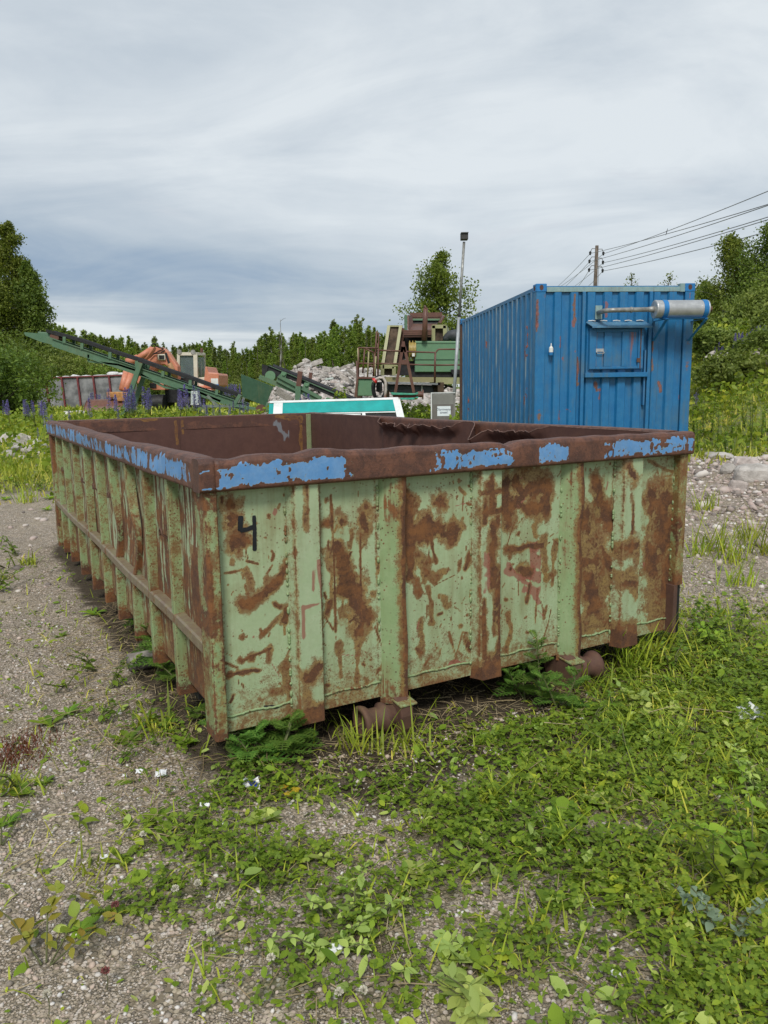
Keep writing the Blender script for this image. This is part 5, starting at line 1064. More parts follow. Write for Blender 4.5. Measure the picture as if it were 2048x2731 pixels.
def make_crusher():
    Y = 26.0; p = Px(940, 800, 5.53, Y); base = p(800, 1500); base[2] = float(tz(base[0], Y))
    root = thing('stone_crusher', 'tall rusty and green stone crushing plant with hopper, engine box and railings', 'crusher', base)
    D = lambda pts, d0, d1, name, mat, bev=.0, par=root: MB().prism(p.poly(pts, d0), (0, d1 - d0, 0)).build(name, mat, par, True, bevel=bev)
    # inclined screens
    b = MB()
    for a, c in (((535, 388), (445, 955)), ((708, 388), (622, 955))): b.beam(p(*a, .3), p(*c, -.2), .10, .13, up=(0, -1, 0))
    b.beam(p(520, 386, .3), p(740, 386, .3), .08, .05); b.beam(p(430, 955, -.2), p(665, 955, -.2), .08, .09)
    for a, c in (((440, 960), (440, 1115)), ((612, 985), (610, 1110)), ((445, 985), (610, 985))): b.beam(p(*a, -.2), p(*c, -.2), .12, .13, up=(0, -1, 0))
    sc = b.build('screen_frame', M['beige'], root, True)
    MB().prism([p(548, 392, .34), p(700, 392, .34), p(615, 950, -.14), p(455, 950, -.14)], (0, .05, 0)).build('screen_mesh', M['mesh'], root, True)
    D([(455, 990), (605, 990), (600, 1110), (455, 1110)], -.1, -.05, 'screen_mesh', M['mesh'])
    D([(720, 400), (765, 420), (760, 540), (700, 900), (640, 940)], .5, 1.6, 'screen_box', M['mrust'])
    # hopper
    D([(765, 225), (808, 225), (806, 440), (765, 440)], .2, .35, 'hopper_bracket', M['mgreen'])
    MB().prism([p(808, 228, .3), p(872, 222, 2.4), p(900, 432, 2.4), p(810, 440, .3)], (.04, 0, 0)).build('hopper_side', simple('pinkish worn steel', (.26, .15, .13), .8), root, True)
    MB().prism([p(870, 222, 2.4), p(1315, 215, 2.4), p(1255, 355, 2.2), p(895, 355, 2.2)], (0, .06, 0)).build('hopper_back', M['dark'], root, True)
    b = MB(); b.beam(p(850, 226, 2.3), p(1320, 218, 2.3), .12, .16); b.beam(p(870, 250, 2.3), p(1300, 262, 2.3), .08, .14); b.build('hopper_rim', M['mrust'], root, True)
    b = MB(); b.beam(p(872, 289, 2.2), p(1290, 289, 2.2), .06, .06); b.build('hopper_stripe', M['egreen'], root, True)
    MB().prism([p(1262, 332, 2.2), p(1318, 222, 2.3), p(1342, 240, .4), p(1285, 345, .4)], (.05, 0, 0)).build('hopper_side', M['mrust'], root, True)
    MB().prism([p(895, 350, 2.0), p(1250, 350, 2.0), p(1170, 442, .3), p(830, 442, .3)], (0, .03, .0)).build('hopper_floor', M['mrust'], root, True)
    b = MB()
    D([(750, 446), (1168, 440), (1166, 545), (748, 548)], .1, .3, 'hopper_front', M['mrust'])
    for Yp in (456, 482, 508): b.beam(p(752, Yp, .08), p(1166, Yp - 4, .08), .05, .05)
    b.build('hopper_ribs', M['mrust'], root, True)
    D([(760, 546), (1165, 546), (1165, 640), (700, 900), (690, 700)], .9, 2.2, 'crusher_body', M['dark'])
    # right screen box
    b = MB()
    for a, c in (((1190, 380), (1190, 605)), ((1360, 380), (1360, 605)), ((1172, 394), (1375, 394))): b.beam(p(*a, .4), p(*c, .4), .12, .17, up=(0, -1, 0))
    b.prism([p(1375, 380, .4), p(1418, 425, 1.6), p(1418, 600, 1.6), p(1375, 605, .4)], (.02, 0, 0)); b.build('screen_frame', M['beige'], root, True)
    D([(1205, 410), (1345, 410), (1345, 605), (1205, 605)], .45, .5, 'screen_mesh', M['mesh'])
    # stack and duct
    b = MB(); b.tube([p(1078, 118, -.1), p(1072, 300, -.1), p(1058, 600, -.1)], [.075, .08, .09], 12); b.tube([p(1085, 112, -.1), p(1068, 118, -.1)], .085, 12); st = b.build('exhaust_stack', M['mrust'], root, True, smooth=True)
    b = MB(); b.cyl(p(1062, 560, -.1), p(1060, 520, -.1), .14, .14, 12); b.build('stack_flange', M['mrust'], st, True)
    b = MB(); b.tube([p(1382, 600, .3), p(1384, 565, .3), p(1400, 545, .3), p(1430, 528, .3), p(1480, 524, .3), p(1600, 524, .3)], [.12, .125, .13, .16, .19, .19], 16); b.build('air_duct', simple('grey black duct', (.045, .05, .055), .6), root, True, smooth=True)
    # engine box
    D([(925, 606), (1600, 606), (1600, 1062), (920, 1062)], 0, 1.8, 'engine_box', M['egreen'], .02)
    b = MB(); b.beam(p(922, 880, -.005), p(1600, 880, -.005), .012, .035); b.beam(p(925, 640, -.004), p(1600, 640, -.004), .012, .02); b.build('box_seam', M['dgreen'], root, True)
    D([(1450, 1025), (1600, 1025), (1600, 1075), (1560, 1095), (1470, 1095)], -.12, .3, 'battery_box', M['dark'])
    D([(880, 785), (918, 785), (918, 832), (880, 832)], -.1, .1, 'switch_box', M['white_pl'])
    b = MB()
    for X in (835, 880, 920): b.cyl(p(X, 740, .2), p(X + 12, 740, .2), .31, .31, 24)
    b.cyl(p(830, 740, .2), p(930, 740, .2), .25, .25, 24); b.build('flywheel_guard', M['guard'], root, True)
    D([(690, 900), (915, 900), (915, 1110), (680, 1110)], .4, 1.2, 'gearbox', M['dark'])
    D([(860, 1062), (1600, 1062), (1600, 1135), (860, 1135)], .1, 1.7, 'engine_bed', M['dark'])
    # chassis
    D([(470, 1135), (1225, 1140), (1225, 1215), (470, 1205)], -.1, .25, 'chassis_beam', M['beam'])
    D([(1226, 1140), (1600, 1145), (1600, 1240), (1226, 1240)], -.12, .25, 'chassis_beam', M['beige'])
    D([(68, 1130), (400, 1142), (400, 1165), (68, 1160)], -1.0, 1.2, 'deck', M['mrust'])
    D([(520, 1240), (1195, 1258), (1195, 1372), (560, 1372), (520, 1330)], 0, 1.0, 'tank', simple('dark blue grey tank', (.035, .04, .048), .5), .05)
    b = MB(); b.beam(p(520, 1222, -.05), p(1290, 1240, -.05), .3, .06); b.build('tank_shelf', simple('grey shelf', (.24, .25, .26), .6), root, True)
    b = MB(); b.beam(p(1025, 1250, -.03), p(1020, 1370, -.03), .06, .05); b.build('tank_band', M['pipe'], root, True)
    b = MB()
    for X, dy in ((1215, .2), (1300, -.1), (1215, 1.6), (100, 1.0), (500, 1.3)): b.beam(p(X, 1215, dy), np.array([p(X, 1215, dy)[0], Y + dy, float(tz(base[0], Y))]), .20, .20, up=(0, -1, 0))
    b.build('support_leg', M['mesh'], root, True)
    b = MB(); b.beam(p(1320, 1245, .1), p(1520, 1300, .3), .06, .06); b.beam(p(1310, 1330, .1), p(1400, 1270, .2), .06, .06); b.build('brace', M['dark'], root, True)
    D([(75, 1165), (332, 1168), (292, 1415), (75, 1415)], -.95, .1, 'fuel_box', M['egreen'], .02)
    b = MB(); b.beam(p(72, 1170, -1.0), p(35, 1500, -1.0), .07, .07, up=(0, -1, 0)); b.beam(p(60, 900, -.9), p(72, 1170, -1.0), .05, .05); b.build('box_stand', M['mrust'], root, True)
    D([(350, 1210), (440, 1205), (440, 1350), (350, 1355)], -.6, -.2, 'valve_box', M['dark'], .02)
    # railings
    rl = M['mrust']; rb = M['beam']
    b = MB(); Tb = lambda *P, dy=-.9, r=.026: b.tube([p(x, y, dy) for x, y in P], r, 8)
    Tb((80, 705), (385, 712)); Tb((85, 935), (395, 940)); Tb((90, 705), (85, 1135)); Tb((385, 712), (375, 1140)); Tb((180, 725), (150, 1080)); Tb((195, 720), (330, 785)); Tb((330, 785), (305, 1130)); Tb((235, 960), (330, 985))
    b.build('railing', rl, root, True, smooth=True)
    b = MB(); Tb((240, 760), (222, 1135)); Tb((345, 830), (325, 1130)); Tb((80, 712), (80, 930)); b.build('railing_post', rb, root, True, smooth=True)
    b = MB(); Tb((355, 462), (342, 720), (335, 1130), dy=-.7); Tb((358, 480), (380, 492), (388, 640), (370, 700), dy=-.7); Tb((375, 640), (375, 1135), dy=-.8); b.build('lift_bars', rl, root, True, smooth=True)
    b = MB(); Tb((395, 742), (720, 757)); Tb((780, 762), (1220, 776), (1238, 765), (1250, 742), (1275, 728), (1600, 728)); Tb((720, 757), (780, 762)); Tb((400, 938), (680, 944)); Tb((820, 952), (1215, 962)); Tb((1215, 962), (1600, 958)); Tb((680, 944), (820, 952)); Tb((1222, 776), (1216, 960), (1214, 1215), r=.032); b.build('railing', rl, root, True, smooth=True)
    b = MB(); b.beam(p(550, 1115, -.6), p(650, 1125, -.6), .1, .03); b.build('step', M['pipe'], root, True)
    # drawbar folded upright
    b = MB(); dd = -2.1
    b.beam(p(738, 690, dd), p(632, 1365, dd), .10, .085, up=(1, 0, 0)); b.beam(p(766, 690, dd), p(905, 1365, dd), .10, .085, up=(1, 0, 0)); b.prism(p.poly([(732, 610), (770, 610), (790, 770), (705, 770)], dd - .05), (0, .12, 0)); b.beam(p(700, 910, dd), p(800, 915, dd), .08, .12)
    db = b.build('drawbar', M['mrust'], root, True)
    c = p(757, 576, dd); ring = np.array([c + np.array([.12 * math.cos(t), 0, .12 * math.sin(t)]) for t in np.linspace(0, 2 * math.pi, 20)]); MB().tube(ring, .05, 8).build('towing_eye', M['mrust'], db, True, smooth=True)
    b = MB()
    for r_ in range(8):
        for k in range(9):
            x0 = 672 + k * 18 + (r_ % 2) * 9; y0 = 1125 + r_ * 18
            b.beam(p(x0, y0, dd), p(x0 + 9, y0 + 18, dd), .015, .03, up=(0, -1, 0)); b.beam(p(x0 + 9, y0, dd), p(x0, y0 + 18, dd), .015, .03, up=(0, -1, 0))
    b.build('step_grating', M['mrust'], db, True)
    D([(560, 1365), (930, 1378), (970, 1360), (970, 1385), (930, 1402), (585, 1400)], dd - .1, dd + .5, 'tow_plate', simple('teal tow frame', (.06, .30, .20), .6), .01)
    D([(590, 1402), (965, 1404), (955, 1440), (600, 1440)], dd, dd + .4, 'tow_box', simple('brick red box', (.20, .035, .03), .6))
    b = MB(); b.cyl(p(960, 1390, dd), p(1045, 1395, dd), .09, .09, 12); b.cyl(p(1030, 1395, dd), p(1045, 1395, dd), .15, .15, 14); b.build('tow_pin', M['mrust'], root, True)
    D([(700, 1445), (920, 1440), (960, 1425), (975, 1440), (940, 1470), (720, 1472)], dd - .1, dd + .2, 'tow_plate', simple('teal plate', (.05, .34, .25), .6), .01)
    # hose coil hanging on it
    hc = p(398, 1305, -1.35); hr = thing('hose_coil', 'bundle of black hoses with a red and white coupling hanging on the crusher', 'hose', (hc[0], hc[1], hc[2] - .9))
    rr = np.random.default_rng(3); b = MB()
    for k in range(13):
        rx, rz = rr.uniform(.15, .23), rr.uniform(.30, .39); t = np.linspace(0, 2 * math.pi, 40); o = rr.normal(0, .03, 3)
        o *= .6; b.tube(np.column_stack([hc[0] + o[0] + rx * np.cos(t) * (1 + .06 * np.sin(3 * t + k)), np.full(40, hc[1] + o[1] * 2), hc[2] + o[2] + rz * np.sin(t)]), .016, 7)
    b.build('hoses', M['belt'], hr, True, smooth=True)
    b = MB(); b.tube([p(300, 1215, -1.6), p(330, 1175, -1.6), p(400, 1145, -1.6), p(450, 1150, -1.6), p(485, 1200, -1.6), p(490, 1330, -1.6), p(480, 1450, -1.6)], .045, 8); b.build('light_hose', simple('pinkish white hose', (.48, .42, .38), .6), hr, True, smooth=True)
    b = MB(); b.cyl(p(318, 1200, -1.65), p(345, 1175, -1.65), .10, .08, 10); b.cyl(p(478, 1440, -1.65), p(480, 1475, -1.65), .07, .07, 10); b.build('coupling', simple('red coupling', (.55, .03, .03), .5), hr, True)
make_crusher()

def make_panel():
    Y = 12.6; p = lambda x, y, dy=0: pt(x, y, Y + dy)
    a = p(720, 1083); base = np.array([a[0] + 1, Y, float(tz(a[0] + 1, Y))])
    root = thing('wall_panel', 'teal painted panel with a white frame and dark window gaps, leaning behind the skip', 'panel', base)
    TL, TR, BR_, BL = p(722, 1078, .35), p(1062, 1068, .35), p(1098, 1214, -.45), p(712, 1214, -.45)
    def bil(u, v, off=0.0): 
        n = np.array([0, -.9, .45]); v = v * .54 if v < 1 else v; return (TL * (1 - u) + TR * u) * (1 - v) + (BL * (1 - u) + BR_ * u) * v + n * off
    def slab(u0, u1, v0, v1, off, th, nm, mat, par=root):
        q = [bil(u0, v0, off), bil(u1, v0, off), bil(u1, v1, off), bil(u0, v1, off)]; return MB().prism(q, np.array([0, -.9, .45]) * th).build(nm, mat, par, True)
    slab(0, 1, 0, 1, 0, .04, 'backing_board', M['dark'])
    slab(.0, 1.0, -.03, .045, .04, .05, 'top_edge', M['wht']); slab(.955, 1.01, .046, 1, .0405, .05, 'end_frame', M['wht']); slab(.03, .10, .046, 1, .0405, .045, 'end_frame', M['wht'])
    slab(-.005, .0295, .05, 1, .041, .03, 'end_strip', M['teal']); slab(.1005, .9545, .047, .43, .041, .04, 'teal_board', M['teal'])
    slab(.1005, .9545, .44, .475, .041, .03, 'ledge', M['wht']); slab(.44, .69, .50, .535, .0415, .03, 'window_bar', M['wht']); slab(.40, .435, .476, .70, .0415, .03, 'window_bar', M['wht']); slab(.70, .725, .476, .70, .0415, .03, 'window_bar', M['wht'])
    slab(.44, .695, .54, .68, .042, .012, 'window_pane', simple('dark green pane', (.02, .07, .06), .3)); slab(.1005, .9545, .70, 1.0, .0405, .035, 'yellow_board', M['yel'])
    for t in (.2, .8):
        q = bil(t, .5, -.02); MB().beam(q, (q[0], Y + 1.0, float(tz(q[0], Y + 1))), .08, .08).build('prop', M['mesh'], root, True)
make_panel()
def make_cabinet():
    Y = 12.4; a = pt(1149, 1047, Y); c = pt(1214, 1044, Y); w = c[0] - a[0]; g = float(tz(a[0], Y))
    root = thing('metal_cabinet', 'grey sheet metal cabinet with a paper notice beside the blue container', 'cabinet', ((a[0] + c[0]) / 2, Y, g), R_(-3))
    h = a[2] - g; b = MB(); b.box(-w / 2, w / 2, .0, .40, .02, h); b.build('body', M['gcab'], root, bevel=.006)
    MB().box(-w / 2 + .022, w / 2 - .03, -.018, -.002, .05, h - .025).build('door', M['gcab'], root, bevel=.004)
    MB().box(-w / 2, -w / 2 + .016, -.022, -.001, .03, h - .002).build('door_edge', M['wht'], root); MB().box(-w / 2 + .017, w / 2, -.022, -.001, h - .014, h - .002).build('door_edge', M['wht'], root)
    MB().box(-w / 2 + .024, w / 2 - .032, -.0205, -.0185, .06, h - .185).build('door_panel', simple('brown grey sheet', (.145, .135, .12), .55, var=.12), root)
    pz0, pz1, px0, px1 = h - .37, h - .215, -w / 2 + .10, w / 2 - .075
    n = MB().box(px0, px1, -.0235, -.021, pz0, pz1).build('paper_notice', M['paper'], root)
    ink = simple('printed ink', (.03, .05, .09), .6)
    cx = (px0 + px1) / 2
    text_mesh('notice_text', 'Öljynimeytys', .045, ink, n, (cx, -.0245, pz1 - .052), (math.pi / 2, 0, 0)); text_mesh('notice_text', 'aineet!', .045, ink, n, (cx, -.0245, pz1 - .100), (math.pi / 2, 0, 0))
make_cabinet()

def make_bin():
    Y = 50.0; p = Px(0, 560, 3.687, Y)
    TL, TR = p(300, 1662), p(1230, 1628); g = float(tz(TL[0], Y)) - .05
    root = thing('waste_bin', 'long grey steel bin with dark red ribs, filled with pale rubble', 'bin', (TL[0] + 3, Y, g))
    n = 6; xs = np.linspace(TL[0], TR[0], n + 1); zt = np.linspace(TL[2], TR[2], n + 1)
    MB().prism([(TL[0], Y, TL[2]), (TR[0], Y, TR[2]), (TR[0], Y, g), (TL[0] + .15, Y, g)], (0, .08, 0)).build('front_wall', simple('stained grey steel', (.145, .148, .155), .7, var=.35, scale=1.5, c2=(.22, .22, .225)), root, True)
    MB().prism([(TL[0], Y + .085, TL[2]), (TL[0], Y + 2.2, TL[2]), (TL[0] + .15, Y + 2.2, g), (TL[0] + .15, Y + .085, g)], (.06, 0, 0)).build('end_wall', M['gcab'], root, True)
    MB().prism([(TL[0], Y + 2.2, TL[2]), (TR[0], Y + 2.2, TR[2]), (TR[0], Y + 2.2, g), (TL[0] + .15, Y + 2.2, g)], (0, .06, 0)).build('back_wall', M['gcab'], root, True)
    MB().box(TL[0] + .1, TR[0], Y + .1, Y + 2.2, g + .1, g + 1.4).build('fill', simple('pale rubble fill', (.30, .29, .27), .9), root, True)
    red = simple('dull red paint', (.165, .035, .038), .6, var=.25)
    MB().beam((TL[0], Y - .03, TL[2] + .03), (TR[0], Y - .03, TR[2] + .03), .14, .08).build('top_rail', red, root, True)
    for k, (x, z) in enumerate(zip(xs, zt)):
        MB().beam((x, Y - .06, z - .012), (x + (.15 if k == 0 else .10), Y - .06, g), .10, .17, up=(0, -1, 0)).build('rib', red, root, True)
    return TL, TR
BIN = make_bin()

# ---------------------------------------------------------------- foliage generators
def strips(base, d, side, L, W, bend, prof, fold=0.0, twist=0.0):
    """n curved leaf strips: returns verts (n*rows*cols,3) and quads; prof = half-width profile along the leaf"""
    prof = np.asarray(prof, float); k = len(prof); n = len(base); s = np.linspace(0, 1, k)
    L = np.broadcast_to(L, (n,)); W = np.broadcast_to(W, (n,)); bend = np.broadcast_to(bend, (n,))
    c = base[:, None, :] + d[:, None, :] * (L[:, None] * s)[..., None]
    c[..., 2] -= (bend * L)[:, None] * s ** 2
    off = side[:, None, :] * (W[:, None] * prof)[..., None]
    if fold:
        up = np.cross(side, d); up /= np.linalg.norm(up, axis=1)[:, None] + 1e-9; up *= np.sign(up[:, 2:3] + 1e-9)
        mid = c - up[:, None, :] * (W[:, None] * prof * fold)[..., None]
        V = np.stack([c - off, mid, c + off], 2); cols = 3
    else:
        V = np.stack([c - off, c + off], 2); cols = 2
    idx = np.arange(n * k * cols).reshape(n, k, cols)
    F = np.stack([idx[:, :-1, :-1], idx[:, :-1, 1:], idx[:, 1:, 1:], idx[:, 1:, :-1]], -1).reshape(-1, 4)
    return V.reshape(-1, 3), F
def merge(parts):
    Vs, Fs, o = [], [], 0
    for V, F in parts: Vs.append(V); Fs.append(F + o); o += len(V)
    return np.vstack(Vs), np.vstack(Fs)
def unit(v): return v / (np.linalg.norm(v, axis=-1, keepdims=True) + 1e-12)
def rand_dirs(g, n): return unit(g.normal(0, 1, (n, 3)))
def leaf_cards(g, c, size, flat=0.0, elong=1.5, droop=0.0):
    """one diamond leaf per centre"""
    n = len(c); d = rand_dirs(g, n); d[:, 2] = d[:, 2] * (1 - flat) - droop; d = unit(d)
    sd = unit(np.cross(d, rand_dirs(g, n))); s = size * g.uniform(.65, 1.35, n)
    return strips(c - d * (s * elong * .5)[:, None], d, sd, s * elong, s * .5, 0.12, [0.0, 1.0, .75, 0.0])
PROF_GRASS = [1.0, .85, .55, .0]
PROF_LEAF = [.12, .75, 1.0, .8, .0]
def np_obj(name, VF, mat, parent=None, smooth=False):
    me = mesh_np(name, VF[0], VF[1], [mat], smooth=smooth); return link(name, me, parent)

M['birch_leaf'] = leafmat('birch leaves', (0.034, 0.066, 0.016), (0.075, 0.130, 0.028), (0.12, 0.18, 0.04))
M['dark_leaf'] = leafmat('dense leaves', (0.026, 0.060, 0.018), (0.060, 0.115, 0.030), (0.095, 0.16, 0.045))
M['willow_leaf'] = leafmat('willow leaves', (0.055, 0.098, 0.024), (0.115, 0.175, 0.045), (0.17, 0.23, 0.07), gain=(1.95, 1.6, 1.35))
M['young_leaf'] = leafmat('young wood leaves', (0.046, 0.095, 0.016), (0.105, 0.180, 0.032), (0.16, 0.24, 0.045), gain=(1.95, 1.6, 1.35))
M['needle'] = leafmat('needles', (0.028, 0.060, 0.020), (0.062, 0.108, 0.034), (0.095, 0.145, 0.042), trans=.15)
M['lupin_leaf'] = leafmat('herb leaves', (0.040, 0.105, 0.018), (0.095, 0.195, 0.032), (0.16, 0.26, 0.045))
M['herb'] = leafmat('low herbs', (0.040, 0.098, 0.014), (0.100, 0.190, 0.026), (0.20, 0.28, 0.040), gain=(2.75, 2.1, 1.35))
M['clover'] = leafmat('clover', (0.034, 0.090, 0.014), (0.078, 0.165, 0.026), (0.125, 0.22, 0.036), gain=(2.75, 2.1, 1.35))
M['grass'] = leafmat('grass blades', (0.062, 0.125, 0.018), (0.150, 0.235, 0.034), (0.27, 0.30, 0.075), gain=(2.75, 2.1, 1.35))
M['field'] = leafmat('field grass', (0.070, 0.125, 0.022), (0.160, 0.225, 0.045), (0.28, 0.30, 0.10), gain=(2.75, 2.1, 1.35))
M['straw'] = leafmat('dry stalks', (0.16, 0.115, 0.060), (0.32, 0.25, 0.14), (0.44, 0.37, 0.23), trans=.1, gain=(1.1, 1.1, 1.1))
M['mugwort'] = leafmat('mugwort', (0.030, 0.095, 0.024), (0.065, 0.155, 0.038), (0.10, 0.20, 0.05))
M['petal'] = leafmat('lupin petals', (0.22, 0.17, 0.52), (0.34, 0.27, 0.70), (0.46, 0.38, 0.78), trans=.3, gain=(1, 1, 1))
M['trunk'] = barkmat('brown bark', (0.050, 0.040, 0.030), (0.13, 0.11, 0.085))
M['birch_bark'] = barkmat('birch bark', (0.32, 0.31, 0.28), (0.06, 0.055, 0.05))
M['stem'] = simple('green brown stem', (0.11, 0.12, 0.045), .8, var=.3)

def trunk_mb(h, r, g, lean=0.0, tips=None):
    b = MB(); n = 9; t = np.linspace(0, 1, n); off = np.cumsum(g.normal(0, .012 * h, (n, 2)), 0); off -= off[0]
    P = np.column_stack([off[:, 0] + lean * t * h, off[:, 1], t * h]); b.tube(P, r * (1.05 - t) + .01, 8)
    return b, P
def tree_birch(seed, h, spread, nb=46, leaves=120, size=.11, droop=.5, lowest=.12, sparse_top=.75, mat='birch_leaf', bark='birch_bark', name='tree', label='', cat='tree', loc=(0, 0, 0), group=None, shape=1.0):
    g = np.random.default_rng(seed); root = thing(name, label, cat, loc, 0, group)
    b, P = trunk_mb(h, h * .013 + .03, g)
    C = []
    for k in range(nb):
        t = lowest + (1 - lowest) * (k + g.random()) / nb; z = t * h
        q = np.array([np.interp(t, np.linspace(0, 1, len(P)), P[:, i]) for i in range(3)])
        L = spread * ((1 - t) ** (.62 * shape) * min(1.0, (t + .12) / .36) * 1.05 + .07) * g.uniform(.48, 1.32)
        a = g.random() * 2 * math.pi; el = g.uniform(.35, .9) if t < .85 else 1.0
        d = np.array([math.cos(a), math.sin(a), el]); d /= np.linalg.norm(d)
        s = np.linspace(0, 1, 6); B = q + d * (L * s)[:, None]; B[:, 2] -= droop * L * .6 * s ** 2
        b.tube(B, np.linspace(max(.012, .012 * L + h * .002), .005, 6), 5)
        n = int(leaves * g.uniform(.7, 1.3) * (1 if t < sparse_top else .65)); u = g.beta(2.4, 1.3, n); c = np.column_stack([np.interp(u, s, B[:, i]) for i in range(3)])
        sc = .085 * L + .05; ncl = max(3, int(n / 22)); cc = c[g.integers(0, n, ncl)] + g.normal(0, 1, (ncl, 3)) * (.10 * L + .06); c = cc[g.integers(0, ncl, n)] + g.normal(0, 1, (n, 3)) * sc; hang = g.random(n) < droop
        c[:, 2] -= hang * g.exponential(.16 * L + .08, n)
        C.append(c)
    C = np.vstack(C); C[:, 2] = np.maximum(C[:, 2], .05)
    b.build('trunk', M[bark], root, smooth=True); np_obj('crown', leaf_cards(g, C, size, droop=.3 * droop), M[mat], root); return root
def tree_spruce(seed, h, r, size=.16, dens=1.0, mat='needle', name='spruce_tree', label='', loc=(0, 0, 0), group=None, cat='tree'):
    g = np.random.default_rng(seed); root = thing(name, label, cat, loc, 0, group)
    b, P = trunk_mb(h, h * .011 + .03, g); C = []; D = []
    nw = int(h * 2.6 * dens) + 6
    for k in range(nw):
        t = .06 + .94 * k / nw; z = t * h; R = r * (1 - t) ** 1.1 * g.uniform(.75, 1.2) + .05
        for j in range(g.integers(5, 8)):
            a = g.random() * 2 * math.pi; d = np.array([math.cos(a), math.sin(a), -.12 + .5 * t]); n = int(8 + 22 * R)
            u = g.random(n) ** .75; c = np.array([0, 0, z]) + d * (R * u)[:, None]; c += g.normal(0, .07 + .05 * R, (n, 3)); C.append(c)
            D.append(unit(d + g.normal(0, .45, (n, 3)) + np.array([0, 0, -.15])))
    n = 14; C.append(np.column_stack([g.normal(0, .04, n), g.normal(0, .04, n), h * g.uniform(.93, 1.0, n)])); D.append(unit(g.normal(0, .3, (n, 3)) + np.array([0, 0, 1.0])))
    C = np.vstack(C); D = np.vstack(D); sd = unit(np.cross(D, rand_dirs(g, len(D)))); s = size * g.uniform(.7, 1.4, len(C))
    b.build('trunk', M['trunk'], root, smooth=True); np_obj('crown', strips(C, D, sd, s * 1.7, s * .32, .15, [.5, 1, .6, 0]), M[mat], root); return root
def bush(seed, r, h, n=2600, size=.10, mat='willow_leaf', name='bush', label='', loc=(0, 0, 0), group=None, clusters=22, cat='bush'):
    g = np.random.default_rng(seed); root = thing(name, label, cat, loc, 0, group); b = MB(); C = []
    for k in range(clusters):
        a = g.random() * 6.283; rr = r * math.sqrt(g.random()) * .85; z = h * g.uniform(.25, .92) * (1 - .45 * (rr / r) ** 2); q = np.array([rr * math.cos(a), rr * math.sin(a), z])
        P = np.array([[q[0] * .12, q[1] * .12, 0], [q[0] * .5, q[1] * .5, z * .55], q]); b.tube(P, [.03 * h * .4 + .008, .015, .006], 5)
        m_ = int(n / clusters); sc = g.uniform(.13, .26) * r; nb_ = 7; ctr = q + g.normal(0, 1, (nb_, 3)) * np.array([sc, sc, .15 * h]); c = ctr[g.integers(0, nb_, m_)] + g.normal(0, 1, (m_, 3)) * np.array([sc * .38, sc * .38, .055 * h]); C.append(c)
        for _ in range(3):
            tip = q + np.array([g.normal(0, sc), g.normal(0, sc), g.uniform(.12, .42) * h]); tt = g.random(int(m_ * .07))[:, None]; C.append(q + (tip - q) * tt + g.normal(0, .022 * r, (len(tt), 3)))
        
    C = np.vstack(C); C = C[(C[:, 2] > .02)]
    b.build('stems', M['trunk'], root); np_obj('foliage', leaf_cards(g, C, size, elong=2.0, flat=.15), M[mat], root); return root
def on_ground(px, py_or_none, Y):
    q = pt(px, 1000, Y); return np.array([q[0], Y, float(tz(q[0], Y))])
def height_for(px, ytop, Y):
    q = pt(px, ytop, Y); return q[2] - float(tz(q[0], Y))

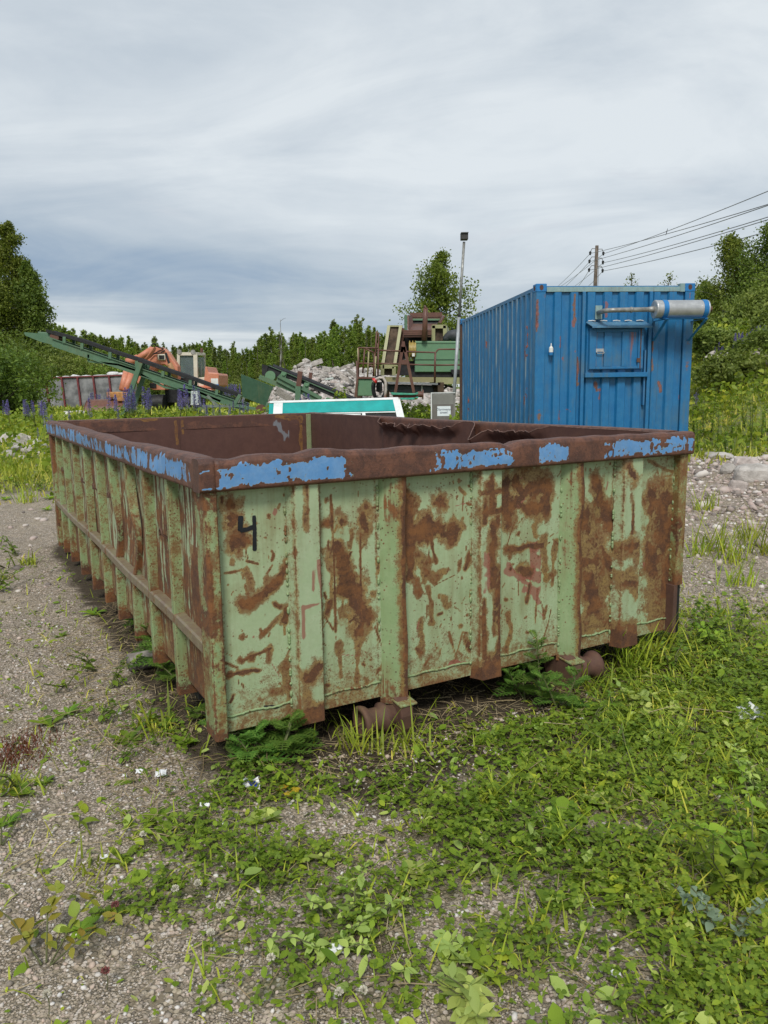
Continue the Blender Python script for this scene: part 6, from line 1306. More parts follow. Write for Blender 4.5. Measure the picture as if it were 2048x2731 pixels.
# ---------------------------------------------------------------- woods around the yard
def make_woods():
    g = np.random.default_rng(21)
    # tall birches, left edge
    for i, (px, top, Y, sp, lab) in enumerate(((-62, 560, 60, 3.5, 'tall dense birch at the left edge of the picture, only part of it in view'), (46, 592, 59, 3.0, 'tall dark green birch standing left of the long conveyor, topmost of its clump'), (98, 705, 57, 2.2, 'shorter birch forming the right shoulder of the tall birch clump'), (4, 650, 56, 2.8, 'broad leafy birch in front of the taller birches at the left edge'))):
        h = height_for(px, top, Y)
        tree_birch(100 + i, h, sp, 84, 420, .105, .55, .06, .9, 'birch_leaf' if i % 2 else 'dark_leaf', 'birch_bark', 'birch_tree', lab, 'birch', on_ground(px, None, Y), None, 1.0)
    # bushes, left
    kinds = ['willow_leaf', 'dark_leaf', 'young_leaf']
    bl = [(8, 880, 40, 2.4, 1), (70, 905, 54, 2.6, 0), (150, 930, 55, 2.9, 0), (2, 965, 42, 1.3, 1), (215, 950, 56, 2.9, 0), (285, 950, 56, 2.7, 2), (340, 970, 56, 2.4, 0), (-40, 900, 36, 2.2, 1), (105, 965, 53.5, 2.0, 1), (15, 1010, 38, 1.1, 1)]
    labs = ['dark bush in front of the left birches', 'grey green willow bush under the tip of the long conveyor', 'pale willow bush right behind the left end of the grey bin', 'dark low bush left of the grey and red bin', 'pale green bush behind the middle of the grey bin', 'bright green bush behind the right part of the grey bin', 'willow bush between the grey bin and the excavator arm', 'dark bush cut by the left edge of the picture', 'dark shrub touching the left end of the grey bin', 'low dark shrub at the left edge in front of the bin']
    for i, ((px, top, Y, r, k), lab) in enumerate(zip(bl, labs)):
        h = height_for(px, top, Y); bush(200 + i, r, h * .92, int(6500 * max(1, r / 1.8)), .080, kinds[k], 'bush', lab, on_ground(px, None, Y), 'bushes on the left', 34)
    # prototypes for the far wood
    far = []
    protos = [tree_spruce(300, 8, 1.25, .17, 1.0, 'needle', 'spruce_tree', '', (0, 0, 0)), tree_spruce(301, 8, 1.0, .16, 1.0, 'young_leaf', 'young_tree', '', (0, 0, 0)),
              tree_birch(302, 8, 1.15, 36, 110, .10, .3, .12, .9, 'young_leaf', 'trunk', 'young_tree', '', 'tree'), tree_birch(303, 8, .95, 34, 110, .10, .2, .22, .9, 'birch_leaf', 'birch_bark', 'birch_tree', '', 'tree'),
              tree_spruce(304, 8, 1.5, .18, 1.0, 'needle', 'spruce_tree', '', (0, 0, 0)), tree_birch(305, 8, 1.35, 36, 120, .11, .3, .08, .9, 'willow_leaf', 'trunk', 'young_tree', '', 'tree')]
    used = set()
    def put(k, px, top, Y, lab, grp):
        h = max(1.2, height_for(px, top, Y)); loc = on_ground(px, None, Y); s = h / 8.0; rz = g.random() * 6.28
        if k not in used:
            o = protos[k]; o.location = tuple(float(q) for q in loc); o.rotation_euler = (0, 0, rz); o.scale = (s * 1.0, s, s); o['label'] = lab; o['group'] = grp; used.add(k)
        else: copy_tree(protos[k], loc, rz, (s * g.uniform(.9, 1.2),) * 2 + (s,), lab, grp)
    sky = np.array([(120, 870), (180, 868), (240, 885), (300, 900), (360, 905), (420, 905), (470, 925), (520, 908), (560, 905), (600, 915), (640, 925), (700, 905), (740, 885), (790, 882), (830, 895), (862, 878), (892, 862), (920, 870), (950, 848), (975, 868), (1010, 872), (1060, 880), (1200, 900)])
    kinds_n = {0: 'young spruce', 1: 'pale young conifer', 2: 'young leafy tree', 3: 'slender birch', 4: 'broad spruce', 5: 'willowy young tree'}
    # back row
    x = 105
    while x < 850:
        Y = g.uniform(105, 128); t = np.interp(x, sky[:, 0], sky[:, 1]) + abs(g.normal(0, 9)) + 26 * (float(vnoise(x * .035, 3.3, 44, 3)) - .42) - (13 if g.random() < .10 else 0); k = int(g.choice([0, 1, 2, 3, 4], p=[.20, .24, .26, .20, .10]))
        put(k, x, t, Y, kinds_n[k] + ' in the distant row of trees behind the excavator and conveyors', 'distant row of trees: ' + kinds_n[k]); x += g.uniform(4.0, 7.5)
    # the spiky dark spruce and the tall bare-topped one stand out above the row
    put(4, 892, 855, 100, 'dark spruce standing above the far row, left of the crusher', None); put(3, 950, 843, 96, 'thin tall spiky tree rising above the row left of the crusher', None)
    for o in list(COL.objects):
        if o.get('group', 1) is None: del o['group']
    # nearer bright birch stand behind the rubble heap
    x = 800
    while x < 1060:
        Y = g.uniform(74, 88); t = np.interp(x, sky[:, 0], sky[:, 1]) + abs(g.normal(8, 14)); k = int(g.choice([2, 3, 1], p=[.42, .38, .2]))
        put(k, x, t, Y, kinds_n[k] + ' in the bright stand behind the rubble heap', 'stand behind the rubble heap: ' + kinds_n[k]); x += g.uniform(7, 11)
    for x, t, Y in ((1115, 890, 80), (1160, 900, 82), (1200, 905, 80), (1085, 885, 84)): put(2, x, t, Y, 'young leafy tree half hidden behind the crushing plant', 'young trees behind the crusher')
    # middle row: lower, brighter
    x = 250
    while x < 800:
        Y = g.uniform(72, 92); base_t = np.interp(x, [250, 420, 560, 640, 700, 800], [935, 945, 950, 965, 940, 935]); t = base_t + g.normal(0, 10); k = int(g.choice([1, 2, 5], p=[.3, .3, .4]))
        put(k, x, t, Y, kinds_n[k] + ' in the lower middle row behind the excavator', 'middle row of trees: ' + kinds_n[k]); x += g.uniform(12, 20)
    # bushes below the woods
    bp = [bush(400, 2.0, 2.6, 3200, .11, 'young_leaf', 'bush', '', (0, 0, 0), None, 14), bush(401, 2.0, 2.2, 3200, .11, 'willow_leaf', 'bush', '', (0, 0, 0), None, 14)]
    first = [True, True]
    x = 330
    while x < 1010:
        Y = g.uniform(54, 66); k = int(g.random() < .5); loc = on_ground(x, None, Y); s = g.uniform(.55, .95); lab = ('bright green' if k == 0 else 'grey green') + ' bush at the foot of the woods behind the machines'; grp = 'bushes at the foot of the woods: ' + ('bright' if k == 0 else 'grey green')
        if first[k]: o = bp[k]; o.location = tuple(float(q) for q in loc); o.scale = (s,) * 3; o['label'] = lab; o['group'] = grp; first[k] = False
        else: copy_tree(bp[k], loc, g.random() * 6.28, s, lab, grp)
        x += g.uniform(16, 30)
    # single trees
    Y = 46; tree_birch(501, height_for(1165, 690, Y), 2.55, 80, 250, .09, .12, .06, .85, 'birch_leaf', 'trunk', 'leafy_tree', 'leafy round crowned tree rising behind the crusher hopper and the lamp pole', 'tree', on_ground(1160, None, Y), None, .9)
    # dead bare trunk
    Y = 66; loc = on_ground(760, None, Y); h = height_for(757, 850, Y); root = thing('dead_tree', 'thin bare pale trunk standing alone before the far woods', 'dead tree', loc)
    gg = np.random.default_rng(8); b, P = trunk_mb(h, .09, gg, -.01); b.build('trunk', M['birch_bark'], root, smooth=True); b = MB()
    for k in range(16):
        t = gg.uniform(.45, .98); q = np.array([np.interp(t, np.linspace(0, 1, len(P)), P[:, i]) for i in range(3)]); a = gg.random() * 6.28; L = gg.uniform(.3, 1.0)
        e = q + np.array([math.cos(a), math.sin(a), .5]) * L; b.tube([q, (q + e) / 2 + (0, 0, .06), e], [.022, .014, .006], 5)
    b.build('branches', M['trunk'], root)
    # right side on the bank
    rl = [(1935, 645, 31, 1.55, 'birch_leaf', 'slim pointed birch right of the blue container'), (2050, 612, 29, 1.7, 'dark_leaf', 'dark leafy tree at the right edge of the picture'), (2008, 800, 26.5, 1.2, 'willow_leaf', 'pale leafy young tree in front of the dark tree at the right edge'), (1985, 750, 34, 1.1, 'birch_leaf', 'birch between the slim birch and the dark tree at the right edge'), (1872, 775, 33, 1.1, 'dark_leaf', 'low dark tree close behind the muffler of the blue container'), (2085, 690, 27, 1.8, 'birch_leaf', 'birch cut by the right edge of the picture'), (1870, 760, 40, 1.6, 'birch_leaf', 'birch far behind the blue container end'), (2085, 655, 36, 1.4, 'birch_leaf', 'tall birch behind the dark tree at the right edge')]
    for i, (px, top, Y, sp, mt, lab) in enumerate(rl):
        tree_birch(520 + i, height_for(px, top, Y), sp * .88, 60, 250, .055, .35, .05, .85, mt, 'birch_bark' if i % 2 == 0 else 'trunk', 'birch_tree' if 'birch' in lab else 'leafy_tree', lab, 'tree', on_ground(px, None, Y), 'trees on the right bank', .9)
    for i, (px, top, Y, lab) in enumerate(((1668, 733, 40, 'wispy tree top showing over the container roof beside the utility pole'), (1775, 738, 40, 'wispy tree top showing over the container roof left of the corner'))):
        h = height_for(px, top, Y); tree_birch(540 + i, h, 1.0, 26, 16, .06, .2, .45, .6, 'birch_leaf', 'trunk', 'birch_tree', lab, 'tree', on_ground(px, None, Y), None, 1.0)
    rb = [(1950, 868, 27, 1.0, 'willow_leaf', 'bush above the lupins on the right bank'), (2042, 985, 17.5, .62, 'willow_leaf', 'grey green bush on the bank at the right edge'), (1895, 1010, 19.5, .55, 'willow_leaf', 'low grey green bush on the slope beside the container'), (1950, 1020, 17, .75, 'willow_leaf', 'small bush in the middle of the right slope'), (2085, 960, 20, .8, 'willow_leaf', 'pale bush cut by the right edge, on the bank')]
    for i, (px, top, Y, r, mt, lab) in enumerate(rb):
        bush(560 + i, r, max(.7, height_for(px, top, Y)), 5200, .042 if Y < 21 else .055, mt, 'bush', lab, on_ground(px, None, Y), 'bushes on the right bank', 30)
    # bushes between machines and skip
    nb = [(1085, 1050, 14.5, .45, 'dark_leaf', 'dark leafy shrub in front of the crusher tow bar'), (1115, 1085, 13.2, .28, 'herb', 'bright yellow green shrub left of the grey cabinet'), (1050, 1060, 15.5, .3, 'herb', 'small shrub behind the right end of the teal panel'), (905, 1018, 17.5, .25, 'herb', 'yellow green sapling growing through the dark conveyor'), (1205, 1092, 11.6, .12, 'herb', 'tiny shoot in front of the grey cabinet')]
    for i, (px, top, Y, r, mt, lab) in enumerate(nb):
        bush(580 + i, r, height_for(px, top, Y) * .9, 700 if r > .2 else 120, .045, mt, 'shrub', lab, on_ground(px, None, Y), 'shrubs behind the skip', 10, 'shrub')
make_woods()

# ---------------------------------------------------------------- rubble heap, stones
M['stone'] = None
def stone_mat():
    m, q = new_mat('broken concrete and stone'); r = q.node('ShaderNodeNewGeometry').outputs['Random Per Island']; oi = q.node('ShaderNodeObjectInfo').outputs['Random']; o = q.tc()
    k = q.m('FRACT', q.m('ADD', r, oi))
    c = q.cramp(k, [(0.0, (.27, .245, .22)), (.3, (.42, .39, .35)), (.55, (.53, .495, .455)), (.8, (.50, .42, .38)), (1.0, (.68, .66, .63))])
    n = q.noise(o, 7, 7, .65); c = q.mix(q.ramp(n, .40, .68, 0, .55), c, (.13, .115, .10)); q.put(q.b.inputs['Base Color'], c); q.b.inputs['Roughness'].default_value = .9
    q.put(q.b.inputs['Normal'], q.bump(q.noise(o, 16, 6, .65), .7, .03)); return m
M['stone'] = stone_mat()
_ICO = None
def ico(sub=1):
    import bmesh
    bm = bmesh.new(); bmesh.ops.create_icosphere(bm, subdivisions=sub, radius=1); bm.verts.ensure_lookup_table()
    V = np.array([v.co[:] for v in bm.verts]); F = np.array([[v.index for v in f.verts] for f in bm.faces]); bm.free(); return V, F
def rock_shape(g, sub=2, blocky=.5):
    V, F = ico(sub); d = rand_dirs(g, 9); off = g.uniform(.45, .85, 9); V = V.copy()
    for k in range(9):
        s = V @ d[k]; ex = np.maximum(s - off[k], 0); V -= ex[:, None] * d[k] * (.75 + .25 * blocky)
    V *= 1 + g.normal(0, .03, (len(V), 1)); return V * g.uniform(.6, 1.2, 3), F
def rocks_stuff(name, pos, size, g, mat, sub=1, flat=.7):
    protos = [rock_shape(g, sub) for _ in range(8)]; parts = []
    which = g.integers(0, 8, len(pos))
    for k in range(8):
        V, F = protos[k]; i = np.where(which == k)[0]
        if not len(i): continue
        a = g.random((len(i), 3)) * 6.28; ca, sa = np.cos(a), np.sin(a); X = np.broadcast_to(V, (len(i),) + V.shape).copy()
        for ax, (p_, q_) in enumerate(((0, 1), (1, 2), (0, 2))):
            xp = X[..., p_] * ca[:, ax, None] - X[..., q_] * sa[:, ax, None]; xq = X[..., p_] * sa[:, ax, None] + X[..., q_] * ca[:, ax, None]; X[..., p_] = xp; X[..., q_] = xq
        X[..., 2] *= flat; X = X * size[i][:, None, None] + pos[i][:, None, :]
        FF = F[None] + (np.arange(len(i)) * len(V))[:, None, None]; parts.append((X.reshape(-1, 3), FF.reshape(-1, 3)))
    V, F = merge(parts); return link(name, mesh_np(name, V, F, [mat], smooth=False))
def make_rubble():
    g = np.random.default_rng(31)
    def hz(px):                                           # skyline of the heap in the photo
        return np.interp(px, [690, 720, 770, 800, 820, 850, 900, 940, 960, 1010, 1080, 1200, 1235], [1090, 1050, 1000, 975, 962, 985, 985, 980, 985, 990, 1015, 1040, 1050])
    n = 3200; px = g.uniform(700, 1225, n); Y = 31 + 7 * g.random(n); fr = (Y - 31) / 7
    pos = []; 
    for a, y, f in zip(px, Y, fr):
        top = pt(a, hz(a), 38.0); gz = float(tz(top[0] * y / 38, y)); z = gz + (top[2] - gz) * (f ** .65); q = pt(a, 1000, y); pos.append((q[0], y, max(gz, z) + g.normal(0, .05)))
    pos = np.array(pos); o = rocks_stuff('rubble', pos, np.minimum(g.lognormal(-1.95, .48, n), .27), g, M['stone'], 1, .75); tag(o, 'heap of small broken concrete and stones behind the conveyors', None, None, 'stuff')
    # mound below
    xs = np.linspace(700, 1225, 50); fs = np.linspace(0, 1.4, 16); P = np.zeros((50, 16, 3))
    for i, a in enumerate(xs):
        top = pt(a, hz(a), 38.0)
        for j, f in enumerate(fs):
            y = 31 + 7 * f; q = pt(a, 1000, y); gz = float(tz(q[0], y)); ff = f if f <= 1 else max(0, 2.2 - 1.2 * f); P[i, j] = (q[0], y, gz - .12 + (top[2] - gz) * ff ** .65 * .95)
    b = MB(); b.grid(P); tag(b.build('rubble_mound', M['stone'], smooth=True), 'mound of earth under the rubble', None, None, 'structure')
    # large slabs, each a thing
    sl = [(842, 968, 37.5, .95, .30, .30, -18, 'long pale slab on the very top of the rubble heap', 'slab'), (871, 985, 36, .55, .40, .32, 12, 'square pale concrete block below the top slab of the heap', 'block'), (905, 995, 35, .6, .45, .22, 25, 'grey concrete slab with a flat face in the middle of the heap', 'slab'), (945, 1000, 33, .9, .25, .20, 38, 'long grey beam lying diagonally down the right of the heap', 'beam'), (925, 1012, 33.5, .9, .5, .25, 30, 'broad grey slab under the diagonal beam', 'slab'), (878, 1010, 34, .5, .45, .10, -8, 'thin greenish white plate lying on the heap', 'plate'), (943, 972, 37.5, .28, .3, .42, 0, 'upright pale boulder at the right end of the heap top', 'boulder'),
          (760, 1055, 31, 1.0, .5, .35, 35, 'large pinkish block behind the green conveyor leg', 'block'), (735, 1040, 31.5, .30, .3, .25, 0, 'rounded grey boulder beside the green feed hopper', 'boulder'), (748, 1022, 32.5, .26, .25, .2, 0, 'rounded pale boulder above the others beside the feed hopper', 'boulder'), (955, 1035, 32.5, .5, .3, .2, 10, 'brownish block low on the right of the heap', 'block'), (915, 980, 36.5, .45, .3, .15, -25, 'short tilted slab near the heap top', 'slab'), (800, 992, 36, .35, .3, .2, 0, 'small pale boulder on the left slope of the heap', 'boulder'), (965, 1045, 32, .6, .3, .16, -6, 'flat grey slab at the right foot of the heap', 'slab')]
    for i, (a, y_, Y_, sx, sy, sz, rot, lab, cat) in enumerate(sl):
        c = pt(a, y_, Y_); gg = np.random.default_rng(900 + i)
        if cat in ('slab', 'block', 'beam', 'plate'):
            import bmesh
            bm = bmesh.new(); bmesh.ops.create_cube(bm, size=2); bmesh.ops.bevel(bm, geom=bm.edges[:], offset=.10, segments=1, affect='EDGES'); bmesh.ops.subdivide_edges(bm, edges=bm.edges[:], cuts=1, use_grid_fill=True)
            V = np.array([v.co[:] for v in bm.verts]) * np.array((sx, sy, sz)) * .36; V += gg.normal(0, .012 * min(sx, sz * 2), V.shape); F = [tuple(v.index for v in f.verts) for f in bm.faces]; bm.free()
        else: V, F0 = rock_shape(gg, 2); V = V * np.array((sx, sy, sz)) * .42; F = [tuple(f) for f in F0]
        t = R_(rot); Rm = np.array([[math.cos(t), 0, math.sin(t)], [0, 1, 0], [-math.sin(t), 0, math.cos(t)]]); b = MB(); b.raw(V @ Rm.T + c, F)
        tag(b.build({'beam': 'concrete_beam', 'block': 'concrete_block', 'plate': 'plate', 'slab': 'concrete_slab', 'boulder': 'boulder'}[cat], M['stone'] if cat != 'plate' else simple('greenish plate', (.50, .56, .52), .6)), lab, cat)
    c = [pt(760 + k * 0, 1010, 33) for k in range(1)]
    # stones of the bin load
    TL, TR = BIN
    for i, (f, s) in enumerate(((.22, .30), (.33, .22), (.44, .34), (.55, .28), (.72, .36), (.84, .42), (.93, .3))):
        x = TL[0] + (TR[0] - TL[0]) * f; z = TL[2] + (TR[2] - TL[2]) * f; gg = np.random.default_rng(950 + i); V, F = rock_shape(gg, 2); b = MB(); b.raw(V * (s * 1.8, s, s * .55) + (x, 50.7, z + .04), F)
        words = ['small flat white lump leftmost in the grey bin', 'tiny white lump second from the left in the grey bin', 'white lump left of the middle of the grey bin load', 'low white lump in the middle of the grey bin', 'wide white lump right of the middle of the grey bin load', 'biggest white lump of the grey bin load', 'rightmost white lump in the grey bin']
        tag(b.build('rubble_lump', simple('pale rubble', (.60, .60, .58), .9, var=.2), smooth=True), words[i], 'lump', 'white lumps in the bin')
    # pale stones in the field, each a thing
    fs = [(170, 1072, 36, .32, 'low white rock in the grass before the grey bin'), (200, 1070, 36, .36, 'second white rock beside the first, close to the brown bucket'), (14, 1165, 17, .34, 'grey slab stone at the left edge beside the gravel'), (42, 1178, 16, .30, 'flat pale stone leaning beside the slab stone at the left edge'), (22, 1200, 14.5, .17, 'small white stone in front of the slab stones at the left edge'), (58, 1205, 14.5, .13, 'rounded white pebble stone at the gravel edge on the left'), (90, 1178, 15.5, .22, 'low pale stone in the grass left of the skip corner'), (8, 1225, 13.2, .15, 'small grey stone at the left edge of the gravel'), (36, 1228, 13, .10, 'tiny pale stone left of the gravel track'),
          (2010, 1330, 8.6, .16, 'rounded pinkish boulder on the gravel right of the skip'), (2035, 1362, 8.1, .20, 'flat pink boulder in front of the rounded one on the right'), (1958, 1345, 8.5, .10, 'small grey stone on the gravel right of the skip'), (1905, 1265, 10.2, .12, 'pale stone at the top of the gravel patch right of the skip'), (1990, 1380, 7.8, .13, 'wide pink stone on the gravel at the right'), (1935, 1300, 9.4, .14, 'flat light stone half sunk in the gravel right of the skip'), (1975, 1075, 18, .35, 'pale rock among weeds on the right bank'), (2030, 1082, 17.5, .4, 'broad pale rock in the weeds at the right edge'), (1895, 1060, 19, .3, 'pale rock beside the container among tall weeds')]
    for i, (a, y_, Y_, s, lab) in enumerate(fs):
        q = pt(a, 1000, Y_); gz = float(tz(q[0], Y_)); gg = np.random.default_rng(980 + i); V, F = rock_shape(gg, 3); b = MB(); b.raw(V * (s * 1.3, s, s * .8) + (q[0], Y_, gz + s * .25), F); tag(b.build('stone', M['stone'], smooth=False), lab, 'stone', 'single stones')
make_rubble()

# ---------------------------------------------------------------- lupins and tall weeds
def make_lupin(seed, h=1.0):
    g = np.random.default_rng(seed); root = thing('lupin', '', 'lupin'); b = MB(); b.tube([(0, 0, 0), (.01, 0, h * .5), (0, .01, h)], [.008, .007, .003], 5); b.build('stem', M['stem'], root)
    n = 150; t = g.random(n); z = h * (.50 + .50 * t); r = .040 * (1 - t) ** .6 * 1.0 + .006; a = g.random(n) * 6.28
    c = np.column_stack([r * np.cos(a), r * np.sin(a), z]); d = unit(np.column_stack([np.cos(a), np.sin(a), .5 + 0 * a])); sd = unit(np.column_stack([-np.sin(a), np.cos(a), 0 * a]))
    np_obj('flower_spike', strips(c - d * .01, d, sd, .030, .013, .1, [.6, 1, .8, .1]), M['petal'], root)
    parts = []
    for k in range(9):
        a0 = g.random() * 6.28; zz = h * g.uniform(.08, .45); L = g.uniform(.10, .20); q = np.array([math.cos(a0) * L, math.sin(a0) * L, zz + .06]); m_ = 9; aa = np.linspace(0, 6.28, m_, endpoint=False)
        d = unit(np.column_stack([np.cos(aa), np.sin(aa), .25 + 0 * aa])); sd = np.column_stack([-np.sin(aa), np.cos(aa), 0 * aa]); parts.append(strips(np.repeat(q[None], m_, 0), d, sd, .085, .014, .3, [.3, .9, 1, 0]))
    np_obj('leaves', merge(parts), M['lupin_leaf'], root); return root
def make_lupins():
    g = np.random.default_rng(41); pr = [make_lupin(600), make_lupin(601), make_lupin(602)]; used = [False] * 3; n = 0
    patches = [  # px list/range, y depth, count, top px range, label, group
        ((282, 345), 24.5, 10, (1030, 1066), 'purple lupin in the patch in front of the excavator track', 'lupins in front of the excavator track'), ((345, 412), 24, 9, (1024, 1066), 'purple lupin in the patch between excavator bucket and track', 'lupins between bucket and track'), ((462, 530), 23.5, 10, (1016, 1060), 'purple lupin in the patch before the whitish tub', 'lupins before the tub'), ((535, 660), 23, 10, (1055, 1084), 'purple lupin under the low end of the long conveyor', 'lupins under the low end of the conveyor'),
        ((585, 642), 52, 26, (1022, 1035), 'purple lupin in the far patch left of the green hopper', 'lupins in the far patch'), ((232, 292), 46, 16, (1045, 1056), 'purple lupin growing against the grey bin', 'lupins against the bin'), ((55, 105), 24, 16, (1064, 1082), 'purple lupin in the meadow patch at the left', 'lupins in the left meadow patch'), ((0, 18), 24, 4, (1062, 1078), 'purple lupin at the left edge of the meadow', 'lupins at the left edge'),
        ((1955, 2012), 18.5, 34, (885, 915), 'purple lupin in the upper row on the right bank', 'lupins in the upper row on the bank'), ((2012, 2048), 18.5, 24, (880, 905), 'purple lupin at the right end of the row on the bank', 'lupins at the right end of the bank row'), ((1903, 1925), 18.5, 6, (925, 945), 'purple lupin in the small group on the bank beside the container', 'lupins in the small group on the bank'), ((1850, 1868), 15.5, 3, (1080, 1092), 'purple lupin low beside the container corner', 'lupins low beside the container'), ((795, 830), 19, 4, (1048, 1068), 'purple lupin behind the teal panel', 'lupins behind the teal panel')]
    def put(px, Y, top, lab, grp):
        nonlocal n
        loc = on_ground(px, None, Y); h = np.clip(height_for(px, top, Y), .45, 1.5); k = n % 3; n += 1; s = float(h); sxy = float(s * g.uniform(1.1, 1.5))
        if not used[k]: o = pr[k]; o.location = tuple(float(q) for q in loc); o.scale = (sxy, sxy, s); o['label'] = lab; o['group'] = grp; used[k] = True
        else: copy_tree(pr[k], loc, g.random() * 6.28, (sxy, sxy, s), lab, grp)
    for (a, c), Y, m_, (t0, t1), lab, grp in patches:
        for k in range(m_): put(g.uniform(a, c), Y * g.uniform(.97, 1.03), g.uniform(t0, t1), lab, grp)
    for px, Y, top, lab in ((112, 15.5, 1073, 'single tall purple lupin just left of the skip corner'), (176, 17, 1094, 'single small lupin behind the far end of the skip'), (88, 15, 1142, 'single low lupin beside the stones on the left'), (128, 14, 1106, 'short dark lupin tip behind the skip corner'), (232, 20, 1062, 'single lupin in front of the brown bucket'), (308, 21, 1090, 'single lupin at the right side of the brown bucket')):
        put(px, Y, top, lab, 'single lupins')
make_lupins()

def tall_weed(seed, h, lab, loc, mat='lupin_leaf', leafs=26, L=.07, W=.014, stems=3, name='weed', cat='weed', group=None, spread=.10, dark=True):
    g = np.random.default_rng(seed); root = thing(name, lab, cat, loc, g.random() * 6, group); b = MB(); parts = []
    for s in range(stems):
        a = g.random() * 6.28; e = np.array([math.cos(a) * spread * h * g.random() * 1.6, math.sin(a) * spread * h * g.random() * 1.6, h * g.uniform(.75, 1.05)]); st = np.array([math.cos(a), math.sin(a), 0]) * .015 * s
        P = np.array([st, st + e * .5 + g.normal(0, .01, 3), st + e]); b.tube(P, [.004 + .002 * h, .003 + .001 * h, .0015], 5)
        t = np.sort(g.uniform(.08, 1, leafs)); q = np.column_stack([np.interp(t, [0, .5, 1], P[:, i]) for i in range(3)]); aa = np.arange(leafs) * 2.4 + g.random()
        d = unit(np.column_stack([np.cos(aa), np.sin(aa), g.uniform(.3, 1.0, leafs)])); sd = np.column_stack([-np.sin(aa), np.cos(aa), 0 * aa]); ll = L * (1.1 - .55 * t) * g.uniform(.7, 1.2, leafs); parts.append(strips(q, d, sd, ll, W * (1.1 - .5 * t), g.uniform(.2, .6, leafs), PROF_LEAF, .25))
    b.build('stems', M['stem'], root); np_obj('leaves', merge(parts), M[mat], root); return root
def pinnate(g, base, d, L, nl, lob, mat=None):
    """deeply cut leaf: rachis with narrow lobes, as in mugwort"""
    d = d / np.linalg.norm(d); sd = np.cross(d, (0, 0, 1)); sd /= np.linalg.norm(sd) + 1e-9; parts = []; t = np.linspace(.2, 1, nl); P = base + d * (L * t)[:, None]; P[:, 2] -= .35 * L * t ** 2
    parts.append(strips(base[None], d[None], sd[None], L, .004, .35, [1, .8, .5, .2]))
    for s in (-1, 1):
        dd = unit(d * .75 + s * sd * np.ones((nl, 1)) + np.array([0, 0, .05])); ll = lob * L * (.35 + .65 * np.sin(np.pi * (t * .85 + .08))); s2 = unit(np.cross(dd, np.array([0, 0, 1.0]))); parts.append(strips(P, dd, s2, ll, ll * .085 + .0012, .25, [.5, 1, .9, 0]))
        for f in (.45, .7):
            q = P + dd * (ll * f)[:, None]; d3 = unit(dd + s2 * .8); parts.append(strips(q, d3, unit(np.cross(d3, np.array([0, 0, 1.0]))), ll * .42, ll * .05 + .0009, .2, [.6, 1, .8, 0])); d3 = unit(dd - s2 * .8); parts.append(strips(q, d3, unit(np.cross(d3, np.array([0, 0, 1.0]))), ll * .42, ll * .05 + .0009, .2, [.6, 1, .8, 0]))
    parts.append(strips(P[-1:], d[None], sd[None], lob * L * .6, .006, .2, [.6, 1, .8, 0])); return merge(parts)
def mugwort(seed, h, lab, loc, nleaf=18, spread=.14, group='mugwort plants round the skip', z0=0.0):
    g = np.random.default_rng(seed); root = thing('mugwort_plant', lab, 'weed', loc, 0, group); b = MB(); parts = []
    for s in range(1 if h > .3 else 2):
        a = g.random() * 6.28; e = np.array([math.cos(a) * .08, math.sin(a) * .08, h * g.uniform(.85, 1)]); b.tube([(0, 0, 0), e * .5 + g.normal(0, .008, 3), e], [.0045, .0035, .002], 6)
        for k in range(nleaf):
            t = (k + .5) / nleaf; aa = k * 2.4 + s; q = e * (.12 + .88 * t); d = np.array([math.cos(aa), math.sin(aa), .35 + 1.1 * t ** 2]); parts.append(pinnate(g, q, d, spread * (1.1 - .55 * t) * g.uniform(.8, 1.15), 6, .45))
    b.build('stems', M['stem'], root); np_obj('leaves', merge(parts), M['mugwort'], root); return root
def rosette(seed, lab, loc, n=10, L=.10, W=.016, mat='herb', rise=.9, name='dandelion_plant', group=None, fold=.3, bend=.5, cat='plant'):
    g = np.random.default_rng(seed); root = thing(name, lab, cat, loc, 0, group); a = np.arange(n) * 2.4 + g.random() * 6; d = unit(np.column_stack([np.cos(a), np.sin(a), g.uniform(.3, 1.0, n) * rise + .15])); sd = np.column_stack([-np.sin(a), np.cos(a), 0 * a])
    np_obj('leaves', strips(np.zeros((n, 3)), d, sd, L * g.uniform(.6, 1.2, n), W * g.uniform(.8, 1.2, n), g.uniform(.3, .9, n) * bend, [.18, .45, .85, 1, .85, 0], fold), M[mat], root)
    return root
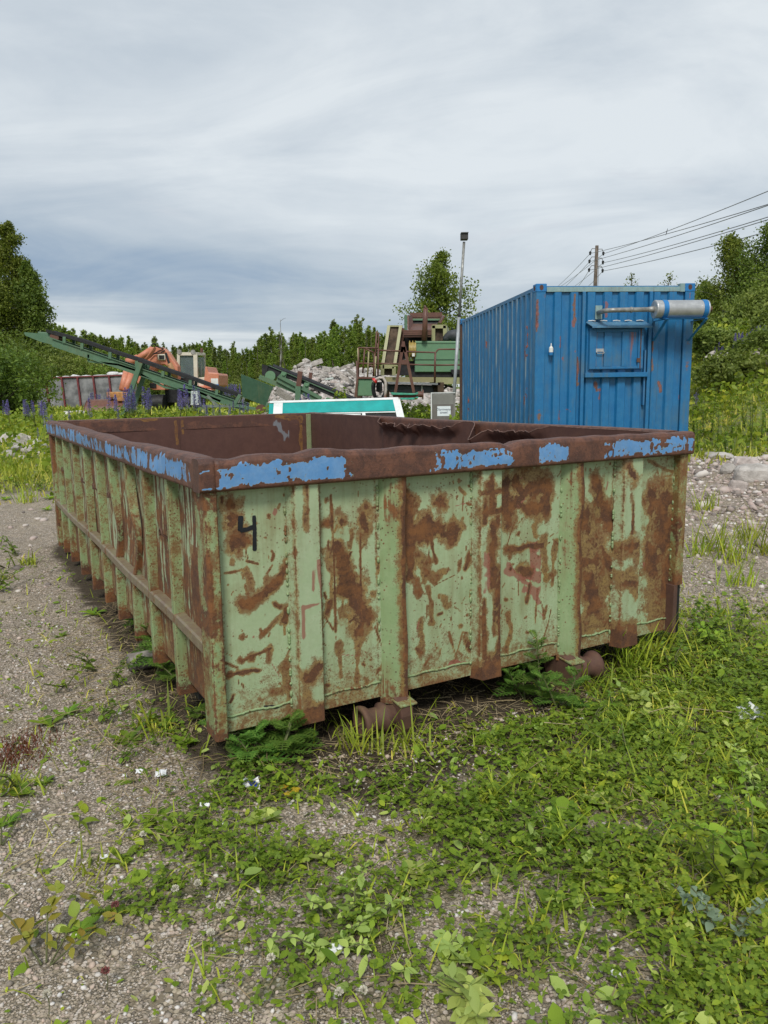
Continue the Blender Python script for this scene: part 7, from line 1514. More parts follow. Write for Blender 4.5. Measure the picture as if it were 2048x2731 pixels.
def sprout(seed, lab, loc, h=.16, n=14, L=.05, W=.012, mat='herb', name='willow_shoot', group=None, lean=(0, 0), cat='plant', stems=1):
    g = np.random.default_rng(seed); root = thing(name, lab, cat, loc, 0, group); b = MB(); parts = []; stems = max(1, stems); m_ = max(5, int(n * .95)); L = L * .92; W = W * .85; H = h * 1.3; stems = stems + (stems > 1)
    for s in range(stems):
        a = g.random() * 6.28; sp = g.uniform(.35, 1.0) if stems > 1 else .25; HL = max(H, .15 if stems > 1 else .06); e = np.array([sp * HL * math.cos(a), sp * HL * math.sin(a), H * g.uniform(.4, 1)]); st = np.array([math.cos(a), math.sin(a), 0]) * .012 * (stems > 1)
        P = np.array([st, st + e * .5 + np.array([0, 0, .12 * H]) + g.normal(0, .05 * H, 3), st + e]); P[:, 2] = np.maximum(P[:, 2], .003); b.tube(P, [.0026, .0020, .0011], 5)
        t = np.sort(g.uniform(.18, 1, m_)); q = np.column_stack([np.interp(t, [0, .5, 1], P[:, i]) for i in range(3)]); aa = np.arange(m_) * 2.4 + s + g.normal(0, .5, m_); d = unit(np.column_stack([np.cos(aa), np.sin(aa), g.normal(.35, .35, m_) + .35 * t])); sd = unit(np.column_stack([-np.sin(aa), np.cos(aa), g.normal(0, .45, m_)]))
        ll = L * g.uniform(.45, 1.2, m_) * (1.15 - .5 * t); parts.append(strips(q, d, sd, ll, ll * (W / L) * g.uniform(.8, 1.15, m_), g.uniform(.1, .7, m_), [.10, .55, .92, 1, .8, .45, 0], .22))
    b.build('stem', M['stem'], root); np_obj('leaves', merge(parts), M[mat], root); return root
M['silver_leaf'] = leafmat('silvery leaves', (0.16, 0.24, 0.15), (0.24, 0.32, 0.21), (0.30, 0.38, 0.27), trans=.15, gain=(1.1, 1.1, 1.1))
M['red_leaf'] = leafmat('reddish leaves', (0.12, 0.10, 0.03), (0.10, 0.17, 0.03), (0.20, 0.12, 0.05))
M['grey_leaf'] = leafmat('pale herb leaves', (0.10, 0.19, 0.07), (0.17, 0.27, 0.09), (0.22, 0.31, 0.13), trans=.2)
def gp(px, py):
    """where the photo pixel meets the ground"""
    d = FW + (px - 1024) / FPX * RT - (py - 1365.5) / FPX * UP; t = (0 - CAM_Z) / d[2]
    for _ in range(25): q = CAMP + d * t; t = (float(tz(q[0], q[1])) - CAM_Z) / d[2]
    q = CAMP + d * t; return np.array([q[0], q[1], float(tz(q[0], q[1]))])
def make_weeds():
    # feathery mugworts round the skip
    for i, (px, py, h, sp, lab) in enumerate(((1440, 1890, .34, .13, 'tall feathery mugwort in front of the right roller of the skip'), (1490, 1900, .20, .11, 'lower mugwort shoot close to the right roller'), (735, 2025, .14, .13, 'feathery mugwort under the bottom edge of the skip, right of the corner post'), (690, 2040, .10, .12, 'dark mugwort tuft beside the skip corner post'), (785, 2005, .11, .11, 'mugwort under the skip near its first rib'), (610, 1980, .08, .09, 'small mugwort peeping out left of the skip corner post'), (415, 1800, .22, .15, 'mugwort growing between the left ribs of the skip'), (440, 1760, .20, .14, 'mugwort tuft against the second left rib of the skip'), (385, 1690, .20, .12, 'pale mugwort leaning on the third left rib of the skip'), (545, 1915, .07, .07, 'silvery mugwort beside the corner post on the left'), (1400, 1870, .16, .12, 'broad mugwort left of the tall one at the right roller'), (480, 1830, .12, .12, 'low mugwort in front of the nearest left rib'))):
        mugwort(700 + i, h, lab, gp(px, py), 15 if h > .3 else 8 if h > .15 else 6, sp * (.85 if h > .3 else 1))
    # named single weeds in the foreground, from the photograph
    sp = [(120, 2580, .17, 16, .055, .017, 'red_leaf', 'reddish tipped leafy shoot at the lower left corner of the yard', 3), (210, 2210, .05, 5, .09, .012, 'herb', 'three leaved upright shoot on the gravel at the left', 1), (865, 2310, .04, 6, .06, .018, 'grey_leaf', 'pale broad leaf standing in the clover in the middle', 1), (940, 2480, .10, 16, .050, .013, 'grey_leaf', 'pale leaved willow shoot in the lower middle', 4), (880, 2540, .07, 14, .045, .012, 'grey_leaf', 'second willow shoot lying over gravel in the lower middle', 4), (1010, 2440, .08, 12, .042, .012, 'herb', 'green willow shoot beside the clover in the lower middle', 3),
          (1960, 2380, .22, 26, .055, .014, 'herb', 'tall bright leafy shoot at the right edge', 5), (2010, 2330, .20, 24, .055, .014, 'herb', 'leafy shoot cut by the right edge above the bright one', 5), (2030, 2130, .16, 20, .045, .012, 'grey_leaf', 'pale leafy shoot at the right edge under the bare patch', 4), (1930, 2520, .13, 22, .034, .013, 'silver_leaf', 'silvery willow twig with rounded leaves near the lower right corner', 3), (1290, 2700, .06, 12, .075, .017, 'grey_leaf', 'cut willow twig lying at the bottom edge, right of the middle', 3), (1180, 2600, .05, 10, .06, .016, 'grey_leaf', 'cut leafy twig lying on the gravel in the bottom middle', 3), (1075, 2620, .05, 6, .05, .018, 'grey_leaf', 'small oval leaved sprig on bare gravel at the bottom', 1), (1240, 2560, .06, 10, .06, .016, 'herb', 'leafy twig on the gravel left of the dense green', 3),
          (330, 2430, .05, 14, .03, .012, 'clover', 'small dark leafy tuft on the left gravel', 4), (1690, 1880, .07, 10, .06, .022, 'grey_leaf', 'pale broad leaved plant right of the skip rollers', 3), (1730, 1905, .06, 8, .07, .024, 'grey_leaf', 'broad leaved plant beside the pale one, right of the rollers', 2), (1900, 1720, .16, 20, .05, .016, 'herb', 'leafy shoot near the right corner of the skip', 4), (1960, 1700, .18, 22, .05, .016, 'herb', 'bright leafy shoot at the right edge beside the gravel patch', 4), (1870, 1690, .15, 20, .045, .015, 'lupin_leaf', 'dark leafy shoot just right of the skip corner', 4), (2000, 1650, .12, 18, .045, .015, 'herb', 'yellowish leafed shoot on the border of the pink gravel', 4), (2020, 1790, .12, 18, .045, .015, 'lupin_leaf', 'leafy shoot at the right edge below the pink gravel', 4),
          (820, 2060, .05, 5, .05, .022, 'herb', 'light green sprig with heart shaped leaves below the skip', 1), (1430, 1960, .05, 6, .05, .02, 'grey_leaf', 'pale sprig under the shadow of the right roller', 1), (95, 2330, .06, 9, .028, .009, 'red_leaf', 'thin reddish seedling on the left gravel', 1), (620, 2160, .06, 6, .05, .014, 'herb', 'sprig of light leaves on the gravel below the corner post', 1), (520, 2250, .05, 6, .05, .014, 'herb', 'pale sprig among dry stalks left of the clover', 2)]
    for i, (px, py, h, n, L, W, mt, lab, st) in enumerate(sp): sprout(740 + i, lab, gp(px, py), h, n, L, W, mt, 'willow_shoot' if 'willow' in lab else 'leafy_shoot', 'single leafy shoots', (0, 0), 'shoot', st)
    ro = [(420, 2190, 7, .10, .014, 'herb', 'upright dandelion rosette on the left gravel'), (135, 1935, 6, .11, .014, 'herb', 'dandelion with three upright leaves on the far left gravel'), (700, 2190, 7, .085, .022, 'grey_leaf', 'pale round leaved rosette below the skip corner'), (345, 1975, 8, .09, .014, 'clover', 'dandelion beside the dry stalk left of the corner post'), (250, 1640, 9, .10, .014, 'herb', 'half dry rosette on the gravel along the left side'), (330, 2300, 6, .07, .012, 'herb', 'small grass like rosette on the left gravel'), (600, 1955, 9, .09, .014, 'herb', 'dandelion in front of the corner post'), (500, 1985, 7, .08, .013, 'herb', 'dandelion left of the corner post'), (1500, 2180, 12, .09, .020, 'herb', 'light rosette in the green carpet right of the middle'), (1610, 2150, 10, .10, .016, 'grey_leaf', 'yellowish rosette with a withered leaf in the green carpet'), (1760, 2120, 10, .11, .022, 'clover', 'broad dock rosette on the right of the carpet'), (1640, 1910, 10, .11, .022, 'clover', 'broad leaved rosette right of the skip shadow'), (1550, 1905, 9, .12, .020, 'lupin_leaf', 'dock leaves standing under the right rib of the skip'), (1480, 2420, 9, .07, .016, 'clover', 'dark rosette by the dry grass tuft'), (1120, 2330, 8, .07, .018, 'grey_leaf', 'pale rosette on the edge of the gravel in the middle'), (60, 2120, 8, .07, .014, 'herb', 'flat rosette at the left edge'), (215, 2480, 8, .06, .012, 'herb', 'low rosette on the lower left gravel'), (390, 1500, 7, .12, .014, 'herb', 'bright rosette on the gravel beside the left rib feet'), (205, 1455, 8, .14, .012, 'lupin_leaf', 'bushy rosette at the far left foot of the skip')]
    for i, (px, py, n, L, W, mt, lab) in enumerate(ro): rosette(780 + i, lab, gp(px, py), n, L, W, mt, .9, 'dandelion_plant' if 'dandelion' in lab else 'rosette_plant', 'single rosettes')
    # tall weeds on the right bank and field
    tw = [(1860, 1130, 13.5, .75, 'dark stemmed weed right behind the skip corner'), (1885, 1120, 13.2, .9, 'tall dark stemmed weed beside the container corner'), (1902, 1110, 12.8, 1.0, 'tallest yellow tipped weed beside the container'), (1925, 1150, 12.2, .7, 'weed with a bent dark stem right of the skip'), (1960, 1140, 12.5, .85, 'leafy weed in the middle of the right meadow'), (2015, 1180, 11.5, .95, 'tall thin dark stemmed weed near the right edge'), (2040, 1130, 12, .8, 'yellowish weed cut by the right edge'), (1990, 1120, 13, .7, 'weed between the two tall stemmed weeds on the right'), (1875, 1200, 10.8, .55, 'low leafy weed close to the skip corner'), (1945, 1220, 10.4, .45, 'low weed at the top of the pink gravel')]
    for i, (px, py, Y, h, lab) in enumerate(tw): tall_weed(820 + i, h, lab, on_ground(px, None, Y), 'lupin_leaf' if i % 2 else 'herb', 44, .085, .017, 2, 'tall_weed', 'weed', 'tall weeds on the right', .12)
    for i, (px, py, h, lab) in enumerate(((1905, 1470, .55, 'tuft of tall grass in the middle of the pink gravel'), (1950, 1500, .45, 'grass tuft right of the tall one on the pink gravel'), (2030, 1480, .55, 'grass tuft at the right edge of the pink gravel'), (1965, 1560, .35, 'low grass tuft at the front of the pink gravel'), (1880, 1360, .4, 'grass tuft at the back of the pink gravel near the skip'), (1860, 1480, .3, 'thin grass tuft beside the right post of the skip'), (1990, 1440, .3, 'leafy grass tuft between boulders on the pink gravel'), (1000, 2010, .22, 'grass tuft at the left roller of the skip'), (930, 1990, .20, 'grass hanging under the skip left of the roller'), (1090, 2000, .24, 'arching grass right of the left roller'), (1570, 1850, .22, 'grass tuft behind the right roller'), (1680, 1790, .50, 'long arching grass blades in front of the right end of the skip'), (1730, 1760, .42, 'grass blades bending over the right corner of the skip'), (245, 2330, .10, 'yellow green grass tuft on the left gravel'), (1450, 2480, .12, 'green grass tuft next to the dry tuft'), (60, 1290, .5, 'yellow grass clump on the left gravel'), (70, 1340, .4, 'spreading weed clump on the left track'), (30, 1265, .45, 'yellow green clump at the left edge of the gravel'))):
        q = gp(px, py); g = np.random.default_rng(850 + i); n = 34 if h > .25 else 26; a = g.random(n) * 6.28; base = np.column_stack([g.normal(0, .03 + .05 * h, n), g.normal(0, .03 + .05 * h, n), 0 * a]); d = unit(np.column_stack([np.cos(a) * .45, np.sin(a) * .45, 1 + 0 * a])); sd = np.column_stack([-np.sin(a), np.cos(a), 0 * a])
        root = thing('grass_tuft', lab, 'grass tuft', q, 0, 'single grass tufts'); np_obj('blades', strips(base, d, sd, h * g.uniform(.45, 1.25, n), .0030 + .004 * h, g.uniform(.1, .8, n), [1, .95, .85, .6, .35, 0]), M['grass'], root)
    # dry grass tuft lower right
    q = gp(1800, 2330); g = np.random.default_rng(5); n = 90; a = g.random(n) * 6.28; d = unit(np.column_stack([np.cos(a) - .4, np.sin(a) * .8, g.uniform(.15, .9, n)])); root = thing('dry_grass_tuft', 'straw coloured dry grass tuft in the green at the lower right', 'grass tuft', q)
    np_obj('blades', strips(np.column_stack([g.normal(0, .03, n), g.normal(0, .03, n), 0 * a]), d, np.column_stack([-np.sin(a), np.cos(a), 0 * a]), g.uniform(.06, .17, n), .0018, g.uniform(.3, 1.2, n), [1, .9, .7, .4, 0]), M['straw'], root)
    # long fresh leaves fanned on the ground, lower right
    n = 24; a = g.uniform(2.4, 4.0, n); root = thing('cut_grass_leaves', 'fan of long cut green grass leaves lying left of the lower right shoots', 'grass', gp(1700, 2400))
    np_obj('blades', strips(np.column_stack([g.uniform(-.05, .22, n), g.normal(0, .06, n), .02 + .03 * g.random(n)]), unit(np.column_stack([np.cos(a), np.sin(a) * .5, g.uniform(.0, .2, n)])), unit(np.column_stack([-np.sin(a) * .5, np.cos(a), .5 + 0 * a])), g.uniform(.10, .24, n), .0052, g.uniform(.0, .2, n), [.8, 1, .9, .7, 0]), M['grass'], root)
make_weeds()
def make_loose_weeds():
    g = np.random.default_rng(77); pr = {}
    def pick(x0, x1, y0, y1, n, cond):
        out = []
        while len(out) < n:
            x, y = g.uniform(x0, x1), g.uniform(y0, y1)
            if in_view(x, y, 1.02) and bool(outside_skip(np.array(x), np.array(y), .08)) and cond(x, y): out.append((x, y))
        return out
    left = pick(-5.2, -.35, 1.7, 11, 64, lambda x, y: g.random() < min(1, (3.2 / y)) ** .8)
    right = pick(.3, 3.2, 1.7, 5.2, 46, lambda x, y: float(green(np.array(x), np.array(y))) > .35)
    def proto(k, lab, grp):
        o = {0: lambda: sprout(1200, lab, (0, 0, 0), .06, 9, .040, .010, 'herb', 'small_weed', grp, (0, 0), 'weed', 2), 1: lambda: rosette(1201, lab, (0, 0, 0), 8, .065, .010, 'herb', .9, 'small_weed', grp, .3, .5, 'weed'), 2: lambda: sprout(1202, lab, (0, 0, 0), .08, 12, .034, .009, 'lupin_leaf', 'small_weed', grp, (0, 0), 'weed', 3), 3: lambda: rosette(1203, lab, (0, 0, 0), 11, .055, .008, 'clover', .8, 'small_weed', grp, .3, .6, 'weed')}.get(k)
        if o: return o()
        n = 26; a = g.random(n) * 6.28; d = unit(np.column_stack([np.cos(a) * .6, np.sin(a) * .6, 1 + 0 * a])); sd = np.column_stack([-np.sin(a), np.cos(a), 0 * a]); root = thing('grass_tuft', lab, 'grass tuft', (0, 0, 0), 0, grp)
        np_obj('blades', strips(np.column_stack([g.normal(0, .02, n), g.normal(0, .02, n), 0 * a]), d, sd, .12 * g.uniform(.5, 1.3, n), .0034, g.uniform(.1, .9, n), [1, .95, .85, .6, .35, 0]), M['grass'], root); return root
    names = {0: 'small two stemmed weed', 1: 'small dandelion rosette', 2: 'small leafy weed', 3: 'flat dark rosette', 4: 'small grass tuft'}
    for pts, where, grp, p in ((left, ' rooted in the gravel left of the skip', 'on the left gravel', [.28, .22, .18, .14, .18]), (right, ' standing in the green carpet right of the skip front', 'in the green carpet', [.16, .1, .18, .1, .46])):
        pr = {}
        for x, y in pts:
            k = int(g.choice(5, p=p)); lab = names[k] + where; gr = names[k] + 's ' + grp; loc = (x, y, float(tz(x, y))); s = g.uniform(.7, 1.45) * (1 + .04 * y)
            if k not in pr: pr[k] = proto(k, lab, gr); pr[k].location = loc; pr[k].scale = (s,) * 3
            else: copy_tree(pr[k], loc, g.random() * 6.28, s, lab, gr)

# ---------------------------------------------------------------- ground cover
def scatter(g, n, x0, x1, y0, y1, dens):
    x = g.uniform(x0, x1, n); y = g.uniform(y0, y1, n); k = g.random(n) < dens(x, y); return x[k], y[k]
def in_view(x, y, m=1.15): return np.abs(x) < (0.5 * y + .15) * m + np.where(np.asarray(y) < 8, .9 * (m > 1.1), 0)
def outside_skip(x, y, pad=0.0):
    u, v = skip_uv(x, y); return ~((u > -pad) & (u < SW + pad) & (v > .05 - pad) & (v < SL + pad))
def make_cover():
    g = np.random.default_rng(51)
    # clover and low herbs
    dn = lambda x, y: green(x, y) ** 1.3 * in_view(x, y) * outside_skip(x, y) * np.clip(1.3 - y * .11, .15, 1)
    x, y = scatter(g, 170000, -2.2, 3.4, 1.15, 6.0, dn); n = len(x); zz = tz(x, y) + g.gamma(2.2, .011, n) * (0.5 + green(x, y)); parts = []
    sz = g.uniform(.0048, .0100, n) * (1 + .06 * y); rot = g.random(n) * 6.28
    tilt = g.normal(0, .35, (n, 2))
    for k in range(3):
        a = rot + k * 2.094; d = unit(np.column_stack([np.cos(a), np.sin(a), tilt[:, 0] * np.cos(a) + tilt[:, 1] * np.sin(a) + .12])); sd = unit(np.column_stack([-np.sin(a), np.cos(a), -tilt[:, 0] * np.sin(a) + tilt[:, 1] * np.cos(a)])); parts.append(strips(np.column_stack([x, y, zz]), d, sd, sz * 1.25, sz * .60, .15, [.25, .85, 1.0, .55]))
    o = np_obj('clover', merge(parts), M['clover']); tag(o, 'carpet of clover in front of the skip', None, None, 'stuff')
    # mixed small leaves
    x, y = scatter(g, 62000, -2.8, 3.8, 1.15, 6.5, lambda x, y: (green(x, y) * .85 + .05 * sstep(.45, .62, vnoise(x * 3.1 + 5, y * 3.1, 19, 3)) * 2 + .02) * in_view(x, y) * outside_skip(x, y) * np.clip(1.3 - y * .1, .2, 1)); n = len(x); a = g.random(n) * 6.28; zz = tz(x, y) + g.gamma(1.6, .010, n) * (.3 + green(x, y)) + .002
    d = unit(np.column_stack([np.cos(a), np.sin(a), g.normal(.25, .45, n)])); sd = unit(np.column_stack([-np.sin(a), np.cos(a), g.normal(0, .35, n)])); L = g.lognormal(-3.90, .45, n) * (1 + .05 * y)
    o = np_obj('low_herbs', strips(np.column_stack([x, y, zz]), d, sd, L, L * g.uniform(.16, .34, n), g.uniform(0, .5, n), PROF_LEAF, .2), M['herb']); tag(o, 'low mixed herbs in front of the skip', None, None, 'stuff')
    # larger scattered fresh leaves
    x, y = scatter(g, 2600, -1.6, 2.6, 1.2, 4.6, lambda x, y: (green(x, y) * .75 + .05) * in_view(x, y) * outside_skip(x, y, -.1)); n = len(x); a = g.random(n) * 6.28; zz = tz(x, y) + .006 + g.gamma(2, .010, n) * green(x, y)
    d = unit(np.column_stack([np.cos(a), np.sin(a), g.normal(.3, .4, n)])); sd = unit(np.column_stack([-np.sin(a), np.cos(a), g.normal(0, .4, n)])); L = g.lognormal(-3.15, .3, n)
    o = np_obj('loose_leaves', strips(np.column_stack([x, y, zz]), d, sd, L, L * g.uniform(.16, .30, n), g.uniform(0, .6, n), PROF_LEAF, .25), M['grey_leaf']); tag(o, 'scattered pale green leaves', None, None, 'stuff')
    # grass blades near
    x, y = scatter(g, 150000, -2.8, 4.2, 1.15, 7.0, lambda x, y: (green(x, y) * (.25 + .75 * sstep(.2, 1.4, x)) * .9 + .035) * in_view(x, y) * outside_skip(x, y, -.25) * np.clip(1.3 - y * .1, .25, 1)); n = len(x); a = g.random(n) * 6.28; zz = tz(x, y)
    d = unit(np.column_stack([np.cos(a) * g.uniform(.2, 1.2, n), np.sin(a) * g.uniform(.2, 1.2, n), 1 + 0 * a])); sd = np.column_stack([-np.sin(a), np.cos(a), 0 * a]); L = g.lognormal(-2.62, .42, n)
    o = np_obj('grass', strips(np.column_stack([x, y, zz]), d, sd, L, .0016 + .012 * L, g.uniform(.1, .9, n), PROF_GRASS + [], 0), M['grass']); tag(o, 'short grass in front of the skip', None, None, 'stuff')
    # dry straw and twigs
    x, y = scatter(g, 40000, -1.8, 3.6, 1.2, 5.0, lambda x, y: (.06 + .42 * green(x, y) + .55 * (~outside_skip(x, y, .35))) * in_view(x, y)); n = len(x); a = g.random(n) * 6.28; zz = tz(x, y) + .004 + g.gamma(1.5, .006, n)
    d = unit(np.column_stack([np.cos(a), np.sin(a), g.normal(.05, .12, n)])); sd = unit(np.column_stack([-np.sin(a), np.cos(a), g.normal(0, .5, n)])); L = g.lognormal(-2.75, .5, n)
    o = np_obj('dry_straw', strips(np.column_stack([x, y, zz]), d, sd, L, .0011 + .004 * L * g.random(n), g.uniform(0, .15, n), [1, 1, .8, .4], 0), M['straw']); tag(o, 'dry straw on the ground round the skip', None, None, 'stuff')
    # pebbles
    P = []
    x, y = scatter(g, 80000, -2.6, 3.4, 1.1, 6.5, lambda x, y: np.clip(1 - 1.0 * green(x, y), .06, 1) * in_view(x, y) * outside_skip(x, y, .12) * np.clip((2.2 / y) ** 1.9, .04, 1)); n = len(x); s = g.lognormal(-5.36, .36, n) * (1 + .10 * y)
    pm, q = new_mat('pebbles'); r = q.node('ShaderNodeNewGeometry').outputs['Random Per Island']; q.put(q.b.inputs['Base Color'], q.cramp(r, [(0, (.14, .12, .10)), (.25, (.31, .26, .205)), (.5, (.44, .375, .295)), (.72, (.49, .38, .31)), (.88, (.54, .50, .455)), (1, (.70, .67, .63))])); q.b.inputs['Roughness'].default_value = .85
    o = rocks_stuff('gravel', np.column_stack([x, y, tz(x, y) + s * .2]), s, g, pm, 1, .7); tag(o, 'loose gravel of the yard', None, None, 'stuff')
    # pink crushed rock patch on the right
    x, y = scatter(g, 26000, 1.8, 8.5, 4.4, 14.5, lambda x, y: np.clip(np.exp(-(((x - 4.3) / 1.9) ** 2 + ((y - 8.0) / 2.8) ** 2)) * 1.6 - .25 * vnoise(x * 2, y * 2, 3), 0, 1) * outside_skip(x, y, .05)); n = len(x); s = g.lognormal(-3.75, .45, n)
    pm, q = new_mat('pinkish crushed rock'); r = q.node('ShaderNodeNewGeometry').outputs['Random Per Island']; q.put(q.b.inputs['Base Color'], q.cramp(r, [(0, (.15, .13, .115)), (.3, (.34, .28, .245)), (.55, (.44, .345, .305)), (.8, (.50, .435, .385)), (1, (.66, .62, .57))])); q.b.inputs['Roughness'].default_value = .9
    o = rocks_stuff('crushed_rock_gravel', np.column_stack([x, y, tz(x, y) + s * .15]), s, g, pm, 1, .7); tag(o, 'pinkish crushed rock right of the skip', None, None, 'stuff')
    # pale stones scattered on the left track and field edge
    x, y = scatter(g, 9000, -9, -1.5, 5, 19, lambda x, y: np.clip(.12 + 1.0 * np.exp(-(((x + 6.9) / 1.4) ** 2 + ((y - 15) / 2.2) ** 2)), 0, 1) * outside_skip(x, y, .1)); n = len(x); s = g.lognormal(-3.7, .5, n)
    o = rocks_stuff('track_gravel', np.column_stack([x, y, tz(x, y) + s * .1]), s, g, pm, 1, .6); tag(o, 'coarse gravel along the left track', None, None, 'stuff')
    # field grass and herbs
    def fdens(x, y):
        d = green(x, y) * in_view(x, y, 1.25) * np.clip(9.5 / y, .12, 1) * (1 + 1.2 * sstep(4, 8, x) * sstep(12, 16, y)); return np.clip(d, 0, 1)
    x, y = scatter(g, 230000, -16, 18, 8.2, 32, fdens); k = outside_skip(x, y, .1); x, y = x[k], y[k]
    u2, v2 = (x - 2.285) * .9961 + (y - 11.768) * .08825, -(x - 2.285) * .08825 + (y - 11.768) * .9961; k = ~((u2 > -.02) & (u2 < 2.46) & (v2 > -.02) & (v2 < 6.1)); x, y = x[k], y[k]
    n = len(x); a = g.random(n) * 6.28; tall = vnoise(x * .7 + 9, y * .7 + 9, 17, 3); hh = (g.lognormal(-1.95, .42, n)) * (.45 + 1.0 * tall) * (1 + .012 * y)
    d = unit(np.column_stack([np.cos(a) * .4, np.sin(a) * .4, 1 + 0 * a])); sd = np.column_stack([-np.sin(a), np.cos(a), 0 * a])
    o = np_obj('meadow_grass', strips(np.column_stack([x, y, tz(x, y) - .01]), d, sd, hh, .003 + .0008 * y, g.uniform(.15, .9, n), PROF_GRASS, 0), M['field']); tag(o, 'meadow grass behind the skip', None, None, 'stuff')
    x, y = scatter(g, 150000, -17, 19, 8.6, 34, lambda x, y: fdens(x, y) * np.clip(vnoise(x * .9 + 2, y * .9 + 4, 27, 3) * 2.2 - .7, 0, 1)); k = outside_skip(x, y, .1); x, y = x[k], y[k]
    u2, v2 = (x - 2.285) * .9961 + (y - 11.768) * .08825, -(x - 2.285) * .08825 + (y - 11.768) * .9961; k = ~((u2 > -.02) & (u2 < 2.46) & (v2 > -.02) & (v2 < 6.1)); x, y = x[k], y[k]; n = len(x)
    hgt = g.random(n) ** 1.5 * (.18 + .55 * vnoise(x * 1.4 + 7, y * 1.4, 28, 3)) * np.where(y < 13, .55, 1.0); c = np.column_stack([x, y, tz(x, y) + hgt])
    o = np_obj('meadow_herbs', leaf_cards(g, c, .034 + .0016 * np.hypot(x, y), flat=.3, elong=1.9), M['herb']); tag(o, 'leafy herbs in the meadow behind the skip', None, None, 'stuff')
    x, y = scatter(g, 60000, -36, 40, 32, 72, lambda x, y: in_view(x, y, 1.2) * .6); n = len(x); a = g.random(n) * 6.28; d = unit(np.column_stack([np.cos(a) * .4, np.sin(a) * .4, 1 + 0 * a])); sd = np.column_stack([-np.sin(a), np.cos(a), 0 * a])
    o = np_obj('far_meadow_grass', strips(np.column_stack([x, y, tz(x, y) - .02]), d, sd, g.uniform(.18, .55, n), .05, g.uniform(.05, .5, n), PROF_GRASS, 0), M['field']); tag(o, 'grass of the far meadow', None, None, 'stuff')
make_cover()
make_loose_weeds()

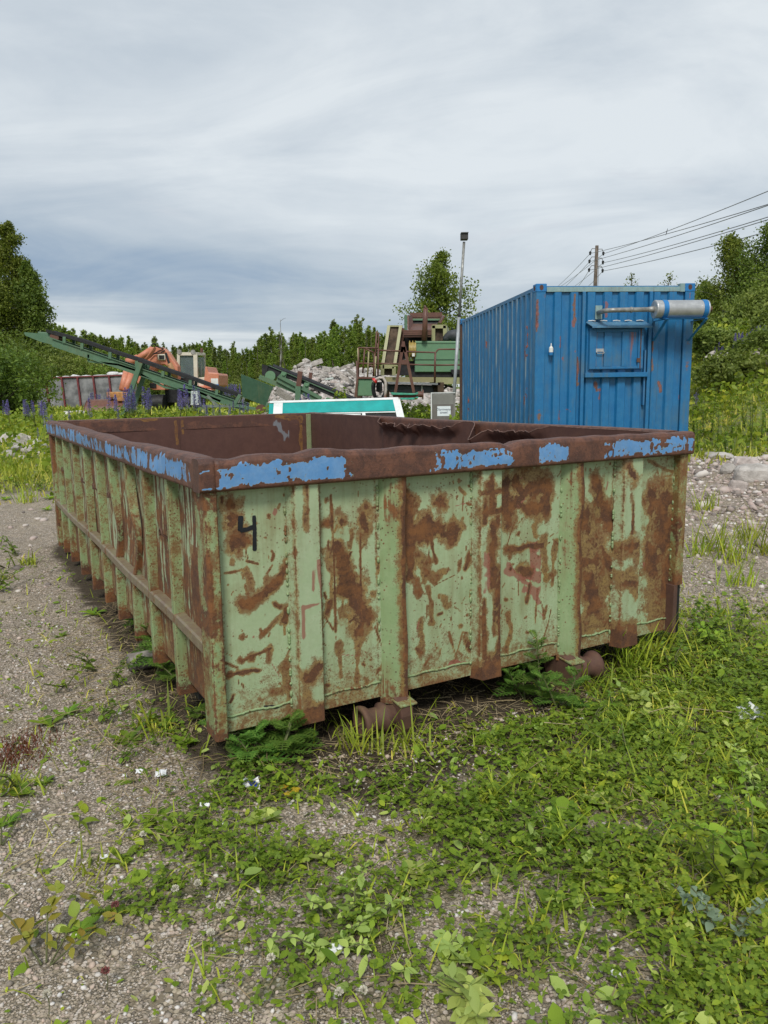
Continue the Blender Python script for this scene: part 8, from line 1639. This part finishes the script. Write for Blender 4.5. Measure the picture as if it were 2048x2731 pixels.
# ---------------------------------------------------------------- clover flowers, litter, twigs
def make_small():
    g = np.random.default_rng(61); wh = simple('clover blossom', (.55, .52, .42), .8, var=.2)
    def flower(px, py, h, lab, col=wh):
        q = gp(px, py); root = thing('clover_flower', lab, 'flower', q, 0, 'clover flowers'); MB().tube([(0, 0, 0), (.004, 0, h * .6), (0, 0, h)], .0011, 5).build('stem', M['stem'], root); n = 60; dd = rand_dirs(g, n); dd[:, 2] = np.abs(dd[:, 2]) - .2; dd = unit(dd)
        np_obj('blossom', strips(np.tile([0, 0, h], (n, 1)) + dd * .003, dd, unit(np.cross(dd, rand_dirs(g, n))), .0085, .0022, 0, [.4, 1, 1, .2]), col, root)
    for px, py, lab in ((565, 2540, 'white clover flower in the left part of the pair by the gravel'), (590, 2465, 'white clover flower highest of the three in the lower clover'), (530, 2405, 'white clover flower nearest the middle clover patch'), (470, 2420, 'white clover flower at the left edge of the clover patch'), (385, 2270, 'white clover flower left among thin grass'), (130, 2710, 'white clover flower in the lower left corner'), (970, 2700, 'white clover flower at the bottom edge near the middle'), (1850, 2490, 'white clover flower by the silvery willow'), (905, 2705, 'pinkish white clover flower at the bottom edge'), (725, 2610, 'white clover flower on gravel in the lower middle')): flower(px, py, .055, lab)
    for px, py, lab in ((310, 2460, 'reddish withered clover flower on the left gravel'), (285, 2640, 'reddish clover flower in the lower left')): flower(px, py, .05, lab, simple('withered blossom', (.25, .09, .08), .8))
    # paper scraps
    pm = simple('white paper scrap', (.74, .75, .76), .7, var=.08)
    for i, (px, py, s, lab) in enumerate(((670, 2105, .030, 'crumpled white and blue wrapper below the skip'), (430, 2072, .020, 'white paper scrap on the gravel, right one of a pair'), (372, 2063, .012, 'white paper scrap on the gravel, left one of a pair'), (545, 2160, .016, 'white scrap among the leaves left of the clover'), (280, 2292, .012, 'small white scrap standing on the left gravel'), (895, 2545, .018, 'white scrap on the gravel in the lower middle'), (600, 2205, .010, 'tiny white scrap above the clover'), (1640, 2605, .013, 'white scrap in the lower right greenery'), (333, 2073, .008, 'tiny white chip on the gravel at the left'), (2000, 1918, .05, 'grey white paper sheet at the right edge'))):
        q = gp(px, py); gg = np.random.default_rng(70 + i); nx = 6; U, V = np.meshgrid(np.linspace(-1, 1, nx), np.linspace(-.6, .6, 5), indexing='ij'); P = np.stack([U * s + gg.normal(0, .15 * s, U.shape), V * s + gg.normal(0, .15 * s, U.shape), .004 + np.abs(gg.normal(0, .32 * s, U.shape)) + (V + .6) * s * .5], -1) + q
        b = MB(); b.grid(P); b.grid(P + (0, 0, .0006), flip=True)
        if i == 0: b.cur = 1; b.grid(P[2:5, 1:4] + (0, -.0006, .002)); tag(b.build('paper_scrap', [pm, simple('blue print', (.03, .06, .40), .5)]), lab, 'litter', 'paper scraps')
        else: tag(b.build('paper_scrap', pm), lab, 'litter', 'paper scraps')
    # twigs
    tw = [([(225, 1908), (290, 1990), (360, 2045), (420, 2120)], 'thin dry stalk lying across the gravel left of the corner post'), ([(1440, 1925), (1530, 2010), (1590, 2060), (1680, 2072)], 'long bent twig lying on the carpet right of the middle'), ([(1515, 2280), (1545, 2200)], 'short straw stick standing in the carpet'), ([(1860, 2240), (1850, 2170), (1880, 2150)], 'pale curled root in the right carpet'), ([(1590, 2250), (1680, 2255)], 'pale straw stick lying in the right carpet'), ([(1690, 2440), (1760, 2420)], 'flat pale stick by the dry grass tuft'), ([(1680, 2590), (1800, 2610), (1850, 2600)], 'thin grey twig in the lower right'), ([(790, 2035), (845, 2042)], 'flat pale splinter under the skip edge'), ([(60, 2500), (130, 2400)], 'dark thin twig on the lower left gravel'), ([(380, 1915), (420, 1950)], 'short pale stick left of the corner post')]
    for i, (P, lab) in enumerate(tw):
        Q = np.array([gp(*p_) + (0, 0, .010 + .006 * (k % 2)) for k, p_ in enumerate(P)]); t = np.linspace(0, len(Q) - 1, 12); C = np.column_stack([np.interp(t, np.arange(len(Q)), Q[:, k]) for k in range(3)]) + g.normal(0, .002, (12, 3)); tag(MB().tube(C, np.linspace(.0032, .0016, 12), 6).build('twig', M['wood'] if i in (1, 6, 8) else simple('pale stalk', (.34, .27, .17), .9), smooth=True), lab, 'twig', 'twigs and stalks')
    # log and wood block under the left side
    a, c = gp(345, 1788), gp(460, 1770); b = MB(); b.tube([a + (0, 0, .04), c + (0, 0, .05)], .045, 12); tag(b.build('log', barkmat('weathered log', (.16, .14, .12), (.27, .25, .22), 20), smooth=True), 'short grey weathered log under the left side of the skip', 'log')
    # yellow leaves
    yl = leafmat('yellow leaves', (.45, .28, .02), (.60, .42, .03), (.62, .50, .08), gain=(1, 1, 1))
    for i, (px, py, lab) in enumerate(((755, 2130, 'yellow cut leaf left of the pair below the skip'), (785, 2132, 'second yellow leaf beside the first below the skip'), (770, 2110, 'small orange leaf above the yellow ones'))):
        q = gp(px, py); gg = np.random.default_rng(90 + i); tag(np_obj('yellow_leaf', (lambda VF: (VF[0] + q + (0, 0, .02), VF[1]))(pinnate(gg, np.zeros(3), np.array([gg.normal(), gg.normal(), .3]), .035, 4, .55)), yl), lab, 'leaf', 'yellow leaves')
    # red moss patch at the left edge as low reddish tufts
    rm = leafmat('red sorrel', (.13, .03, .02), (.22, .06, .03), (.25, .12, .05), gain=(1, 1, 1)); n = 900; q = gp(40, 2010); a = g.random(n) * 6.28; c = np.column_stack([q[0] + g.normal(0, .07, n), q[1] + g.normal(0, .10, n), 0 * a]); c[:, 2] = tz(c[:, 0], c[:, 1]); d = unit(np.column_stack([np.cos(a) * .5, np.sin(a) * .5, 1 + 0 * a])); tag(np_obj('red_sorrel', strips(c, d, np.column_stack([-np.sin(a), np.cos(a), 0 * a]), g.uniform(.012, .04, n), .002, .2, [1, .8, .4, 0]), rm), 'patch of reddish sorrel on the left gravel', None, None, 'stuff')
make_small()
